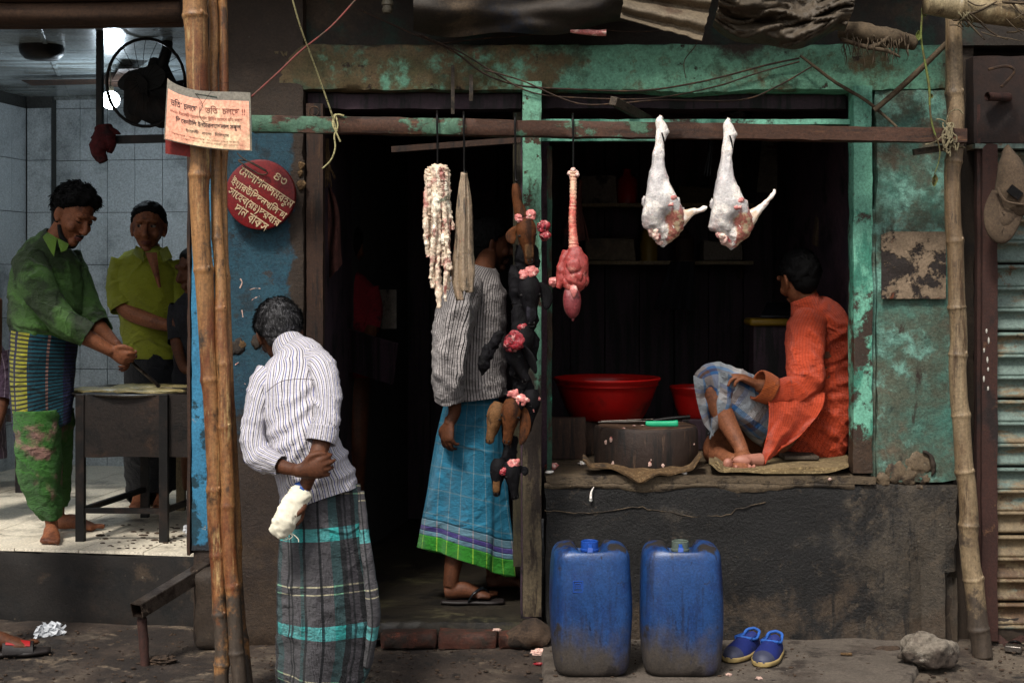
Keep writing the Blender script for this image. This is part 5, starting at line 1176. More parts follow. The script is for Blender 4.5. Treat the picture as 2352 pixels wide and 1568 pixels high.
nk = MB(); nk.sheet(lambda a, b: P(347 + (a - .5) * 26 * (1 - b * .85) + 20 * b, 580 + 80 * b, yf - .006 + .02 * abs(a - .5)), 8, 12, .003); obj('bare_chest', nk, M['skin'], O5)
tr = MB(); tr.px([(352, 812, cy, 62, .8), (350, 900, cy, 64, .8), (348, 1000, cy + .08, 62, .8), (346, 1110, cy + .14, 56, .7), (346, 1128, cy + .14, 54, .7)], m=50, sub=8, disp=fold(.007, 5, 7, (1, 1, .6), 23, .3), caps=False); o_ = obj('wrap', tr, M['trouser_dark'], O5); o_.modifiers.new('s', 'SOLIDIFY').thickness = .003

# -------- half hidden people in the dark
def dark_person(u, v, y, foot_v, label, shirt, skin, facing, hw=60, lean=0, arm=None, legs=True, k=1.):
    O = thing('person', P(u, foot_v, y), label, 'person'); b = MB(); q = hw / 60
    L, f, s_, up = head(b, P(u, v, y), facing, (0, 0, 1), k)
    b.px([(u, v + 45 * q, y, 24 * q, 1), (u - lean, v + 80 * q, y, 34 * q, .9), (u - lean * 1.5, v + 120 * q, y, 60 * q, .7), (u - lean * 2, v + 220 * q, y, 56 * q, .75), (u - lean * 2, v + 330 * q, y, 56 * q, .8)], m=16)
    if legs:
        for du in (-22, 22): b.px([(u - lean * 2 + du, v + 320 * q, y, 34 * q, 1), (u - lean + du, (v + 320 * q + foot_v) / 2, y - .1, 26 * q, 1), (u + du, foot_v - 8, y, 14 * q, 1)], m=10)
    for sgn in (-1, 1): b.px([(u - lean * 1.5 + sgn * 56 * q, v + 120 * q, y, 22 * q, 1), (u - lean * 2 + sgn * 62 * q, v + 210 * q, y - .05, 19 * q, 1), (u - lean * 2 + sgn * 40 * q, v + 290 * q, y - .2, 15 * q, 1), (u - lean * 2 + sgn * 20 * q, v + 300 * q, y - .3, 12 * q, 1)], m=10)
    body('body', b, skin, O, vox=.007, sm=4)
    hair(O, L, k, M['hair'], hairline=.6, vol=1.07, curl=.03)
    s = MB(); s.px([(u - lean * .8, v + 62 * q, y, 28 * q, 1), (u - lean, v + 80 * q, y, 48 * q, .85), (u - lean * 1.5, v + 115 * q, y, 70 * q, .7), (u - lean * 2, v + 220 * q, y, 68 * q, .8), (u - lean * 2, v + 340 * q, y, 70 * q, .85)], m=40, sub=7, disp=fold(.007, 4, 8, (1, 1, 1), u, .4), caps=False)
    so_ = obj('shirt', s, shirt, O)
    for sgn in (-1, 1):
        s = MB(); s.px([(u - lean * 1.5 + sgn * 52 * q, v + 105 * q, y, 30 * q, 1), (u - lean * 2 + sgn * 62 * q, v + 160 * q, y, 28 * q, 1), (u - lean * 2 + sgn * 60 * q, v + 215 * q, y - .05, 26 * q, 1)], m=24, disp=fold(.006, 4, 8, (1, 1, 1), u + sgn, .4), caps=False); obj('sleeve', s, shirt, so_)
    return O
dark_person(800, 570, 1.5, 1180, 'man in a dark red shirt, barely visible in the gloom inside the doorway', M['dark_red_cloth'], M['skin_dark'], V3(.3, 1, 0), 52)
dark_person(-62, 700, 1.25, 1150, 'dark haired man in purple check shirt sitting at the left edge of the eatery', M['plaid_purple'], M['skin_dark'], V3(1, -.3, 0), 62)
dark_person(452, 620, 1.35, 1130, 'dark clothed man mostly hidden behind the blue painted corner', M['dark_cloth'], M['skin_dark'], V3(-.7, -.6, -.2), 46)
# ------------------------------------------------------------ hanging beam and bamboo
BYY = -.27
mb = MB()
def beam_rows():
    rows = []
    n = 130
    for i in range(n + 1):
        t = i / n; u = 578 + (2222 - 578) * t; v0 = 264 + 30 * t; v1 = 302 + 25 * t
        y0, y1 = BYY, BYY + .075
        q = [P(u, v0, y0), P(u, v1, y0), P(u, v1, y0), P(u, v0, y0)]
        q[2].y = y1; q[3].y = y1
        for k, p in enumerate(q):
            p += Vector((0, fb((p.x * 3, k, 0), 1, 2) * .004, (fb((p.x * 4, k * 3, 1), 1, 5) * .004 + .006 * min(0, nz((p.x * 14, k, 7))))))
        # intermediate points for soft edges
        r = []
        for k in range(4):
            a, b = q[k], q[(k + 1) % 4]
            for s_ in (.025, .5, .975): r.append(a.lerp(b, s_))
        rows.append(r)
    return rows
mb.rows(beam_rows(), None, True, caps=True)
tag(obj('hanging_beam', mb, M['beam'], angle=50, loc=P(1400, 300, BYY)), 'long chipped wooden beam slung across the butcher shop front to hang meat from', 'beam')
nb = MB()
for u, v in ((2060, 297), (2118, 300), (2268 - 400, 300), (1790, 296)):
    a = P(u, v + 14, BYY - .002); nb.tube([a, a + Vector((-.012, -.012, -.012)), a + Vector((-.03, -.016, -.018))], [.0025] * 3, m=5)
def bamboo_pole(name, pts, rads, nodes, m, label, grp=None, wob=.004, cat='bamboo pole'):
    "pts: path from top to bottom; nodes at these fractions get a raised ring"
    base = pts[-1]
    mb = MB(); K = len(pts)
    C = []; n = 150
    def at(t):
        x = t * (K - 1); i = min(int(x), K - 2); f_ = x - i
        a, b, c, d = pts[max(i - 1, 0)], pts[i], pts[i + 1], pts[min(i + 2, K - 1)]
        return .5 * ((2 * b) + (c - a) * f_ + (2 * a - 5 * b + 4 * c - d) * f_ * f_ + (3 * b - a - 3 * c + d) * f_ ** 3), rads[i] * (1 - f_) + rads[i + 1] * f_
    L_ = sum((pts[i + 1] - pts[i]).length for i in range(K - 1))
    ts = sorted(set([i / n for i in range(n + 1)] + [min(1, max(0, q + e)) for q in nodes for e in (-.012 / L_ * 1.2, -.006 / L_, 0, .006 / L_, .012 / L_ * 1.2)]))
    P2 = []; R2 = []
    for t in ts:
        c, r = at(t); dn = min([abs(t - q) for q in nodes] + [9]) * L_
        ring = .10 * math.exp(-(dn / .007) ** 2) + .05 * math.exp(-(dn / .03) ** 2)
        prev = [q for q in nodes if q <= t]
        k_ = len(prev); c = c + Vector((math.sin(k_ * 2.1) * wob, 0, 0)) * min(1, dn / .05)
        P2.append(c); R2.append(r * (1 + ring))
    mb.tube(P2, R2, m=20, sub=1, ref=(0, -1, 0))
    # scar under each node and the odd bud
    for i, q in enumerate(nodes):
        c, r = at(q)
        if i % 2 == 0:
            mb.ball(c + Vector((r * .7, -r * .75, .008)), (r * .22, r * .2, r * .3), n=6, m=8)
    return tag(obj(name, mb, m, loc=base), label, cat, grp)
yb = -.78
def PL(L_): return [P(u, v, y) for u, v, y in L_]
bamboo_pole('bamboo_pole', PL([(446, -60, yb), (452, 200, yb), (462, 500, yb), (478, 800, yb), (492, 1100, yb), (505, 1400, yb), (512, 1604, yb)]),
            [S(28, yb), S(25, yb), S(22, yb), S(20, yb), S(18, yb), S(17, yb), S(17, yb)], [.075, .28, .40, .54, .68, .76, .84, .92], M['bamboo_warm'], 'thickest bamboo pole of the bundle, carrying the pink notice', 'bamboo poles tied at the blue pillar')
bamboo_pole('bamboo_pole', PL([(486, -60, yb + .06), (492, 200, yb + .06), (498, 500, yb + .04), (512, 800, yb), (521, 1100, yb - .01), (538, 1400, yb - .02), (550, 1604, yb - .02)]),
            [S(10, yb), S(11, yb), S(13, yb), S(15, yb), S(16, yb), S(17, yb), S(17, yb)], [.06, .12, .2, .36, .45, .52, .6, .70, .8, .9], M['bamboo_warm'], 'middle bamboo pole of the bundle beside the blue pillar', 'bamboo poles tied at the blue pillar')
bamboo_pole('bamboo_pole', PL([(509, -60, yb + .08), (512, 200, yb + .08), (515, 500, yb + .07), (522, 800, yb + .05), (536, 1100, yb + .05), (552, 1400, yb + .05), (572, 1600, yb + .05)]),
            [S(11, yb), S(11, yb), S(10, yb), S(12, yb), S(11, yb), S(13, yb), S(13, yb)], [.05, .25, .41, .58, .75, .88], M['bamboo_warm'], 'rear thin bamboo pole of the bundle, nearest the round red tin', 'bamboo poles tied at the blue pillar')
yr = -.19
bamboo_pole('bamboo_pole', PL([(2190, 20, yr), (2192, 250, yr), (2190, 420, yr), (2196, 640, yr), (2200, 800, yr), (2210, 1000, yr), (2222, 1170, yr), (2238, 1350, yr), (2254, 1508, yr)]),
            [S(18, yr), S(20, yr), S(18, yr), S(19, yr), S(19.5, yr), S(20, yr), S(21, yr), S(22, yr), S(23, yr)], [.105, .215, .325, .425, .51, .595, .685, .775, .86, .94], M['bamboo_grey'], 'gnarled grey bamboo pole standing alone beside the roller shutter', wob=.006)
bamboo_pole('bamboo_pole', [P(2128, 6, -.36), P(2250, 24, -.34), P(2420, 44, -.30), P(2560, 60, -.30)], [S(27, -.3), S(29, -.3), S(30, -.3), S(30, -.3)], [.22, .7], M['bamboo_top'], 'thick pale bamboo pole lying across at the top corner')
def cord(name, pts, r, m, label, cat='cord', grp=None, sub=6, wob=0., parent=None):
    mb = MB(); pts = [Vector(p) for p in pts]
    mb.tube(pts, [r] * len(pts), m=6, sub=sub, ref=None, disp=(lambda a, b, p: wob * fb(p, 60)) if wob else None)
    o = obj(name, mb, m, parent, loc=None if parent else pts[0])
    return tag(o, label, cat, grp) if label else o
# rope bindings on the right pole
rp = thing('rope_binding', P(2190, 320, yr - .02), 'straw rope lashing the wooden beam to the lone grey bamboo pole', 'rope')
rnd = random.Random(3)
for i in range(9):
    mb = MB(); u0 = 2172 + rnd.uniform(-4, 10); pts = []
    for k in range(9):
        t = k / 8; pts.append(P(u0 + 10 * math.sin(t * 5 + i) + rnd.uniform(-3, 3) + 8 * t, 282 + t * rnd.uniform(45, 85), BYY - .012 - .014 * math.sin(t * 3.14)))
    mb.tube(pts, [.0035] * 9, m=5, sub=4); obj('strand', mb, M['rope'], rp)
for v, tilt in ((345, 0), (350, 6), (356, -4), (362, 5)):
    mb = MB(); pts = []
    for k in range(13):
        a = math.pi * k / 12; pts.append(P(2191 + 25 * math.cos(a), v - 28 + tilt * math.cos(a), yr - .048 * math.sin(a) - .005))
    mb.tube(pts, [.003] * 13, m=5, sub=2); obj('strand', mb, M['rope'], rp)
for L_ in ([(2180, 298), (2150, 325), (2125, 332)], [(2172, 285), (2182, 258), (2202, 252), (2212, 262)], [(2186, 290), (2165, 276), (2150, 274)]):
    mb = MB(); mb.tube([P(u, v, BYY - .012) for u, v in L_], [.003] * len(L_), m=5); obj('strand', mb, M['rope'], rp)
mb = MB(); mb.bar(P(2098, 350, -.2), P(2200, 336, -.2), .012, .014); tag(obj('wedge_stick', mb, M['grey_wood'], loc=P(2140, 345, -.2)), 'short grey stick wedged under the beam beside the lone bamboo', 'stick')
mb = MB(); mb.tube([P(2008, 254, -.10), P(2090, 182, -.13), P(2182, 92, -.17)], [.011, .012, .011], m=10); tag(obj('leaning_stick', mb, M['twig'], loc=P(2090, 182, -.1)), 'thin diagonal stick propped from the window frame up to the lone bamboo', 'stick')
mb = MB(); mb.tube([P(1838, 128, -.05), P(1920, 190, -.05), P(1990, 232, -.06), P(2060, 292, -.12)], [.006, .007, .007, .006], m=8, disp=lambda a, b, p: .002 * fb(p, 40)); tag(obj('leaning_stick', mb, M['twig'], loc=P(1920, 190, 0)), 'dark twisted branch slanting down across the green window corner', 'stick')
mb = MB(); mb.tube([P(2268, 222, -.06), P(2318, 224, -.01)], [.018, .018], m=16, caps=False); mb.tube([P(2318, 224, -.01), P(2268, 222, -.06)], [.014, .014], m=16, caps=False); tag(obj('pipe_stub', mb, M['rust'], loc=P(2290, 222, 0)), 'rusty pipe stub poking out of the brown panel above the shutter', 'pipe')
mb = MB(); mb.tube([P(2270, 160, -.1), P(2310, 152, -.1), P(2330, 165, -.1), P(2300, 200, -.1)], [.006] * 4, m=6); tag(obj('bent_wire', mb, M['wire'], loc=P(2300, 170, -.1)), 'bent rusty rod sticking out above the pipe stub', 'rod')

# ------------------------------------------------------------ notice, card and round tin with lettering
def textmesh(s_, size, bold=0., shear=0.):
    cu = bpy.data.curves.new('t', 'FONT'); cu.body = s_; cu.size = size; cu.resolution_u = 3; cu.offset = bold; cu.shear = shear
    o = bpy.data.objects.new('t', cu); COL.objects.link(o)
    dg = bpy.context.evaluated_depsgraph_get(); me = bpy.data.meshes.new_from_object(o.evaluated_get(dg))
    v = [Vector(p.co) for p in me.vertices]; f_ = [list(p.vertices) for p in me.polygons]
    bpy.data.objects.remove(o); bpy.data.curves.remove(cu); bpy.data.meshes.remove(me)
    return v, f_
def lettering(name, s_, W, fn, m, parent, size=None, bold=0., shear=0., H=None):
    "flat text scaled to width W, each vertex mapped by fn(x, y); x in 0..W"
    v, f_ = textmesh(s_, 1., bold, shear)
    if not v: return
    x0 = min(p.x for p in v); x1 = max(p.x for p in v); y0 = min(p.y for p in v); y1 = max(p.y for p in v)
    k = W / (x1 - x0); ky = (H / (y1 - y0)) if H else k
    mb = MB(); mb.v = [fn((p.x - x0) * k, (p.y - y0) * ky) for p in v]
    for q in f_: mb.face(q)
    return obj(name, mb, m, parent, smooth=False)
NT_ = thing('notice', P(477, 275, -.86), 'curled pink printed notice in a clear sleeve tied in front of the bamboo bundle', 'notice')
def nfn(a, b):
    # corners: tl(385,180) tr(575,213) br(579,348) bl(377,320)
    top = Vector((385 + 190 * a, 180 + 33 * a + 20 * math.sin(a ** .75 * math.pi) * (1 - a * .6))); bot = Vector((377 + 202 * a, 320 + 27 * a + 7 * math.sin(a * math.pi)))
    q = top.lerp(bot, b)
    return P(q.x, q.y, -.865 + .075 * (a - .45) ** 2 * 2.2 * (1 if a < .45 else .3) - .004 * math.sin(b * 3))
mb = MB(); mb.sheet(lambda a, b: nfn(a, b), 30, 16, .0012); obj('clear_sleeve', mb, M['laminate'], NT_)
mb = MB(); mb.sheet(lambda a, b: nfn(.015 + a * .965, .15 + b * .835) + Vector((0, -.0022, 0)), 30, 16, .0006); npp = obj('paper', mb, M['paper_pink'], NT_)
def nl(s_, a0, a1, b0, b1, m, bold=0.):
    def fn(x, y): q = nfn(a0 + (a1 - a0) * x, b0 + (b1 - b0) * (1 - y)); return q + Vector((0, -.0042, 0))
    lettering('lettering', s_, 1., fn, m, npp, bold=bold, H=1.)
def bn(s_): return s_
nl('ভিত´ চলেছ ।', .05, .40, .25, .40, M['ink'], .008)
nl('ভিত´ চলেছ !!', .46, .93, .25, .40, M['ink_pale'], .008)
nl('২০২০ ইংেরজী েভােকশনাল সীিমত আসেন ভিত চলেছ', .05, .90, .44, .51, M['ink_pale'], .01)
nl('িদ েবনটিল ইনটারনযাশনাল সকুল', .12, .88, .54, .67, M['ink'], .014)
nl('ইংেরজী   বাংলা   িমিডয়াম', .24, .74, .71, .79, M['ink'], .006)
nl('আবাসিক / অনাবাসিক  যোগাযোগের ঠিকানা', .08, .86, .84, .87, M['ink_pale'])
nl('স্কুল রোড, বাজার, ঢাকা। মোবাইল নং', .20, .90, .895, .925, M['ink_pale'])
mb = MB(); mb.tube([nfn(.34, .07) + V3(0, -.004, 0), nfn(.60, .10) + V3(0, -.004, 0)], [.0014, .0014], m=6); obj('wire_tie', mb, M['green_pole'], NT_)
cord('loose_wire', [nfn(.34, .07) + V3(0, -.008, 0), P(465, 240, -.89), P(458, 262, -.89), P(468, 280, -.89), P(486, 276, -.89)], .0009, M['wire'], 'thin loose wire curling down over the pink notice', 'wire')
cord('loose_wire', [P(462, 245, -.89), P(490, 205, -.89), P(520, 190, -.87), P(555, 200, -.84), P(578, 232, -.82)], .0007, M['wire'], 'thin wire arching above the pink notice', 'wire')
mb = MB(); mb.sheet(lambda a, b: P(380 + 72 * a, 255 + 98 * b + 10 * a, -.80), 2, 2, .002); tag(obj('red_card', mb, M['red_card'], loc=P(400, 330, -.8)), 'dark red card poking out below the pink notice', 'card')
# round tin
DC = P(597, 447, -.06); DR = S(81, -.06)
T_ = thing('donation_tin', DC, 'round red tin with hand painted cream lettering hanging on the blue pillar', 'tin')
mb = MB(); mb.lathe([(0, .0), (DR * .93, .0), (DR * .985, .002), (DR, .008), (DR, .035), (0, .035)], DC + V3(0, -.001, 0), m=56, X=(1, 0, 0), Y=(0, 0, -1), Z=(0, 1, 0)); dsc = obj('tin_body', mb, M['disc_red'], T_, angle=40)
ang = R(-34)
def dl(s_, cx, cy, W, H, m=M['cream_paint'], bold=.014, rot=ang):
    k = S(1, -.06)
    def fn(x, y):
        x -= W / 2; y -= H / 2
        return DC + V3((cx + x * math.cos(rot) - y * math.sin(rot)) * k, -.0035, (cy + x * math.sin(rot) + y * math.cos(rot)) * k)
    lettering('lettering', s_, W, fn, m, dsc, bold=bold, H=H)
dl('৪৩', 48, 36, 32, 17)
dl('েমজাগনজমরহুম', 14, 14, 146, 27)
dl('ইয়ারউিদদনখিলফা', -2, -8, 150, 25)
dl('সােহব(রঃ)দরবার', -14, -30, 140, 23)
dl('দান বাকস', -20, -53, 88, 22)
cord('wire_hanger', [P(545, 352, -.05), P(560, 365, -.09), P(600, 388, -.085), P(615, 398, -.08), P(596, 400, -.085), P(560, 378, -.085), P(548, 368, -.08), P(575, 372, -.085), P(612, 392, -.083)], .0028, M['wire'], 'twisted rusty wire holding up the round red tin', 'wire')

# ------------------------------------------------------------ cords and wires
cord('white_twine', [P(664, -30, -.5), P(690, 62, -.44), P(728, 165, -.35), P(764, 268, -.29), P(772, 300, -.285)], .0034, M['twine'], 'taut pale twine dropping from above to the beam', 'twine', wob=.0)
tw_ = thing('twine_knot', P(772, 290, BYY), 'knotted pale twine around the beam with a loose curved end', 'twine')
for L_ in ([(770, 262, -.275), (776, 290, -.285), (768, 312, -.285), (770, 340, -.285), (760, 368, -.285), (740, 388, -.285)], [(768, 264, -.26), (764, 285, -.285), (772, 304, -.288), (782, 326, -.285)], [(790, 266, -.28), (772, 264, -.28), (766, 282, -.288), (774, 302, -.288)]):
    mb = MB(); mb.tube([P(*q) for q in L_], [.0034] * len(L_), m=6, sub=5); obj('strand', mb, M['twine'], tw_)
cord('pink_cord', [P(822, -6, -.2), P(760, 62, -.3), P(690, 118, -.42), P(640, 166, -.5), P(578, 222, -.6)], .0036, M['pink_cord'], 'dull pink cord slanting from the eave down to the bamboo bundle', 'cord')
wires = [
    ([(985, -4), (1090, 30), (1200, 42), (1330, 55), (1420, 72), (1520, 72)], -.05, .0032, 'sagging wire running under the dark tarpaulin'),
    ([(820, 20), (930, 70), (1040, 118), (1110, 168), (1190, 196), (1330, 206), (1480, 208), (1620, 186), (1760, 150), (1836, 134)], -.035, .0042, 'thicker dark wire drooping across the green lintel'),
    ([(960, 78), (1060, 122), (1120, 158), (1220, 212), (1350, 226), (1500, 226), (1640, 200), (1740, 168), (1836, 142)], -.05, .0034, 'second wire drooping just below the lintel edge'),
    ([(1110, 160), (1200, 186), (1280, 222), (1340, 240), (1420, 238), (1520, 230), (1700, 230), (1790, 196), (1866, 152)], -.06, .0034, 'lowest wire hanging in front of the dark transom'),
    ([(1000, 102), (1120, 88), (1180, 84), (1330, 68)], -.02, .003, 'short wire rising toward the pink wood scrap'),
    ([(1590, 70), (1600, 100), (1572, 140), (1575, 180)], -.03, .002, 'fine dark wire dangling below the corrugated tin'),
]
for i, (L_, y, r, lb) in enumerate(wires):
    cord('cable', [P(u, v, y) for u, v in L_], r, M['wire'], lb, 'wire', 'wires strung along the lintel', sub=8, wob=.001)
for k, (u, v0, v1, w_) in enumerate(((1040, 150, 262, 4), (1082, 172, 232, 4.5))):
    mb = MB(); mb.sheet(lambda a, b: P(u + (a - .5) * w_ * 2, v0 + (v1 - v0) * b, -.03 + .004 * math.sin(b * 7)), 3, 14, .002)
    tag(obj('ribbon', mb, M['grey_wood'], loc=P(u, v0, 0)), ('long brown strip hanging down to the beam from the wires', 'short brown strip hanging from the wires, the right one of two')[k], 'strip')
# porcelain bulb holder
bh = thing('bulb_holder', P(890, 8, -.12), 'pale empty bulb holder dangling in front of the upper wall', 'bulb holder')
mb = MB(); mb.lathe([(0, .03), (.014, .03), (.018, .02), (.020, 0), (.024, -.005), (.024, -.018), (.019, -.021), (.019, -.03), (.022, -.033), (.022, -.042), (.018, -.05), (.013, -.05), (.013, -.02), (0, -.02)], P(890, 2, -.12), m=20); obj('holder_body', mb, M['bulbsock'], bh, angle=40)
mb = MB(); mb.tube([P(890, -10, -.12), P(888, -60, -.12)], [.003, .003], m=6); obj('flex', mb, M['wire'], bh)

# ------------------------------------------------------------ tarpaulins, tin and roots along the eave
def tarp1(a, b):
    u = 1636 + 322 * a + 10 * math.sin(b * 4) - 20 * b * (a - .5); v = -40 + (100 + 42 * math.sin(min(1, a * 1.08) * 3.14) ** .8 + 6 * math.sin(a * 12)) * b + 14 * b * a
    y = -.32 - .10 * math.sin(b * 3.14) - .05 * math.sin(a * 5 + b * 5) + .03 * nz((a * 4, b * 4, 2)) - .05 * crz((a + b * .3, 0, b), 3, 1, 4, 5) + .012 * nz((a * 14, b * 12, 2)) + .06 * math.exp(-((b - .55 - .1 * math.sin(a * 4)) / .09) ** 2) + .12 * (b > .85) * (b - .85) * 6
    return P(u, v, y)
mb = MB(); mb.sheet(tarp1, 90, 50, .004)
tag(obj('tarpaulin', mb, M['tarp'], loc=P(1800, 30, -.3)), 'dusty brown and blue tarpaulin bulging over the eave beside the corrugated tin', 'tarpaulin')
def tarp2(a, b):
    u = 950 + 560 * a; v = -60 + (128 + 14 * math.sin(a * 5) + 8 * math.sin(a * 13)) * b
    return P(u, v, -.1 - .10 * math.sin(b * 3.1) - .03 * math.sin(a * 9 + b * 3) + .03 * nz((a * 6, b * 4, 8)))
mb = MB(); mb.sheet(tarp2, 90, 30, .004); tag(obj('tarpaulin', mb, M['tarp_dark'], loc=P(1200, 20, -.1)), 'dark sooty tarpaulin sagging above the left half of the lintel', 'tarpaulin')
def tin(a, b):
    tl, tr, br, bl = Vector((1440, -40)), Vector((1640, -24)), Vector((1612, 95)), Vector((1424, 42))
    q = tl.lerp(tr, a).lerp(bl.lerp(br, a), b)
    return P(q.x + 3 * nz((b * 9, a, 3)), q.y + 5 * nz((a * 7, b * 2, 1)) * b, -.33 - .10 * b + .028 * math.cos(b * 3.14 * 4.6))
mb = MB(); mb.sheet(tin, 40, 60, .003); tag(obj('corrugated_sheet', mb, M['tin'], loc=P(1530, 40, -.3)), 'broken piece of dusty corrugated tin hanging off the eave', 'tin sheet')
mb = MB(); mb.tube([P(1310, 72, -.14), P(1350, 75, -.14), P(1392, 76, -.14)], [.007, .012, .013], m=8, disp=lambda a, b, p: .003 * fb(p, 30)); tag(obj('wood_scrap', mb, M['pink_meat'], loc=P(1350, 75, -.14)), 'pinkish splinter lodged between the dark tarpaulin and the lintel', 'splinter')
mb = MB(); mb.bar(P(1408, 232, -.16), P(1490, 276, .15), .018, .016); tag(obj('wood_block', mb, M['grey_wood'], loc=P(1440, 250, -.1), bevel=.003), 'grey broken stick end jutting out above the beam', 'stick')
mb = MB(); rnd = random.Random(11)
mb.tube([P(1930, 66, -.16), P(1990, 76, -.2), P(2050, 90, -.2), P(2096, 100, -.16)], [.03, .04, .038, .028], m=14, sub=8, disp=lambda a, b, p: .014 * fb(p, 12))
for i in range(46):
    u = rnd.uniform(1935, 2092); v = rnd.uniform(72, 105); l = rnd.uniform(14, 60); pts = [P(u, v, -.22)]
    dx = rnd.uniform(-10, 10)
    for k in range(1, 4): pts.append(P(u + dx * k / 3 * rnd.uniform(.4, 1.6) + rnd.uniform(-4, 4), v + l * k / 3, -.24 + rnd.uniform(-.02, .02)))
    r = rnd.uniform(.0012, .0035); mb.tube(pts, [r, r, r * .8, r * .4], m=4, sub=2)
for L_ in ([(1975, 104), (2010, 112), (2040, 118), (2068, 132)], [(1998, 108), (2020, 102), (2042, 84), (2050, 70)], [(1930, 90), (1960, 100), (2000, 112)]):
    mb.tube([P(u, v, -.24) for u, v in L_], [.008, .009, .008, .004][:len(L_)], m=7)
tag(obj('root_clump', mb, M['twig'], loc=P(2010, 90, -.2)), 'clump of dry dusty roots hanging beside the tarpaulin', 'roots')
mb = MB(); rnd = random.Random(4)
for i in range(38):
    u = rnd.uniform(2180, 2360); v = rnd.uniform(-8, 66) + (u - 2180) * .06; a = rnd.uniform(-.5, .5) + .25; l = rnd.uniform(30, 120); y = -.36 + rnd.uniform(-.05, .03)
    pts = [P(u + l * math.cos(a) * t, v + l * math.sin(a) * t + 8 * math.sin(t * 3 + i), y) for t in (0, .33, .66, 1)]
    r = rnd.uniform(.0015, .005); mb.tube(pts, [r, r, r * .9, r * .5], m=5, sub=2)
tag(obj('twig_bundle', mb, M['twig'], loc=P(2280, 40, -.36)), 'bundle of dry twigs and stalks lying on the pale bamboo at the top corner', 'twigs')
for L_, lb in (([(2212, 20), (2214, 40), (2206, 52), (2222, 60), (2230, 40), (2226, 18)], 'rope wound around the pale bamboo at the top corner'),):
    rt = thing('rope_binding', P(2216, 40, -.36), lb, 'rope')
    for k in range(6):
        mb = MB(); mb.tube([P(2205 + k * 5 + 6 * math.sin(t * 2 + k), 2 + t * 10, -.34 - .052 * math.sin(min(1, t / 6) * 3.14)) for t in range(7)], [.0028] * 7, m=5, sub=2); obj('strand', mb, M['rope'], rt)
vn = thing('vine', P(2120, 100, -.28), 'thin green and brown vine dangling from the pale bamboo in front of the wall', 'vine')
mb = MB(); mb.tube([P(u, v, -.3) for u, v in ((2126, -10), (2118, 40), (2116, 90), (2126, 150), (2134, 200), (2136, 250), (2142, 290), (2158, 340), (2156, 372), (2146, 400))], [.005, .0045, .004, .005, .0055, .004, .004, .003, .002, .0015], m=6, sub=6); obj('stem', mb, M['vine'], vn)
for u, v, s_ in ((2110, 70, 1), (2125, 8, 1.3), (2148, 400, 1), (2146, 440 - 30, .8), (2140, 215, .5)):
    mb = MB(); mb.sheet(lambda a, b: P(u + (a - .5) * 14 * s_ * math.sin(b * 3.0 + .1), v + b * 24 * s_, -.31 + .01 * math.sin(a * 5)), 6, 8, .001); obj('leaf', mb, M['vine'], vn)

# ------------------------------------------------------------ meat on the beam
HY = -.295
def hook(u, v0, v1, label, y=HY):
    t = thing('meat_hook', P(u, v0 + 10, y), label, 'hook', 'black hooks on the beam')
    mb = MB(); yb_ = BYY + .04
    mb.tube([P(u - 1, v0 + 24, BYY + .085), P(u - 1, v0 + 2, BYY + .07), P(u, v0 - 6, BYY + .03), P(u, v0 + 2, BYY - .012), P(u, v0 + 30, y), P(u + 1, (v0 + v1) / 2, y), P(u + 1, v1 - 8, y), P(u + 3, v1 + 6, y - .006), P(u + 8, v1 + 2, y - .01)], [.0042] * 7 + [.0035, .002], m=8, sub=5)
    obj('shank', mb, M['iron'], t); return t
hook(1004, 262, 380, 'black iron hook carrying the bunch of pale frilled intestines')
hook(1065, 264, 392, 'black iron hook carrying the long grey gut')
hook(1183, 268, 410, 'black iron hook carrying the string of goat heads')
hook(1316, 268, 398, 'black iron hook carrying the red windpipe and lungs')
# frilled intestines
tr_ = thing('hanging_intestines', P(1008, 390, HY), 'bunch of pale frilled intestines, leftmost on the beam', 'meat')
rnd = random.Random(9)
strands = [(984, 388, 996, 662, 7), (990, 384, 984, 590, 6), (996, 384, 990, 640, 6), (1001, 384, 1000, 560, 7), (1003, 384, 1008, 708, 9), (1010, 386, 1004, 640, 7), (1014, 386, 1014, 610, 6), (1018, 384, 1024, 692, 5), (1022, 386, 1034, 620, 6), (1028, 392, 1030, 668, 5), (987, 400, 980, 545, 5), (1014, 396, 1017, 560, 7), (1024, 390, 1040, 528, 4), (1006, 400, 996, 600, 5)]
for i, (ua, va, ub, vb, w_) in enumerate(strands):
    mb = MB(); pts = []; rr = []
    n_ = 13; bulge = rnd.uniform(-9, 9)
    for k in range(n_):
        t = k / (n_ - 1); u = ua + (ub - ua) * t + bulge * math.sin(t * 3.14) + rnd.uniform(-1.6, 1.6); v = va + (vb - va) * t
        pts.append(P(u, v, HY - .004 - .012 * (i % 3) + .01 * math.sin(t * 5 + i))); rr.append((S(w_ * (1.1 - .5 * t) * rnd.uniform(.75, 1.25), HY), S(w_ * .7 * (1.1 - .5 * t) * rnd.uniform(.75, 1.2), HY)))
    mb.tube(pts, rr, m=16, sub=9, disp=lambda a, b, p, i=i: .0045 * fb(p, 60, i * 4, 4) + .0035 * crz(p, 60, 40, 50, i))
    obj('strand', mb, M['tripe'], tr_)
mb = MB(); mb.ball(P(1008, 392, HY), (S(24, HY), .022, S(14, HY)), disp=lambda o: .35 * fb(o, 3), n=16, m=24); obj('knot', mb, M['tripe'], tr_)
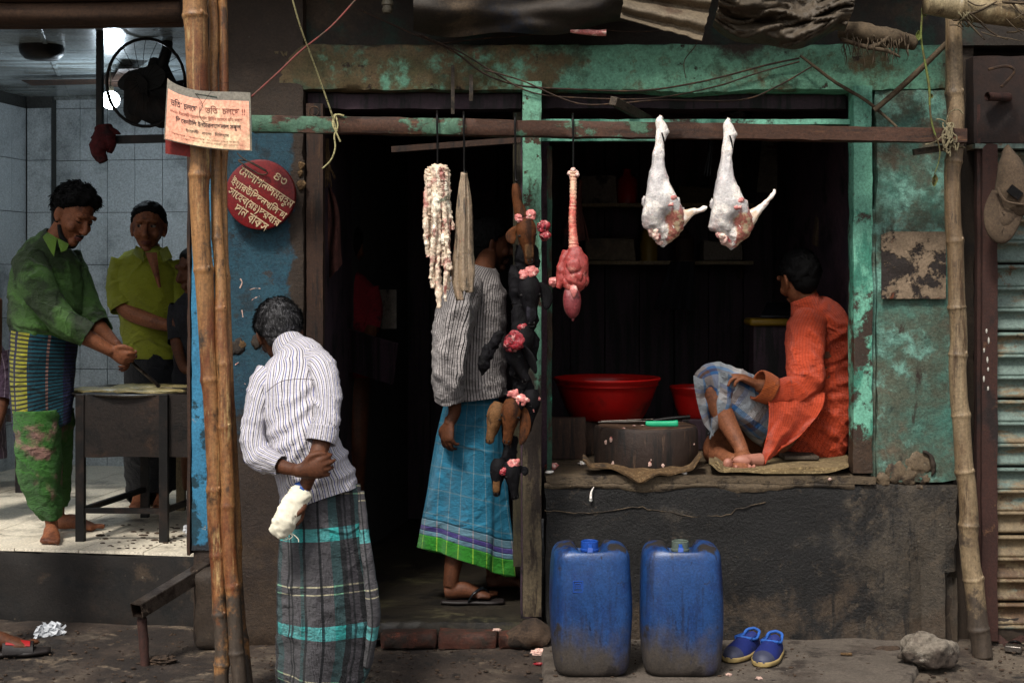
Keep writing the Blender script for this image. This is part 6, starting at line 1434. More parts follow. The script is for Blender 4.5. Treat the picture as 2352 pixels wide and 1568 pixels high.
# grey gut
g_ = thing('hanging_gut', P(1066, 400, HY), 'long grey brown folded gut hanging on the second hook from the twine', 'meat')
for L_, w_ in (([(1064, 396), (1058, 470), (1054, 560), (1050, 630), (1056, 690)], (4, 8, 9, 12, 8)), ([(1068, 396), (1074, 470), (1076, 560), (1078, 620), (1078, 672)], (4, 9, 10, 11, 9)), ([(1066, 398), (1066, 480), (1064, 580), (1066, 640), (1068, 668)], (3, 7, 9, 10, 8))):
    mb = MB(); mb.tube([P(u, v, HY - (.014 if L_[0][0] == 1066 else 0)) for u, v in L_], [(S(x, HY), S(x * .8, HY)) for x in w_], m=16, sub=10, disp=lambda a, b, p: .003 * math.sin(a * 6.28 * 4 + b * 3) + .002 * fb(p, 30)); obj('gut_fold', mb, M['gut'], g_)
# pluck
pk = thing('hanging_pluck', P(1318, 400, HY), 'red windpipe with lungs and heart hanging alone in front of the dark window', 'meat')
mb = MB(); mb.tube([P(1316, 394, HY), P(1317, 430, HY), P(1315, 500, HY), P(1318, 560, HY), P(1318, 585, HY)], [S(9, HY), S(8, HY), S(8.5, HY), S(11, HY), S(15, HY)], m=18, sub=16, disp=lambda a, b, p: .0016 * math.sin(p.z * 500) + .002 * fb(p, 20)); obj('windpipe', mb, M['windpipe'], pk)
mb = MB()
for k in range(7): a = P(1316 + rnd.uniform(-9, 12), 392 + rnd.uniform(-2, 18), HY + rnd.uniform(-.012, .01)); mb.ball(a, rnd.uniform(.006, .011), disp=lambda o: .4 * fb(o, 2, k), n=8, m=10)
obj('larynx', mb, M['leg_cut'], pk)
mb = MB()
mb.tube([P(1318, 572, HY), P(1322, 600, HY - .01), P(1322, 640, HY - .01), P(1316, 668, HY)], [(S(18, HY), .03), (S(27, HY), .034), (S(26, HY), .03), (S(16, HY), .02)], m=26, sub=9, disp=lambda a, b, p: .008 * fb(p, 26, 3))
mb.tube([P(1302, 575, HY), P(1294, 610, HY), P(1290, 640, HY), P(1282, 662, HY)], [(S(8, HY), .02), (S(14, HY), .02), (S(13, HY), .018), (S(4, HY), .006)], m=20, sub=8, disp=lambda a, b, p: .005 * fb(p, 30, 6))
mb.tube([P(1336, 585, HY), P(1342, 615, HY), P(1344, 640, HY), P(1346, 658, HY)], [(S(6, HY), .02), (S(9, HY), .02), (S(9, HY), .018), (S(3, HY), .006)], m=20, sub=8, disp=lambda a, b, p: .005 * fb(p, 30, 9))
mb.ball(P(1304, 650, HY - .015), (S(12, HY), .015, S(20, HY)), (1, 0, .3), (0, 1, 0), (-.3, 0, 1), disp=lambda o: .25 * fb(o, 2.5)); mb.ball(P(1330, 632, HY - .03), (S(9, HY), .012, S(16, HY)), disp=lambda o: .25 * fb(o, 2.5, 8)); mb.ball(P(1318, 610, HY - .035), (S(17, HY), .016, S(18, HY)), disp=lambda o: .2 * fb(o, 2.5, 4))
obj('lungs', mb, M['lung'], pk)
mb = MB(); mb.ball(P(1314, 694, HY), (S(21, HY), S(19, HY), S(42, HY)), n=26, m=28, disp=lambda o: .10 * o.z * (1 - .4 * o.x) + .03 * fb(o, 3)); mb.ball(P(1316, 738 - 6, HY), (.006, .006, .010), n=6, m=8); obj('heart', mb, M['heart'], pk)
mb = MB(); mb.tube([P(1317, 652, HY - .02), P(1318, 666, HY - .036), P(1318, 684, HY - .034)], [(S(4, HY), .005), (S(9, HY), .006), (S(2, HY), .003)], m=12); obj('heart_fat', mb, M['pink_meat'], pk)
# two skinned legs
def goat_leg(du, dv, label, flip):
    y0 = HY - .01
    t = thing('hanging_haunch', P(1520 + du, 280 + dv, y0), label, 'haunch', 'skinned goat legs on the beam')
    q = lambda u, v, y=0: P(u + du, v + dv, y0 + y)
    s1 = lambda x: S(x, y0)
    mb = MB()
    k = 1 + .04 * flip
    def fl(a, b, p):
        r = .0035 * fb(p, 16, 2 + flip * 7) + .005 * crz(p, 16, 8, 7, 3 + flip) * (.2 + b) - .001
        uu = CX + p.x / (p.y + CAMD) * FPX - du; vv = HV + (CAMZ - p.z) / (p.y + CAMD) * FPX - dv
        if p.y < y0 - .01:                       # hollow of the flank, facing the street
            r -= .030 * math.exp(-(((uu - 1540) / 15) ** 2 + ((vv - 504) / 22) ** 2))
        if vv > 512: r += .007 * fb(p, 45, 4 + flip, 4)
        return r
    mb.tube([q(1517, 270), q(1515, 279), q(1520, 300), q(1517, 324, -.005), q(1513, 357, -.008), q(1511, 390, -.015), q(1512, 423, -.028), q(1517, 456, -.035), q(1520, 480, -.033), q(1523, 502, -.028), q(1526, 522, -.02), q(1524, 544, -.012), q(1523, 568, -.006)],
            [(s1(4), .010), (s1(9), .016), (s1(14), .018), (s1(12), .016), (s1(13.5), .017), (s1(18), .024), (s1(26), .034), (s1(37), .040), (s1(45), .042), (s1(49), .036), (s1(45), .028), (s1(27), .018), (s1(2), .005)], m=64, sub=8, ph=.2, disp=fl, sq=2.3)
    mb.ball(q(1552, 506, -.012), (s1(17), .016, s1(34)), (1, 0, -.62), (0, 1, 0), (.62, 0, 1), disp=lambda o: .12 * fb(o, 2, 7), n=16, m=22)
    mb.ball(q(1480, 463, -.0), (s1(6), .010, s1(12)), disp=lambda o: .3 * fb(o, 2))
    mb.ball(q(1551, 466, -.01), (s1(12), .016, s1(14)), (1, 0, -.5), (0, 1, 0), (.5, 0, 1), disp=lambda o: .25 * fb(o, 2, 3))
    mb.ball(q(1517, 272, 0), (s1(6), .010, s1(6)), disp=lambda o: .5 * fb(o, 2.2)); mb.ball(q(1530, 303, -.006), (s1(7), .012, s1(9)), disp=lambda o: .3 * fb(o, 2.2))
    obj('flesh', mb, M['fat'], t)
    # tail stump swung out to the right
    mb = MB(); up = -30 * flip
    mb.tube([q(1540, 512, -.02), q(1564, 500 + up * .1, -.022), q(1588, 488 + up * .45, -.02), q(1606, 484 + up * .9, -.015), q(1620, 478 + up * 1.3, -.01), q(1623, 474 + up * 1.5, -.01)], [(s1(33), .022), (s1(19), .015), (s1(9), .012), (s1(5.5), .009), (s1(5), .008), (s1(2), .003)], m=20, sub=9, disp=lambda a, b, p: .004 * fb(p, 38, 5 + flip)); obj('tail', mb, M['fat_plain'], t)
    mb = MB()
    mb.ball(q(1543, 455, -.062), (s1(11), .010, s1(7)), (1, 0, .35), (0, 1, 0), (-.35, 0, 1), disp=lambda o: .3 * fb(o, 2.6, flip)); mb.ball(q(1535, 470, -.066), (s1(13), .010, s1(6)), disp=lambda o: .35 * fb(o, 2.6, 3)); obj('cut_muscle', mb, M['pink_meat'], t)
    mb = MB()
    mb.tube([q(1490, 520, -.02), q(1501, 534, -.028), q(1513, 550, -.022), q(1521, 562, -.012)], [(s1(6), .012), (s1(10), .016), (s1(9), .012), (s1(3), .006)], m=26, sub=10, disp=lambda a, b, p: .012 * fb(p, 44, 2 + 5 * flip, 4)); obj('ragged_cut', mb, M['leg_cut'], t)
    mb = MB(); mb.tube([q(1520, 305, -.022), q(1524, 318, -.026), q(1527, 335, -.022)], [(.0028, .002), (.0035, .002), (.0015, .001)], m=6); obj('slit', mb, M['iron'], t)
goat_leg(0, 0, 'skinned white goat leg with its tail pointing level, left of the pair on the beam', 0)
goat_leg(156, 6, 'skinned white goat leg with its tail raised, right of the pair on the beam', 1)
# goat heads
def goat_head(u, v, y, size, rot, mfur, label, face=.0, ears=(1, 1), cut=None, nose=None, horn=False):
    "head hanging muzzle along rot (0 = straight down), size = length in picture px"
    t = thing('goat_head', P(u, v, y), label, 'goat head', 'goat heads strung below the beam')
    L_ = S(size, y); Z_ = Vector((math.sin(R(rot)), 0, -math.cos(R(rot)))); Y_ = Vector((math.sin(R(face)), -math.cos(R(face)), 0)); Y_ = (Y_ - Z_ * Y_.dot(Z_)).normalized(); X_ = Z_.cross(Y_)
    c = P(u, v, y); W = lambda a, b, d=0.: c + X_ * a * L_ + Y_ * b * L_ + Z_ * d * L_
    mb = MB()
    mb.tube([W(0, -.03, -.06), W(0, 0, .08), W(0, .03, .25), W(0, .03, .45), W(0, .03, .65), W(0, .035, .82), W(0, .02, .95), W(0, 0, 1.0)], [(.15 * L_, .15 * L_), (.22 * L_, .20 * L_), (.235 * L_, .22 * L_), (.195 * L_, .19 * L_), (.135 * L_, .15 * L_), (.115 * L_, .12 * L_), (.105 * L_, .09 * L_), (.04 * L_, .03 * L_)], m=26, sub=7, ref=Y_, disp=lambda a, b, p: .002 * fb(p, 60))
    mb.ball(W(0, -.10, .50), (.11 * L_, .13 * L_, .32 * L_), X_, Y_, Z_)
    body('fur', mb, mfur, t, vox=.0045, sm=3)
    for s_ in (-1, 1):
        if ears[(s_ + 1) // 2]:
            e = MB(); el_ = ears[(s_ + 1) // 2]
            e.tube([W(s_ * .20, 0, .12), W(s_ * .30, -.02, .20), W(s_ * .36, -.02, .20 + .22 * el_), W(s_ * .34, 0, .20 + .46 * el_), W(s_ * .31, 0, .20 + .56 * el_)], [(.05 * L_, .02 * L_), (.09 * L_, .03 * L_), (.13 * L_, .03 * L_), (.09 * L_, .025 * L_), (.02 * L_, .012 * L_)], m=14, sub=5, ref=Y_); obj('ear', e, mfur, t)
        e = MB(); e.ball(W(s_ * .175, .12, .33), (.045 * L_, .05 * L_, .035 * L_), X_, Y_, Z_, 8, 10); obj('eye', e, M['brow'], t)
        e = MB(); e.ball(W(s_ * .05, .125, .91), (.02 * L_, .015 * L_, .03 * L_), X_, Y_, Z_, 6, 8); obj('nostril', e, M['brow'], t)
        if horn:
            e = MB(); e.tube([W(s_ * .10, .05, -.02), W(s_ * .14, .06, -.16), W(s_ * .20, .02, -.28)], [.035 * L_, .028 * L_, .006 * L_], m=10); obj('horn', e, M['horn'] if horn == 1 else M['fur_black'], t)
    e = MB(); e.tube([W(-.06, .11, .96), W(0, .125, .985), W(.06, .11, .96)], [.008 * L_] * 3, m=5); obj('mouth', e, M['brow'], t)
    if nose: e = MB(); e.tube([W(0, .12, .28), W(0, .15, .42), W(0, .148, .6), W(0, .128, .8), W(0, .09, .9)], [(.04 * L_, .04 * L_), (.09 * L_, .05 * L_), (.10 * L_, .045 * L_), (.10 * L_, .04 * L_), (.06 * L_, .03 * L_)], m=16, ref=Y_); obj('muzzle_blaze', e, nose, t)
    if cut:
        for (a, b, d, r, m_) in cut:
            e = MB(); e.ball(W(a, b * .75, d + .04), (r * .88 * L_, r * .5 * L_, r * .75 * L_), X_, Y_, Z_, 30, 38, disp=lambda o, r=r: .50 * nz(o, 1.0, r * 50 + a * 9) + .22 * nz(o, 2.3, r * 30 + d * 9) + .10 * crz(o, 1.5, 4, 2, r * 9, 1, 2)); obj('cut_flesh', e, m_, t)
    return t
RM, PM = M['red_meat'], M['pink_meat']
hd = thing('goat_hide', P(1196, 700, HY + .05), 'ragged black goat hides bunched behind the hanging heads', 'hide')
for i, (ua, va, ub, vb, w_, yy) in enumerate(((1205, 560, 1216, 640, 26, .03), (1190, 610, 1182, 700, 20, .04), (1212, 660, 1204, 790, 27, .05), (1196, 700, 1188, 860, 20, .03), (1216, 760, 1208, 850, 24, .04), (1188, 840, 1200, 930, 15, .03), (1206, 870, 1212, 990, 17, .04), (1176, 1000, 1160, 1100, 16, .03), (1150, 760, 1104, 850, 11, -.02), (1120, 790, 1106, 862, 12, -.02))):
    mb = MB(); n_ = 6; mb.tube([P(ua + (ub - ua) * k / 5 + 5 * nz((k, i, 2)), va + (vb - va) * k / 5, HY + yy) for k in range(n_)], [(S(w_ * q, HY), S(w_ * .6 * q, HY)) for q in (.7, 1., 1., .95, .7, .2)], m=26, sub=7, disp=lambda a, b, p: .010 * fb(p, 22, i, 4) + .004 * crz(p, 40, 20, 12, i)); obj('hide_flap', mb, M['fur_black'], hd)
goat_head(1206, 508, HY, 100, 6, M['fur_brown'], 'brown goat head with tan muzzle at the top of the string', 10, (0, .5), [(-.10, .12, -.16, .15, PM), (.14, .14, -.12, .13, PM), (-.40, .02, .12, .16, RM), (-.42, 0, .34, .15, RM)], M['fur_tan'], 2)
mb = MB(); mb.tube([P(1183, 422, HY), P(1186, 440, HY), P(1190, 470, HY), P(1200, 500, HY)], [S(6, HY), S(11, HY), S(12, HY), S(18, HY)], m=16, sub=6); tag(obj('goat_neck', mb, M['fur_brown'], loc=P(1188, 440, HY)), 'brown furry neck skin looped on the hook above the topmost goat head', 'meat')
goat_head(1214, 640, HY + .01, 112, 3, M['fur_black'], 'black goat head with grey muzzle, second down the string, in front of the green post', 8, (.8, 0), [(-.06, .12, -.18, .15, PM), (.10, .14, -.13, .12, PM), (-.52, .0, .05, .12, PM)], M['muzzle_grey'])
goat_head(1206, 752, HY + .02, 118, -14, M['fur_black'], 'black goat head third down the string showing a red neck cut at its side', 30, (0, 0), [(.10, .12, -.02, .11, RM), (.20, .13, .16, .11, RM)])
goat_head(1172, 792, HY - .02, 96, 26, M['fur_black'], 'black goat head facing the doorway with a round red and white severed neck', -40, (1.2, 0), [(-.26, .22, -.05, .30, RM), (-.34, .28, -.10, .11, PM), (-.14, .34, .03, .10, RM)])
goat_head(1222, 900, HY, 96, -10, M['fur_black'], 'thin black goat head beside the brown pair, nearest the green post', 60, (0, .4), [(.0, .24, .1, .10, PM), (.05, .22, .35, .09, PM)])
goat_head(1178, 922, HY - .03, 100, -8, M['fur_brown'], 'rusty brown goat head with long ears low on the string', -8, (1.35, 0), [(-.22, .14, -.12, .16, PM), (.0, .12, -.22, .13, PM)], None, 2)
goat_head(1146, 930, HY - .01, 92, -14, M['fur_tan'], 'tan goat head hanging nearest the blue wrap', -30, (.6, 0), [])
goat_head(1172, 1064, HY - .01, 84, 8, M['fur_black'], 'black goat head with pink neck at the bottom of the string', 14, (.3, 0), [(-.05, .16, -.02, .18, PM), (.22, .12, .14, .14, RM), (.02, .2, .1, .08, RM)], None)
goat_head(1146, 1058, HY + .01, 82, -4, M['fur_black'], 'black goat head with a pale blaze, bottom of the string beside the blue wrap', -10, (0, 0), [], M['fur_tan'])
cord('hanging_string', [P(1184, 420, HY), P(1194, 600, HY + .02), P(1196, 700, HY + .04), P(1190, 850, HY + .04), P(1184, 950, HY + .03), P(1166, 1060, HY + .02)], .004, M['wire'], 'dark cord threading the goat heads together below the beam', 'cord')

# ------------------------------------------------------------ things on the counter
CT = Z(1090) + .003
CTY = .0
ck = thing('chopping_block', V3(X(1484, .26), .26, CT), 'round dark chopping block spattered with scraps on the counter', 'chopping block')
br = S(119, .26); bz = Z(975, .26) - CT
mb = MB(); mb.lathe([(br * .97, .004), (br, .02), (br * 1.0, bz * .5), (br * .985, bz * .93), (br * .965, bz - .004), (br * .94, bz)], V3(X(1484, .26), .26, CT), m=64, disp=lambda p: V3(.006 * fb(p, 9), .006 * fb(p, 9, 4), .002 * fb(p, 12))); obj('block_side', mb, M['block'], ck)
mb = MB(); mb.lathe([(br * .955, bz - .005), (br * .9, bz + .001), (br * .5, bz - .006), (0.001, bz - .008)], V3(X(1484, .26), .26, CT), m=64, disp=lambda p: V3(0, 0, .003 * fb(p, 14))); obj('block_top', mb, M['block_top'], ck)
rnd = random.Random(21)
for i in range(7):
    a = rnd.uniform(3.3, 6.1); z_ = rnd.uniform(.02, bz * .9); c_ = V3(X(1484, .26) + math.cos(a) * br * 1.002, .26 + math.sin(a) * br * 1.002, CT + z_)
    mb = MB(); r = rnd.uniform(.003, .008); mb.ball(c_, (r, .003, r * rnd.uniform(.8, 2.2)), n=6, m=8, disp=lambda o: .4 * fb(o, 2, i)); obj('scrap', mb, M['litter'], ck)
for i in range(5):
    mb = MB(); mb.ball(V3(X(1484, .26) + rnd.uniform(-.17, .17), .26 + rnd.uniform(-.15, .1), CT + bz - .001), (.008, .006, .003), n=6, m=8, disp=lambda o: .4 * fb(o, 2, i)); obj('scrap', mb, M['litter'], ck)
kz = CT + bz + .012
kn = thing('knife', V3(X(1520, .14), .14, kz), 'knife with a bright green handle lying on the chopping block', 'knife')
mb = MB(); mb.tube([P(1483, 972, .14), P(1500, 973, .14), P(1530, 973, .14), P(1557, 972, .14)], [(.010, .010), (.0125, .011), (.0125, .011), (.0135, .012)], m=14, sq=2.6); obj('handle', mb, M['green_handle'], kn)
mb = MB(); mb.sheet(lambda a, b: P(1484 - 110 * a, 967 + 8 * b * (1 - a * .6) + 2 * a, .14 + .02 * b), 12, 3, .0015); obj('blade', mb, M['steel'], kn)
kn = thing('knife', V3(X(1500, .3), .3, kz), 'dark old knife lying behind the green handled one', 'knife')
mb = MB(); mb.tube([P(1500, 966, .30), P(1540, 961, .30), P(1585, 957, .30)], [.008, .010, .009], m=10); obj('handle', mb, M['iron'], kn)
mb = MB(); mb.sheet(lambda a, b: P(1500 - 120 * a, 962 + 6 * b + 5 * a, .30 + .02 * b), 12, 3, .0015); obj('blade', mb, M['steel'], kn)
def basin(name, u, y, v_rim, r_px, v_base, label, br_=.62):
    c = P(u, v_rim, y); r = S(r_px, y); h = c.z - P(u, v_base, y).z; base = V3(c.x, y, c.z - h)
    t = thing(name, base, label, 'basin'); mb = MB()
    mb.lathe([(0, 0), (r * br_, 0), (r * br_ * 1.1, .01), (r * .80, h * .35), (r * .90, h * .7), (r * .93, h * .82), (r * .955, h * .84), (r * .96, h * .92), (r * 1.0, h * .96), (r * 1.005, h), (r * .99, h + .004), (r * .94, h - .002), (r * .90, h * .9), (r * .78, h * .4), (r * br_, .012), (0, .010)], base, m=64); obj('basin_bowl', mb, M['red_plastic'], t, angle=50); return t
basin('basin', 1394, .78, 868, 123, 962, 'large red plastic basin standing behind the chopping block')
basin('basin', 1606, .95, 888, 68, 960, 'smaller red plastic basin behind the raised knee')
# supports for the basins
mb = MB(); mb.box(X(1318, .7), X(1462, .7), .66, 1.0, CT, Z(962, .72)); tag(obj('wooden_box', mb, M['brown_wood'], loc=V3(X(1390, .7), .8, CT), bevel=.004), 'low wooden box under the large red basin', 'box')
mb = MB(); mb.box(X(1560, .95), X(1660, .95), .84, 1.08, CT, Z(960, .9)); tag(obj('wooden_box', mb, M['inside_wood'], loc=V3(X(1600, .95), .9, CT), bevel=.004), 'dark box holding up the smaller red basin', 'box')
mb = MB(); mb.slab(X(1268, .5), X(1345, .5), .5, .56, CT, Z(960, .5), res=.04, amp=.003); tag(obj('wooden_board', mb, M['brown_wood'], loc=V3(X(1300, .5), .52, CT)), 'dark board standing behind the slim green pole on the counter', 'board')
def sack(pts_fn, name, label, m, nu=70, nv=16, cat='sack'):
    mb = MB(); mb.sheet(pts_fn, nu, nv, .008); return tag(obj(name, mb, m, loc=pts_fn(.5, .5)), label, cat)
def sk(a, b):
    u = 1338 + 275 * a; yy = -.012 + .16 * (1 - b) + (.01 * math.sin(a * 9))
    hgt = .012 + .024 * max(0, math.sin(a * 3.14 * 2.3 + .3)) * b + .012 * nz((a * 9, b * 3, 2)) + (.045 * math.exp(-(a / .05) ** 2)) + (.05 * math.exp(-((a - 1) / .06) ** 2)) 
    z_ = CT + max(.004, hgt); 
    if b > .8: z_ -= (b - .8) * (.05 + .16 * math.exp(-((a - .47) / .12) ** 2)); yy -= (b - .8) * .09
    return V3(X(u, yy), yy, z_)
sack(sk, 'burlap_sack', 'crumpled brown burlap sack under the chopping block, drooping over the ledge', M['burlap'])
for i in range(3):
    def mt(a, b, i=i):
        u = 1628 + 6 * i + (322 - 10 * i) * a; yy = -.016 + .012 * i + .75 * (1 - b)
        lift = .04 * math.exp(-(a / .05) ** 2) * (1 if i == 0 else .7) + (.022 + .012 * i) * max(0, (a - .85) / .15) ** 1.5 * (1 - .4 * i) + .006 * math.sin(a * 8 + i) * b
        return V3(X(u, yy), yy, CT + .004 + .005 * i + max(0, lift) * b)
    sack(mt, 'mat', ('lowest layer of the sack mat under the seated man', 'middle layer of the sack mat under the seated man', 'top layer of the sack mat under the seated man')[i], M['mat_cloth'], cat='mat')
mb = MB(); mb.box(X(1800, .24), X(1880, .24), .22, .40, CT + .03, Z(1046, .24)); tag(obj('wooden_block', mb, M['grey_wood'], loc=V3(X(1840, .24), .3, CT), bevel=.004), 'small wooden block tucked under the seated man', 'wood block')
# scale
sc = thing('weighing_scale', P(1768, 735, .9), 'yellow and black weighing scale on a dark stand in front of the seated man', 'scale')
mb = MB(); c0 = P(1768, 742, .9); mb.box(c0.x - .10, c0.x + .10, .85, 1.05, c0.z - .012, c0.z + .022); obj('scale_body', mb, M['yellow_plastic'], sc, bevel=.012)
mb = MB(); a_ = [P(1748, 728, .86), P(1818, 728, .86), P(1822, 698, 1.04), P(1762, 698, 1.04)]
mb.v += a_ + [p + V3(0, 0, .008) for p in a_]
for q in ((0, 1, 5, 4), (1, 2, 6, 5), (2, 3, 7, 6), (3, 0, 4, 7), (4, 5, 6, 7), (3, 2, 1, 0)): mb.face(list(q))
obj('scale_pan', mb, M['scale_top'], sc)
mb = MB(); mb.box(c0.x - .08, c0.x + .08, .88, 1.02, CT, c0.z - .012); obj('scale_stand', mb, M['inside_wood'], sc)
# scraps on the ledge
rnd = random.Random(31)
for i, (u, y, s_, lb) in enumerate(((1268, .18, 16, 'largest pink meat scrap beside the slim green pole'), (1262, .02, 9, 'small pale scrap at the corner of the counter ledge'), (1340, .30, 11, 'silvery scrap on the counter left of the chopping block'), (1258, .33, 8, 'tiny red scrap behind the green post'), (1548, -.005, 6, 'white crumb on the ledge before the chopping block'), (1572, .0, 7, 'pale fat crumb on the ledge below the sack mat'))):
    mb = MB(); r = S(s_, y); mb.ball(V3(X(u, y), y, CT + r * .35), (r, r * .7, r * .42), disp=lambda o, i=i: .5 * fb(o, 1.8, i * 4), n=12, m=16); tag(obj('meat_scrap', mb, M['pink_meat'] if i in (0, 3) else M['fat'], loc=V3(X(u, y), y, CT)), lb, 'meat scrap')
mb = MB(); mb.tube([P(1364, 1118, -.012), P(1358, 1130, -.016), P(1357, 1146, -.018)], [.002, .004, .006], m=8); mb.ball(P(1357, 1148, -.014), .007, n=6, m=8); tag(obj('fat_drip', mb, M['fat'], loc=P(1360, 1130, -.01)), 'small white drip of fat stuck to the black counter front', 'meat scrap')
mb = MB(); mb.ball(P(1906, 1100, -.018), (.008, .005, .006), disp=lambda o: .3 * fb(o, 2)); tag(obj('pebble', mb, M['litter'], loc=P(1906, 1100, -.01)), 'pale lump on the chipped ledge under the seated man', 'pebble')

# dim interior things
cal = thing('calendar', P(1800, 330, 2.3), 'grey wall calendar hanging in the dim butcher shop', 'calendar')
mb = MB(); mb.sheet(lambda a, b: P(1750 + 108 * a - 12 * b, 322 + 120 * b + 4 * a, 2.30 - .02 * math.sin(b * 3)), 6, 8, .002); obj('page', mb, M['calendar'], cal)
mb = MB(); mb.sheet(lambda a, b: P(1762 + 22 * a, 335 + 34 * b, 2.29), 2, 2, .001); obj('print', mb, M['cal_red'], cal)
mb = MB(); mb.sheet(lambda a, b: P(1818 + 36 * a, 348 + 16 * b, 2.29), 2, 2, .001); obj('print', mb, M['cal_red'], cal)
cal = thing('framed_picture', P(1085, 400, 2.5), 'dark framed picture on the back wall seen through the doorway', 'picture')
mb = MB(); mb.box(X(1035, 2.5), X(1140, 2.5), 2.54, 2.57, Z(470, 2.5), Z(312, 2.5)); obj('frame', mb, M['inside_wood'], cal, bevel=.004)
mb = MB(); mb.box(X(1044, 2.5), X(1131, 2.5), 2.53, 2.54, Z(460, 2.5), Z(322, 2.5)); obj('print', mb, M['inside_dark'], cal)
mb = MB(); mb.sheet(lambda a, b: P(738 + (22 + 30 * b) * a + 6 * math.sin(b * 5), 430 + (190 + 20 * math.sin(a * 4)) * b, .45 + .03 * math.sin(a * 11 + b * 3)), 30, 30, .006); tag(obj('hanging_cloth', mb, M['cloth_dull'], loc=P(760, 500, .45)), 'dull brown cloth hanging inside the door jamb', 'cloth')
mb = MB(); rnd = random.Random(8)
for i in range(26): mb.tube([P(752 + rnd.uniform(-3, 3), 318, .25), P(752 + rnd.uniform(-5, 6), 372, .25), P(756 + rnd.uniform(-16, 16), 425 + rnd.uniform(-20, 8), .25)], [.0022, .0022, .0014], m=4, sub=3)
tag(obj('fibre_tassel', mb, M['burlap'], loc=P(754, 340, .25)), 'frayed brown rope tassel hanging at the top of the doorway', 'rope')
mb = MB(); mb.tube([P(722 + 11 * math.cos(t), 256 + 11 * math.sin(t), .0) for t in [i * .5 for i in range(13)]], [.003] * 13, m=6); tag(obj('iron_ring', mb, M['wire'], loc=P(722, 256, 0)), 'rusty ring on the door frame above the twine knot', 'ring')
mb = MB(); mb.sheet(lambda a, b: P(845 + 66 * a, 665 + 90 * b, 1.5 + .04 * math.sin(a * 5)), 8, 8, .004); tag(obj('paper_sack', mb, M['calendar'], loc=P(880, 710, 1.5)), 'grey paper sack glimpsed in the dark doorway', 'sack')
mb = MB(); mb.bar(P(760, 790, 1.3), P(905, 835, 1.0), .012, .10, (0, 0, 1)); tag(obj('bench', mb, M['inside_wood'], loc=P(830, 810, 1.2)), 'low dark bench slab inside the doorway', 'bench')
mb = MB(); mb.ball(P(1690, 262, 1.0), (.07, .05, .045), n=20, m=26, disp=lambda o: .35 * fb(o, 3)); tag(obj('polythene_bag', mb, M['black_plastic'], loc=P(1690, 262, 1.)), 'crumpled black polythene bag on the rail above the window', 'bag')
mb = MB(); mb.sheet(lambda a, b: P(1760 + 80 * a, 245 + 34 * b, 1.3), 2, 2, .01); tag(obj('red_cloth', mb, M['dark_red_cloth'], loc=P(1800, 260, 1.3)), 'dark red cloth glimpsed above the window transom', 'cloth')
mb = MB(); mb.sheet(lambda a, b: P(1632 - 16 * b + (6 + 10 * b) * a, 325 + 80 * b, .8 + .02 * math.sin(a * 9)), 8, 12, .003); tag(obj('polythene_strip', mb, M['black_plastic'], loc=P(1630, 340, .8)), 'shiny black polythene strip hanging between the two goat legs', 'bag')
mb = MB(); mb.sheet(lambda a, b: P(1540 - 40 * b + 90 * a * (.6 + .4 * b), 600 + 110 * b, 1.9 + .03 * math.sin(a * 12)), 24, 12, .005); tag(obj('hanging_cloth', mb, M['dark_cloth'], loc=P(1560, 640, 1.9)), 'dark cloth hanging deep inside the butcher shop', 'cloth')

# ------------------------------------------------------------ rusty plate on the right wall, cap, padlock
def pl_(a, b):
    u = 2024 + 148 * a; v = 532 + 154 * b + (8 * max(0, .12 - a) / .12 if b < .1 else 0)
    return P(u, v, -.006 + .004 * nz((a * 5, b * 5, 1)))
mb = MB(); mb.sheet(pl_, 30, 30, .004); tag(obj('peeled_sign', mb, M['poster_rust'], loc=P(2095, 610, 0)), 'dark square sign with its paper torn off, fixed to the green wall', 'sign')
cp = thing('cap', P(2310, 440, -.10), 'dusty brown baseball cap hanging in front of the roller shutter', 'cap')
mb = MB()
def cfn(a, b, p): return .008 * fb(p, 10, 3) + .004 * math.sin(a * 12 + b * 4)
mb.tube([P(2312, 342, -.06), P(2320, 375, -.09), P(2326, 420, -.10), P(2330, 465, -.10), P(2332, 492, -.09)], [(S(5, 0), .03), (S(24, 0), .05), (S(36, 0), .065), (S(42, 0), .065), (S(34, 0), .05)], m=36, sub=9, disp=cfn); obj('crown', mb, M['cap_cloth'], cp)
def brim(a, b):
    u = 2292 + (2352 - 2292) * a - 26 * math.sin(b * 1.6) * (1 - a * .5); v = 440 + 40 * a + (100 - 38 * a) * b * math.sin(.4 + a * 2.3)
    return P(u, v, -.12 - .03 * math.sin(a * 3.14) * (1 - b * .3))
mb = MB(); mb.tube([P(2288, 440, -.12), P(2278, 480, -.14), P(2282, 520, -.15), P(2300, 540, -.145), P(2320, 520, -.14), P(2340, 490, -.13)], [(S(10, 0), .008), (S(17, 0), .010), (S(19, 0), .010), (S(20, 0), .010), (S(18, 0), .009), (S(12, 0), .008)], m=14, sub=8); mb.tube([P(2285, 450, -.11), P(2300, 505, -.135), P(2335, 470, -.12)], [(S(14, 0), .02), (S(24, 0), .02), (S(16, 0), .02)], m=14, sub=6); obj('brim', mb, M['cap_cloth'], cp)
mb = MB(); mb.bar(P(2318, 432, -.17), P(2344, 452, -.17), .018, .004); obj('buckle', mb, M['iron'], cp)
cord('strap_band', [P(2290, 430, -.15), P(2310, 462, -.17), P(2350, 470, -.165)], .006, M['cap_cloth'], None, parent=cp)
plk = thing('padlock', P(2315, 1508, -.14), 'flat steel padlock lying on the ground beside the lone bamboo', 'padlock')
mb = MB(); c0 = V3(P(2318, 1500, -.05).x, -.10, .012); Mx = Matrix.Translation(c0) @ Matrix.Rotation(R(-25), 4, 'Z'); mb.box(-.032, .032, -.025, .025, -.012, .012, Mx); obj('lock_body', mb, M['steel'], plk, bevel=.003)
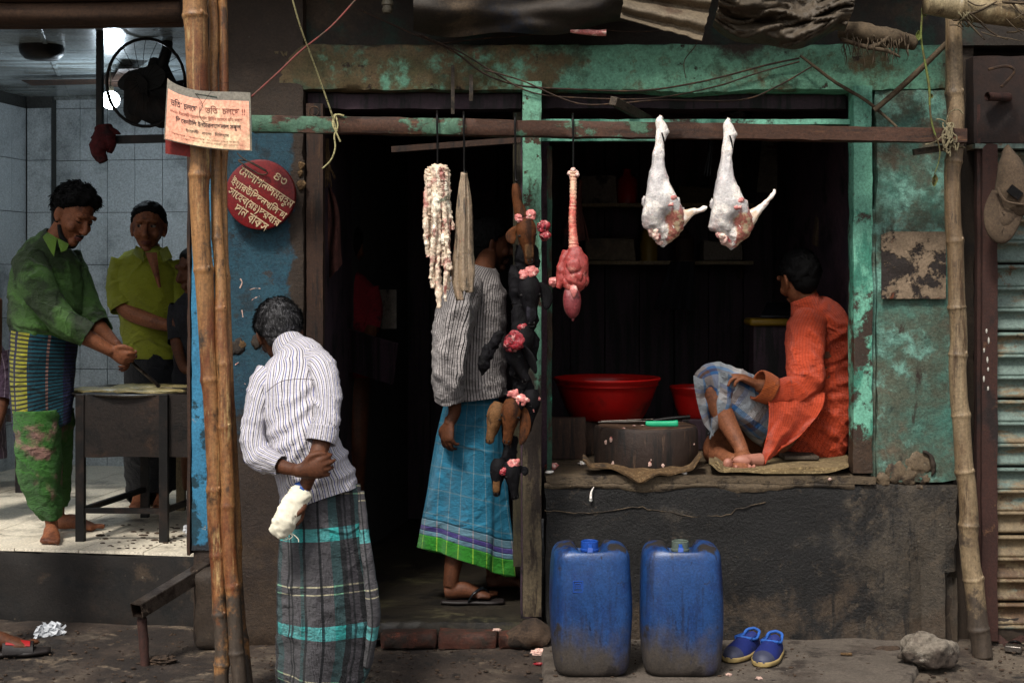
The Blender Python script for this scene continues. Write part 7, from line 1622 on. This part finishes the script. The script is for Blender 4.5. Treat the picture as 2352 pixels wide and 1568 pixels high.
mb = MB(); mb.tube([Mx @ V3(-.022, .02, 0), Mx @ V3(-.022, .06, .006), Mx @ V3(0, .078, .01), Mx @ V3(.022, .06, .006), Mx @ V3(.022, .02, 0)], [.005] * 5, m=8); obj('shackle', mb, M['iron'], plk)
mb = MB(); mb.bar(P(2290, 1462, .04), P(2330, 1495, .0), .014, .012); mb.bar(P(2300, 1490, -.02), P(2352, 1462, .0), .006, .02); tag(obj('iron_hasp', mb, M['rust'], loc=P(2300, 1480, 0)), 'bent rusty hasp at the foot of the roller shutter', 'hasp')

# ------------------------------------------------------------ jerrycans
def jerrycan(u, yc, w_, dcap, label, tilt=0.):
    cx_ = X(u, yc); t = thing('jerrycan', V3(cx_, yc, .024), label, 'jerrycan', 'blue jerrycans in front of the counter', rz=R(tilt))
    H = .475; W = w_ / 2; Dp = .135
    mb = MB(); rows = []; m_ = 72
    prof = [(0., .76), (.006, .83), (.025, .89), (.06, .935), (.12, .97), (.22, .99), (.35, 1.), (.5, 1.), (.65, .995), (.8, .985), (.87, .968), (.91, .95), (.94, .925), (.962, .89), (.98, .84), (.992, .77), (.999, .68), (1., .56), (1.0, .40), (1.0, .2), (1., .02)]
    for (zz, k) in prof:
        row = []
        for j in range(m_):
            a = 6.28318 * j / m_; ca, sa = math.cos(a), math.sin(a); e = 2 / 4.0
            x = math.copysign(abs(ca) ** e, ca) * W * k; y = math.copysign(abs(sa) ** e, sa) * Dp * k; z_ = zz * H
            if zz > .93:                                  # top: two shoulders with a valley for the neck between
                xx = x / W; q = math.exp(-((abs(xx) - .0) / .32) ** 6); fr = 1 if y > -Dp * .62 else max(0, 1 - (-y - Dp * .62) / (Dp * .2))
                z_ -= .066 * q * fr * min(1, (zz - .93) / .05)
            if .1 < zz < .9: y *= 1 - .02 * math.sin(zz * 3.14) ; x *= 1 - .012 * math.sin(zz * 9)
            row.append(V3(x, y, z_))
        rows.append(row)
    mb.rows(rows, lambda i, j: (j / m_, rows[i][0].z), True, caps=True)
    mb2 = MB()
    for p in range(len(mb.v)):
        q = mb.v[p]; mb.v[p] = q + V3(1, 1, .3) * 0 + V3(fb(q, 6, u) * .004, fb(q, 5, u + 4) * .007 - .006 * crz(q, 5, 3, 5, u, 1, 2), fb(q, 12, u) * .0012)
    bo = obj('drum_body', mb, M['jerry'], t, local=True, angle=60); s_ = bo.modifiers.new('s', 'SUBSURF'); s_.levels = 1; s_.render_levels = 1
    nx = .0; ny = .035
    mb = MB(); z0 = H - .058; mb.lathe([(.040, z0), (.040, z0 + .012), (.033, z0 + .014), (.033, z0 + .024), (.036, z0 + .026), (.036, z0 + .032), (.033, z0 + .034), (.033, z0 + .060), (.030, z0 + .062), (.028, z0 + .060), (.028, z0 + .01), (0, z0 + .01)], V3(nx, ny, 0), m=32); obj('neck', mb, M['jerry_cap'] if dcap == 0 else M['grey_neck'], t, local=True, angle=40)
    mb = MB(); mb.bar(V3(nx - .012, -.062, H - .072), V3(nx - .002, -.030, H - .012), .010, .003, (0, -1, .2)); mb.bar(V3(nx - .003, -.030, H - .014), V3(nx - .002, ny - .03, H - .006), .007, .003, (0, 0, 1)); obj('strap', mb, M['jerry_cap'], t, local=True, bevel=.001)
    # moulded mark
    if dcap == 0:
        mb = MB(); a, b = -.075, -.04
        for s1, s2 in (((a, .36), (b, .36)), ((b, .36), (b, .32)), ((b, .32), (a, .32)), ((a, .32), (a, .36)), ((a + .006, .352), (b - .006, .352)), ((b - .006, .352), (b - .006, .33)), ((a + .006, .352), (a + .006, .33)), ((a + .01, .343), (b - .01, .343)), ((a + .01, .335), (b - .01, .335))):
            mb.bar(V3(s1[0], -Dp * 1.0 + .001, s1[1]), V3(s2[0], -Dp * 1.0 + .001, s2[1]), .0012, .003)
        obj('moulded_mark', mb, M['jerry_cap'], t, local=True)
    return t
jerrycan(1356, -.46, S(188, -.58), 0, 'blue jerrycan with a blue neck beside the doorway step', 2)
jerrycan(1564, -.46, S(192, -.58), 1, 'blue jerrycan with a grey neck beside the blue shoes', -2)
sm_ = [((1318, 1262), (1342, 1282), .014, 'pale dried leaf stuck on the jerrycan beside the step', 1), ((1556, 1268), (1562, 1276), .008, 'pale scrap by the grey neck of the second jerrycan', 0), ((1601, 1274), (1607, 1282), .009, 'pinkish scrap on the second jerrycan right of its neck', 0), ((1612, 1288), (1620, 1292), .007, 'small orange scrap on the front edge of the second jerrycan', 0)]
for a_, b_, r, lb, k in sm_:
    mb = MB(); p0 = P(a_[0], a_[1] + 4, -.50); p1 = P(b_[0], b_[1] + 4, -.52)
    if k: mb.sheet(lambda a, b: p0.lerp(p1, a) + V3(0, -.01, (b - .5) * .03 * (.1 + a) + .004 * math.sin(b * 12)), 8, 8, .001)
    else: mb.ball((p0 + p1) / 2, (r, r, r * .7), disp=lambda o: .4 * fb(o, 2), n=8, m=10)
    tag(obj('dry_leaf' if k else 'meat_scrap', mb, M['white_cloth'] if k else M['litter'], loc=p0), lb, 'leaf' if k else 'meat scrap')

# ------------------------------------------------------------ blue shoes
def shoe(c, rot, label):
    t = thing('shoe', c, label, 'shoe', 'blue slip-on shoes'); t.rotation_euler = (0, 0, R(rot))
    L_ = .25
    def outl(s):  # half widths and centre along the length, s 0 heel .. 1 toe
        w_ = .030 + .014 * math.sin(min(1, s * 1.15) * 3.14 * .95) + .010 * math.exp(-((s - .72) / .2) ** 2)
        if s < .06: w_ *= math.sqrt(max(.02, s / .06)) ** .8
        if s > .86: w_ *= math.sqrt(max(0.004, 1 - ((s - .86) / .14) ** 2))
        return w_
    def rimz(s): return .074 + .010 * math.exp(-(s / .12) ** 2) - .014 * math.sin(min(1, s / .46) * 3.14) - .006 * s
    mb = MB(); rows = []
    n_ = 30; m_ = 22
    def sect(s, sole):
        w_ = outl(s); h = .062 - .004 * s if s < .42 else .062 - (s - .42) * .066
        if s < .08: h *= .75 + .25 * (s / .08) ** .5
        if s > .9: h *= max(.25, 1 - ((s - .9) / .1) ** 2 * .7)
        return w_, h
    for i in range(n_ + 1):
        s = i / n_; w_, h = sect(s, 0); row = []
        for j in range(m_ + 1):
            a = math.pi * j / m_
            x = math.cos(a) * w_ * (1 - .15 * math.sin(a)); z_ = .014 + math.sin(a) ** .75 * h
            # opening for the foot: cut away the top over the rear half
            if s < .46:
                lim = rimz(s)
                if z_ > lim: z_ = lim - (z_ - lim) * 2.2 - .01; x *= .82
            row.append(V3(x, (s - .5) * L_ * -1, z_))
        rows.append(row)
    mb.rows(rows, None, False); obj('upper', mb, M['shoe'], t, local=True)
    mb = MB(); rows = []
    for zz, k in ((0, .96), (.004, 1.04), (.012, 1.07), (.018, 1.05), (.019, .9)):
        row = []
        for i in range(n_ + 1): s = i / n_; row.append(V3(outl(s) * k + .001, (s - .5) * L_ * -1.015, zz))
        for i in range(n_, -1, -1): s = i / n_; row.append(V3(-outl(s) * k - .001, (s - .5) * L_ * -1.015, zz))
        rows.append(row)
    mb.rows(rows, None, True, caps=True); obj('rubber_sole', mb, M['shoesole'], t, local=True)
    mb = MB(); rows = []
    for i in range(12):
        s = .80 + .195 * i / 11; w_, h = sect(s, 0)
        rows.append([V3(math.cos(math.pi * j / m_) * w_ * (1 - .15 * math.sin(math.pi * j / m_)) * 1.03, (s - .5) * L_ * -1.01, .014 + math.sin(math.pi * j / m_) ** .75 * h * 1.02 + .001) for j in range(m_ + 1)])
    mb.rows(rows, None, False); obj('toe_cap', mb, M['toecap'], t, local=True)
    mb = MB(); pts = []
    for i in range(15):
        s = .47 * i / 14; w_, h = sect(s, 0); cx = 1 if s < .34 else math.cos((s - .34) / .13 * 1.5)
        pts.append(V3(w_ * .84 * cx, (s - .5) * -L_, rimz(s) - .002))
    loop = [V3(0, .5 * L_, rimz(0) - .002)] + pts[1:] + [V3(-p.x, p.y, p.z) for p in reversed(pts[1:])] + [V3(0, .5 * L_, rimz(0) - .002)]
    mb.tube(loop, [.006] * len(loop), m=8, sub=2, ref=(0, 0, 1), caps=False); obj('collar_rim', mb, M['shoe_in'], t, local=True)
    mb = MB(); rows = []
    for i in range(14):
        s = .03 + .42 * i / 13; w_, h = sect(s, 0)
        rows.append([V3(math.cos(math.pi * j / 12) * w_ * .80, (s - .5) * -L_, .070 - .045 * math.sin(math.pi * j / 12)) for j in range(13)])
    mb.rows(rows, None, False, flip=True); obj('lining', mb, M['shoe_in'], t, local=True)
    return t
shoe(V3(P(1706, 1500, -.30).x, -.27, .026), -33, 'dark blue slip-on shoe with a light blue rim, next to the jerrycan')
shoe(V3(P(1766, 1510, -.34).x, -.33, .026), -24, 'dark blue slip-on shoe on the outside of the pair')

# ------------------------------------------------------------ stone, mud and litter
mb = MB()
def stn(o):
    k = .25 * fb(o, 1.1, 4) + .06 * fb(o, 5, 2)
    if o.z > .45: k -= (o.z - .45) * .55
    if o.z < -.4: k -= .2
    return k
c0 = V3(P(2135, 1512, -.38).x, -.38, .066)
mb.ball(c0, (.112, .085, .10), V3(1, .1, -.15), V3(0, 1, 0), V3(.18, -.25, 1), n=50, m=70, disp=stn); tag(obj('stone', mb, M['stone'], loc=c0), 'large broken grey stone on the pavement in front of the green wall', 'stone')
for i, (u, v, r, lb) in enumerate(((2035, 1500, .05, 'crumbling cement lump at the broken pavement edge, left of the grey stone'), (2000, 1535, .035, 'small cement lump nearest the bottom edge beside the pavement'))):
    y = 1.5 * FPX / (v - HV) - CAMD; c0 = V3(X(u, y), y, .004); mb = MB(); mb.ball(c0, (r * 1.5, r, r * .5), disp=lambda o, i=i: .4 * fb(o, 1.6, i * 5), n=20, m=26); tag(obj('cement_lump', mb, M['mud'], loc=c0), lb, 'rubble')
mb = MB(); mb.tube([V3(X(1168), -.03, .03), V3(X(1200), -.04, .045), V3(X(1232), -.05, .055), V3(X(1262), -.06, .03)], [(.03, .05), (.055, .07), (.055, .08), (.03, .06)], m=24, sub=10, disp=lambda a, b, p: .018 * fb(p, 11, 2)); tag(obj('mud_mound', mb, M['mud'], loc=V3(X(1210), -.04, 0)), 'caked mud mound at the foot of the turquoise post', 'mud')
mb = MB()
rnd = random.Random(77)
for i in range(2600):
    x = rnd.uniform(-2.6, 2.6); y = rnd.uniform(-.95, .3 if x < -1.35 else -.01); r = abs(rnd.gauss(0, .0030)) + .0012; h_ = .024 if (x > X(1260) and x < 1.2 and y > -.58) else 0
    mb.ball(V3(x, y, h_ + r * .2), (r * rnd.uniform(.8, 1.8), r, r * .6), n=4, m=6)
tag(obj('gravel', mb, M['mud'], smooth=False), 'fine grit strewn over the ground before the shops', 'grit', kind='stuff')
def flat_bit(u, v, r, m, lb, nm='paper_scrap', cat='scrap', hz=.4, base=0.):
    y = (1.5 - base) * FPX / (v - HV) - CAMD; c0 = V3(X(u, y), y, base + r * hz * .5); mb = MB()
    mb.ball(c0, (r, r * .8, r * hz), disp=lambda o: .55 * fb(o, 2.2, u), n=16, m=20); return tag(obj(nm, mb, m, smooth=False, loc=c0), lb, cat)
flat_bit(1240, 1500, .030, M['leg_cut'], 'pale pink meat scrap on the ground beside the first jerrycan', 'meat_scrap', 'meat scrap')
flat_bit(1240, 1524, .022, M['red_meat'], 'flat red blood stained scrap on the ground below the pale one', 'meat_scrap', 'meat scrap', .12)
flat_bit(1674, 1549, .011, M['litter'], 'pale round scrap on the pavement below the blue shoes, left one', 'meat_scrap', 'meat scrap', .4, .024)
flat_bit(1744, 1558, .012, M['litter'], 'pale round scrap on the pavement near the bottom edge, right one', 'meat_scrap', 'meat scrap', .4, .024)
flat_bit(1142, 1447, .016, M['litter'], 'pale scrap on the door sill above the second brick', 'meat_scrap', 'meat scrap', .3, .09)
mb = MB(); mb.tube([V3(X(1898), -.26, .03), V3(X(1922), -.27, .031)], [.005, .006], m=6); tag(obj('cigarette_stub', mb, M['burlap'], loc=V3(X(1910), -.26, .03)), 'brown stub lying on the pavement beside the shoes', 'stub')
cw = P(115, 1452, 0); y = 1.5 * FPX / (1460 - HV) - CAMD
for k in range(1):
    mb = MB(); rnd = random.Random(2)
    for j in range(9):
        c0 = V3(X(112 + rnd.uniform(-18, 20), y), y + rnd.uniform(-.02, .02), .012 + rnd.uniform(0, .022)); q = rnd.uniform(0, 3)
        mb.sheet(lambda a, b: c0 + V3((a - .5) * .05 * math.cos(q) + .012 * math.sin(b * 9 + j), (a - .5) * .04 * math.sin(q), (b - .5) * .04 + .012 * math.sin(a * 8 + j)), 5, 5, .001)
    tag(obj('crumpled_paper', mb, M['white_plastic'], smooth=False, loc=V3(X(112, y), y, 0)), 'crumpled white paper on the dark ground below the eatery step', 'paper')
# foot in a red and black sandal entering at the corner
fy = 1.5 * FPX / (1500 - HV) - CAMD
ft_ = thing('person', V3(X(-120, fy), fy, 0), 'bare foot of a passer-by in a black and red sandal at the bottom corner', 'person')
hp = V3(X(-48, fy), fy - .06, .022); dd = V3(.97, .26, 0)
mb = MB(); foot(mb, hp, dd, (0, 0, 1), V3(-.2, 1, 0), L=.25); mb.tube([hp + V3(.03, .01, .03), hp + V3(0, 0, .2), hp + V3(-.05, 0, .45), hp + V3(-.04, 0, .8)], [.032, .042, .055, .075], m=16); 
for q in (0,):
    mb.tube([hp + V3(-.04, 0, .8), hp + V3(-.05, .02, 1.1), hp + V3(-.05, .02, 1.4)], [.075, .14, .15], m=16); mb.ball(hp + V3(-.05, .02, 1.62), (.08, .09, .11)); mb.tube([hp + V3(-.05, .02, 1.3), hp + V3(-.05, .02, 1.6)], [.06, .05], m=12)
body('body', mb, M['skin_dark'], ft_, vox=.006, sm=4)
sn = thing('sandal', hp, 'black and red sandal with white marks worn on the foot at the bottom corner', 'sandal')
mb = MB(); q_ = V3(0, 0, -.012); mb.tube([hp - dd * .03 + q_, hp + dd * .05 + q_, hp + dd * .14 + q_, hp + dd * .21 + q_, hp + dd * .29 + q_], [(.02, .012), (.042, .014), (.042, .013), (.054, .013), (.026, .012)], m=16, ref=(0, 0, 1), sq=2.6); obj('sandal_sole', mb, M['flip'], sn)
mb = MB(); sdv = V3(-.26, .97, 0)
def bandf(a, b, w0=.11, w1=.225, lift=.0):
    t = math.pi * (.02 + .96 * a); c_ = hp + dd * (w0 + (w1 - w0) * b); return c_ + sdv * math.cos(t) * (.050 + lift) + V3(0, 0, math.sin(t) * (.062 - .022 * b + lift) - .012)
mb.sheet(bandf, 20, 10, .004); bd_ = obj('band', mb, M['flip'], sn)
mb = MB(); mb.sheet(lambda a, b: bandf(.56 + a * .22, .10 + b * .8, lift=.003), 8, 8, .003); obj('band_patch', mb, M['slip_red'], bd_)
for k in range(4):
    mb = MB(); mb.sheet(lambda a, b: bandf(.40 + a * .10, .15 + k * .13 + b * .05, lift=.003), 4, 2, .002); obj('band_mark', mb, M['print_white'], bd_)
mb = MB(); mb.tube([V3(X(60, .1), .1, .004), V3(X(78, .02), .02, .004), V3(X(40, -.05), -.05, .004)], [(.02, .004)] * 3, m=6)

# ------------------------------------------------------------ steel rail in front of the eatery step
rl = thing('steel_rail', P(330, 1545, -.2), 'rusty square steel tube rail on a round leg in front of the eatery step', 'rail')
a_, b_ = P(314, 1402, -.34), P(478, 1302, .02)
mb = MB(); t_ = .026; dr = (b_ - a_).normalized(); sdv = dr.cross(V3(0, 0, 1)).normalized(); up = sdv.cross(dr)
for s1, s2 in ((-1, 0), (1, 0), (0, -1), (0, 1)):
    o_ = sdv * s1 * t_ + up * s2 * t_; mb.bar(a_ + o_, b_ + o_, .0022 if s1 else t_, t_ if s1 else .0022, up)
obj('square_tube', mb, mk('worn_square_tube', hx('#5a4f47', .7), [(hx('#241a15'), 9, .45, .6, {}), (hx('#8b7a6c', .9), 16, .6, .68, {'r': .3})], rough=.45, metal=.5, bs=.5), rl)
mb = MB(); ly = -.30; mb.tube([P(326, 1418, ly), P(330, 1470, ly), P(333, 1520, ly), V3(P(334, 1560, ly).x, ly, -.01)], [S(11, ly)] * 4, m=16, disp=lambda a, b, p: .003 * fb(p, 22)); obj('round_leg', mb, M['rust'], rl)
flat_bit(372, 1520, .05, M['mud'], 'dark caked mud lump at the foot of the steel rail', 'mud_lump', 'mud', .35)

# ------------------------------------------------------------ eatery furnishings (world space)
st_ = thing('griddle_stove', V3(X(320, 1.0), 1.0, EZ), 'sooty sheet metal griddle stove on four thin legs', 'stove')
fyy, byy = .64, 1.32
x0, x1 = X(176, fyy), X(384, fyy); zt, zb = Z(906, fyy), Z(1050, fyy)
mb = MB(); mb.slab(x0, x1 + .12, fyy, byy, zb, zt, res=.05, amp=.003, edge=.002); obj('firebox', mb, M['stove'], st_, angle=40)
for (xx, yy) in ((x0 + .015, fyy + .012), (x1 - .012, fyy - .008), (x0 + .14, byy), (x1 + .12, byy)):
    mb = MB(); mb.box(xx - .019, xx + .019, yy - .019, yy + .019, EZ, zt if yy < 1 else zb); obj('leg', mb, M['black_metal'], st_)
zz = EZ + .14
for p0, p1 in ((V3(x0 + .015, fyy + .012, zz), V3(x1 - .012, fyy - .008, zz)), (V3(x0 + .015, fyy + .012, zz), V3(x0 + .14, byy, zz)), (V3(x1 - .012, fyy, zz), V3(x1 + .12, byy, zz))):
    mb = MB(); mb.bar(p0, p1, .012, .012); obj('stretcher', mb, M['black_metal'], st_)
gc = V3(X(328, .98), .98, Z(896, .98)); gr = .37
gd = thing('griddle', gc, 'wide flat iron griddle with a shiny rim on the sooty stove', 'griddle')
mb = MB(); mb.lathe([(0, -.022), (gr * .9, -.018), (gr * .98, -.004), (gr, .004), (gr * .985, .007), (gr * .95, .0), (0, -.006)], gc, m=72); obj('plate', mb, M['steel'], gd, angle=50)
for i, (dx, dy, r, lb) in enumerate(((-.16, -.10, .13, 'oily flatbread on the near left of the griddle, closest to the cook'), (.08, -.17, .15, 'torn flatbread on the front edge of the griddle'), (.02, .10, .17, 'wide pale flatbread at the back of the griddle'), (.22, .06, .12, 'flatbread at the far end of the griddle beside the spatula tip'))):
    mb = MB(); mb.lathe([(0, .012), (r * .5, .016), (r * .85, .013), (r, .004), (r * .9, .002), (0, .002)], gc + V3(dx, dy, .002), m=40, sc=(1.15, .8), disp=lambda p, i=i: V3(.012 * fb(p, 9, i), .012 * fb(p, 9, i + 4), .010 * fb(p, 14, i))); tag(obj('flatbread', mb, M['dough'], loc=gc + V3(dx, dy, 0)), lb, 'bread')
sp = thing('spatula', P(330, 850, .55), 'long steel spatula in the hands of the cook', 'spatula')
mb = MB(); mb.tube([P(284, 806, .56), P(310, 838, .60), P(345, 868, .66), P(366, 888, .70)], [(.007, .005), (.007, .005), (.0085, .005), (.009, .004)], m=8); obj('handle', mb, M['steel'], sp)
mb = MB(); c1 = P(366, 888, .70); mb.v += [c1 + V3(-.02, 0, .0), c1 + V3(.02, -.02, 0), c1 + V3(.13, -.03, -.008), c1 + V3(.12, .05, -.008)]; mb.face([0, 1, 2, 3]); o_ = obj('blade', mb, M['steel'], sp); o_.modifiers.new('s', 'SOLIDIFY').thickness = .002
# bench at the right of the eatery
bn_ = thing('wooden_bench', V3(X(430, 1.9), 1.9, EZ), 'pale wooden table half hidden behind the blue corner', 'table')
yy = 1.5; mb = MB(); mb.box(X(405, yy), X(520, yy), yy, yy + .4, Z(824, yy), Z(812, yy)); obj('table_top', mb, M['pale_wood'], bn_, bevel=.003)
for u in (412, 500):
    mb = MB(); mb.box(X(u, yy) - .022, X(u, yy) + .022, yy + .02, yy + .06, EZ, Z(824, yy)); obj('leg', mb, M['pale_wood'], bn_, bevel=.002)
bt = thing('bottle', P(420, 795, 1.6), 'small pale plastic bottle on the wooden table', 'bottle')
mb = MB(); mb.lathe([(0, 0), (.024, 0), (.026, .01), (.026, .045), (.012, .062), (.012, .075)], V3(X(420, 1.6), 1.6, Z(812, 1.5)), m=16); obj('bottle_body', mb, M['white_plastic'], bt)
mb = MB(); mb.lathe([(.013, .075), (.013, .092), (0, .092)], V3(X(420, 1.6), 1.6, Z(812, 1.5)), m=16); obj('lid', mb, M['yellow_plastic'], bt)
flat_bit(434, 1222, .028, M['white_plastic'], 'crumpled clear plastic on the tiled floor by the blue corner', 'crumpled_plastic', 'plastic', .8, EZ)
rnd = random.Random(50)
mb = MB()
for i in range(90):
    y = rnd.uniform(.45, 1.1); x = rnd.uniform(X(230, y), X(438, y)); r = abs(rnd.gauss(0, .004)) + .002
    mb.ball(V3(x, y, EZ + .002), (r * 1.6, r, r * .5), n=4, m=6)
tag(obj('crumbs', mb, M['mud'], smooth=False), 'crumbs and dirt scattered under the griddle stove', 'crumbs', kind='stuff')
# pipe frame, rag, fan, bulb
mb = MB(); mb.box(X(223, .9), X(236, .9), .88, .92, Z(380 - 60, .9), Z(40, .9)); pf = thing('iron_bracket', P(232, 320, .9), 'black iron frame hanging from the eatery ceiling', 'frame'); obj('upright', mb, M['black_metal'], pf)
mb = MB(); mb.bar(P(235, 322, .9), P(400, 318, .9), S(9, .9), .02); obj('crossbar', mb, M['black_metal'], pf)
mb = MB(); mb.tube([P(236, 292, .87), P(238, 320, .85), P(226, 345, .84), P(238, 372, .84)], [(S(20, .9), .03), (S(26, .9), .035), (S(17, .9), .03), (S(8, .9), .02)], m=30, sub=12, disp=lambda a, b, p: .016 * fb(p, 13, 3, 4)); mb.tube([P(240, 310, .86), P(256, 330, .85), P(252, 352, .85)], [(S(14, .9), .03), (S(12, .9), .03), (S(6, .9), .02)], m=24, sub=8, disp=lambda a, b, p: .012 * fb(p, 16, 7, 4)); mb.tube([P(245, 298, .86), P(265, 304, .86), P(276, 308, .86)], [(S(12, .9), .02), (S(7, .9), .015), (S(2, .9), .01)], m=16, sub=6, disp=lambda a, b, p: .006 * fb(p, 16, 7, 4))
tag(obj('red_rag', mb, M['red_rag'], loc=P(238, 330, .87)), 'dark red rag draped over the black hanging frame', 'rag')
fn_ = thing('fan', P(335, 190, 1.05), 'black wall fan with a round guard in the eatery', 'fan')
fc = P(335, 190, 1.05); fr_ = S(90, 1.05)
mb = MB(); mb.tube([fc + V3(math.cos(t) * fr_, 0, math.sin(t) * fr_ * 1.12) for t in [i * .2095 for i in range(31)]], [.008] * 31, m=6, sub=1); 
for q in range(20):
    a = q * math.pi / 10; mb.tube([fc + V3(math.cos(a) * .03, -.06, math.sin(a) * .03), fc + V3(math.cos(a) * fr_ * .6, -.045, math.sin(a) * fr_ * .66), fc + V3(math.cos(a) * fr_, 0, math.sin(a) * fr_ * 1.12)], [.0014] * 3, m=4, sub=2)
obj('guard', mb, M['black_metal'], fn_)
mb = MB(); mb.lathe([(0, -.04), (.05, -.035), (.075, 0), (.08, .06), (.05, .12), (0, .13)], P(350, 217, 1.16), m=28, X=(1, 0, 0), Y=(0, 0, 1), Z=(0, 1, 0)); obj('motor', mb, M['black_metal'], fn_)
fc = P(350, 217, 1.12)
for q in range(5):
    a = q * 1.257 + .5; X_ = V3(math.cos(a), 0, math.sin(a)); Y_ = V3(-math.sin(a), 0, math.cos(a))
    mb = MB(); mb.sheet(lambda s, t: fc + X_ * (.02 + .115 * s) + Y_ * ((t - .35) * .25 * math.sin(.6 + s * 1.9)) + V3(0, -.01 + .05 * (t - .5), 0), 10, 8, .003); obj('blade', mb, M['black_metal'], fn_)
mb = MB(); mb.tube([fc + V3(.05, .1, 0), P(372, 160, 1.15), P(385, 100, 1.15), P(360, 60, 1.15)], [.03, .03, .026, .022], m=12); obj('bracket', mb, M['black_metal'], fn_)
cf_ = thing('ceiling_fan', P(272, 150, 2.3), 'brown ceiling fan with dusty blades seen behind the black fan guard', 'fan')
cc = P(272, 186, 2.3)
mb = MB(); mb.lathe([(0, .06), (.05, .05), (.09, .02), (.10, -.01), (.06, -.03), (0, -.035)], cc, m=28); obj('motor', mb, M['brown_wood'], cf_)
mb = MB(); mb.tube([cc, V3(cc.x, cc.y, CZ)], [.012, .012], m=10); mb.ball(V3(cc.x, cc.y, cc.z + .12), (.045, .045, .07)); obj('rod', mb, M['bulbsock'], cf_)
for a in (172, 292, 50):
    a = R(a); X_ = V3(math.cos(a), math.sin(a), 0); Y_ = V3(-math.sin(a), math.cos(a), 0)
    mb = MB(); mb.sheet(lambda s, t: cc + X_ * (.09 + .46 * s) + Y_ * (t - .5) * (.09 + .04 * s) + V3(0, 0, .012 * (t - .5) - .0), 12, 5, .004); obj('blade', mb, M['brown_wood'], cf_)
dl_ = P(96, 76, 1.3); mb = MB(); mb.lathe([(0, -.05), (.08, -.045), (.105, -.02), (.11, .0), (.11, .02)], V3(dl_.x, dl_.y, CZ - .02), m=40); tag(obj('ceiling_disc', mb, M['black_metal'], loc=dl_), 'dark round fitting on the eatery ceiling', 'ceiling light')
bp = P(254, 230, 2.0)
bb = thing('light_bulb', bp, 'glowing white bulb hanging before the tiled wall', 'bulb')
mb = MB(); mb.ball(bp, .05, n=16, m=20); obj('glass', mb, M['bulb'], bb)
mb = MB(); mb.lathe([(0, .075), (.016, .072), (.018, .035), (0, .035)], bp, m=16); mb.tube([bp + V3(0, 0, .07), V3(bp.x, bp.y, CZ)], [.003, .003], m=6); obj('holder', mb, M['bulbsock'], bb)
ld = bpy.data.lights.new('bulb_light', 'POINT'); ld.energy = BULB_W; ld.color = (.74, .88, 1); ld.shadow_soft_size = .05
lo = bpy.data.objects.new('bulb_light', ld); COL.objects.link(lo); lo.location = bp + V3(0, 0, -.06)
tb = thing('stool', V3(X(10, 2.3), 2.3, EZ), 'dark low bench in the shadow behind the cook', 'bench')
mb = MB(); mb.box(X(-60, 2.2), X(60, 2.2), 2.1, 2.5, EZ + .4, EZ + .44); obj('seat', mb, M['inside_wood'], tb)
for u in (-50, 50):
    mb = MB(); mb.box(X(u, 2.2) - .02, X(u, 2.2) + .02, 2.15, 2.45, EZ, EZ + .4); obj('leg', mb, M['inside_wood'], tb)

# shelf, jars and bags added so the shop back is not empty black
shf = thing('wall_shelf', P(1560, 560, 2.3), 'added dim wooden shelf on the back wall of the butcher shop', 'shelf')
for k, v in enumerate((470, 600)):
    mb = MB(); mb.box(X(1330, 2.3), X(1720, 2.3), 2.14, 2.44, Z(v, 2.3) - .02, Z(v, 2.3)); obj('shelf_board', mb, M['pale_wood'], shf)
for u in (1350, 1700):
    mb = MB(); mb.bar(P(u, 400, 2.42), P(u, 640, 2.42), .015, .015); obj('upright', mb, M['brown_wood'], shf)
rnd = random.Random(90)
for k, (u, v, w_, h_, m_, lb, nm, ct) in enumerate(((1375, 470, .10, .16, 'calendar', 'pale tin box at the near end of the upper dim shelf', 'tin_box', 'box'), (1440, 470, .06, .20, 'red_plastic', 'red plastic canister on the upper dim shelf', 'canister', 'canister'), (1610, 470, .14, .10, 'cap_cloth', 'folded brown sack on the upper dim shelf', 'folded_sack', 'sack'), (1400, 600, .14, .13, 'tarp', 'dusty sack on the lower dim shelf', 'folded_sack', 'sack'), (1490, 600, .05, .22, 'yellow_plastic', 'yellow oil bottle on the lower dim shelf', 'oil_bottle', 'bottle'), (1570, 600, .06, .18, 'brown_wood', 'brown jar on the lower dim shelf', 'jar', 'jar'), (1655, 600, .11, .12, 'calendar', 'pale carton on the lower dim shelf', 'carton', 'box'))):
    c_ = P(u, v, 2.28); mb = MB()
    if nm in ('canister', 'oil_bottle', 'jar'): mb.lathe([(0, 0), (w_, 0), (w_, h_ * .7), (w_ * .4, h_ * .85), (w_ * .4, h_), (0, h_)], c_, m=20)
    else: mb.slab(c_.x - w_, c_.x + w_, 2.2, 2.36, c_.z, c_.z + h_, res=.04, amp=.01, edge=.01)
    tag(obj(nm, mb, M[m_], loc=c_, angle=50), lb, ct)
for k, (u, v0, v1, m_, lb) in enumerate(((1320, 420, 560, 'cloth_dull', 'dull cloth hanging near the slim green pole inside the shop'), (1900, 380, 560, 'cap_cloth', 'brown cloth hanging on the inner wall behind the seated man'))):
    mb = MB(); mb.sheet(lambda a, b: P(u + (a - .5) * (30 + 26 * b) + 5 * math.sin(b * 5 + a * 3), v0 + (v1 - v0) * b + 8 * math.sin(a * 6), 1.2 + .03 * math.sin(a * 13 + b * 3)), 26, 22, .005); tag(obj('hanging_cloth', mb, M[m_], loc=P(u, v0, 1.2)), lb, 'cloth')
for k in range(7):
    u = 2266 + 6 * math.sin(k * 2.2); v = 760 + k * 22
    mb = MB(); mb.ball(P(u, v, -.022), (.004, .003, .009 + .004 * (k % 2)), n=6, m=8, disp=lambda o: .3 * fb(o, 2, k)); obj('paint_drip', mb, M['print_white'], N_)
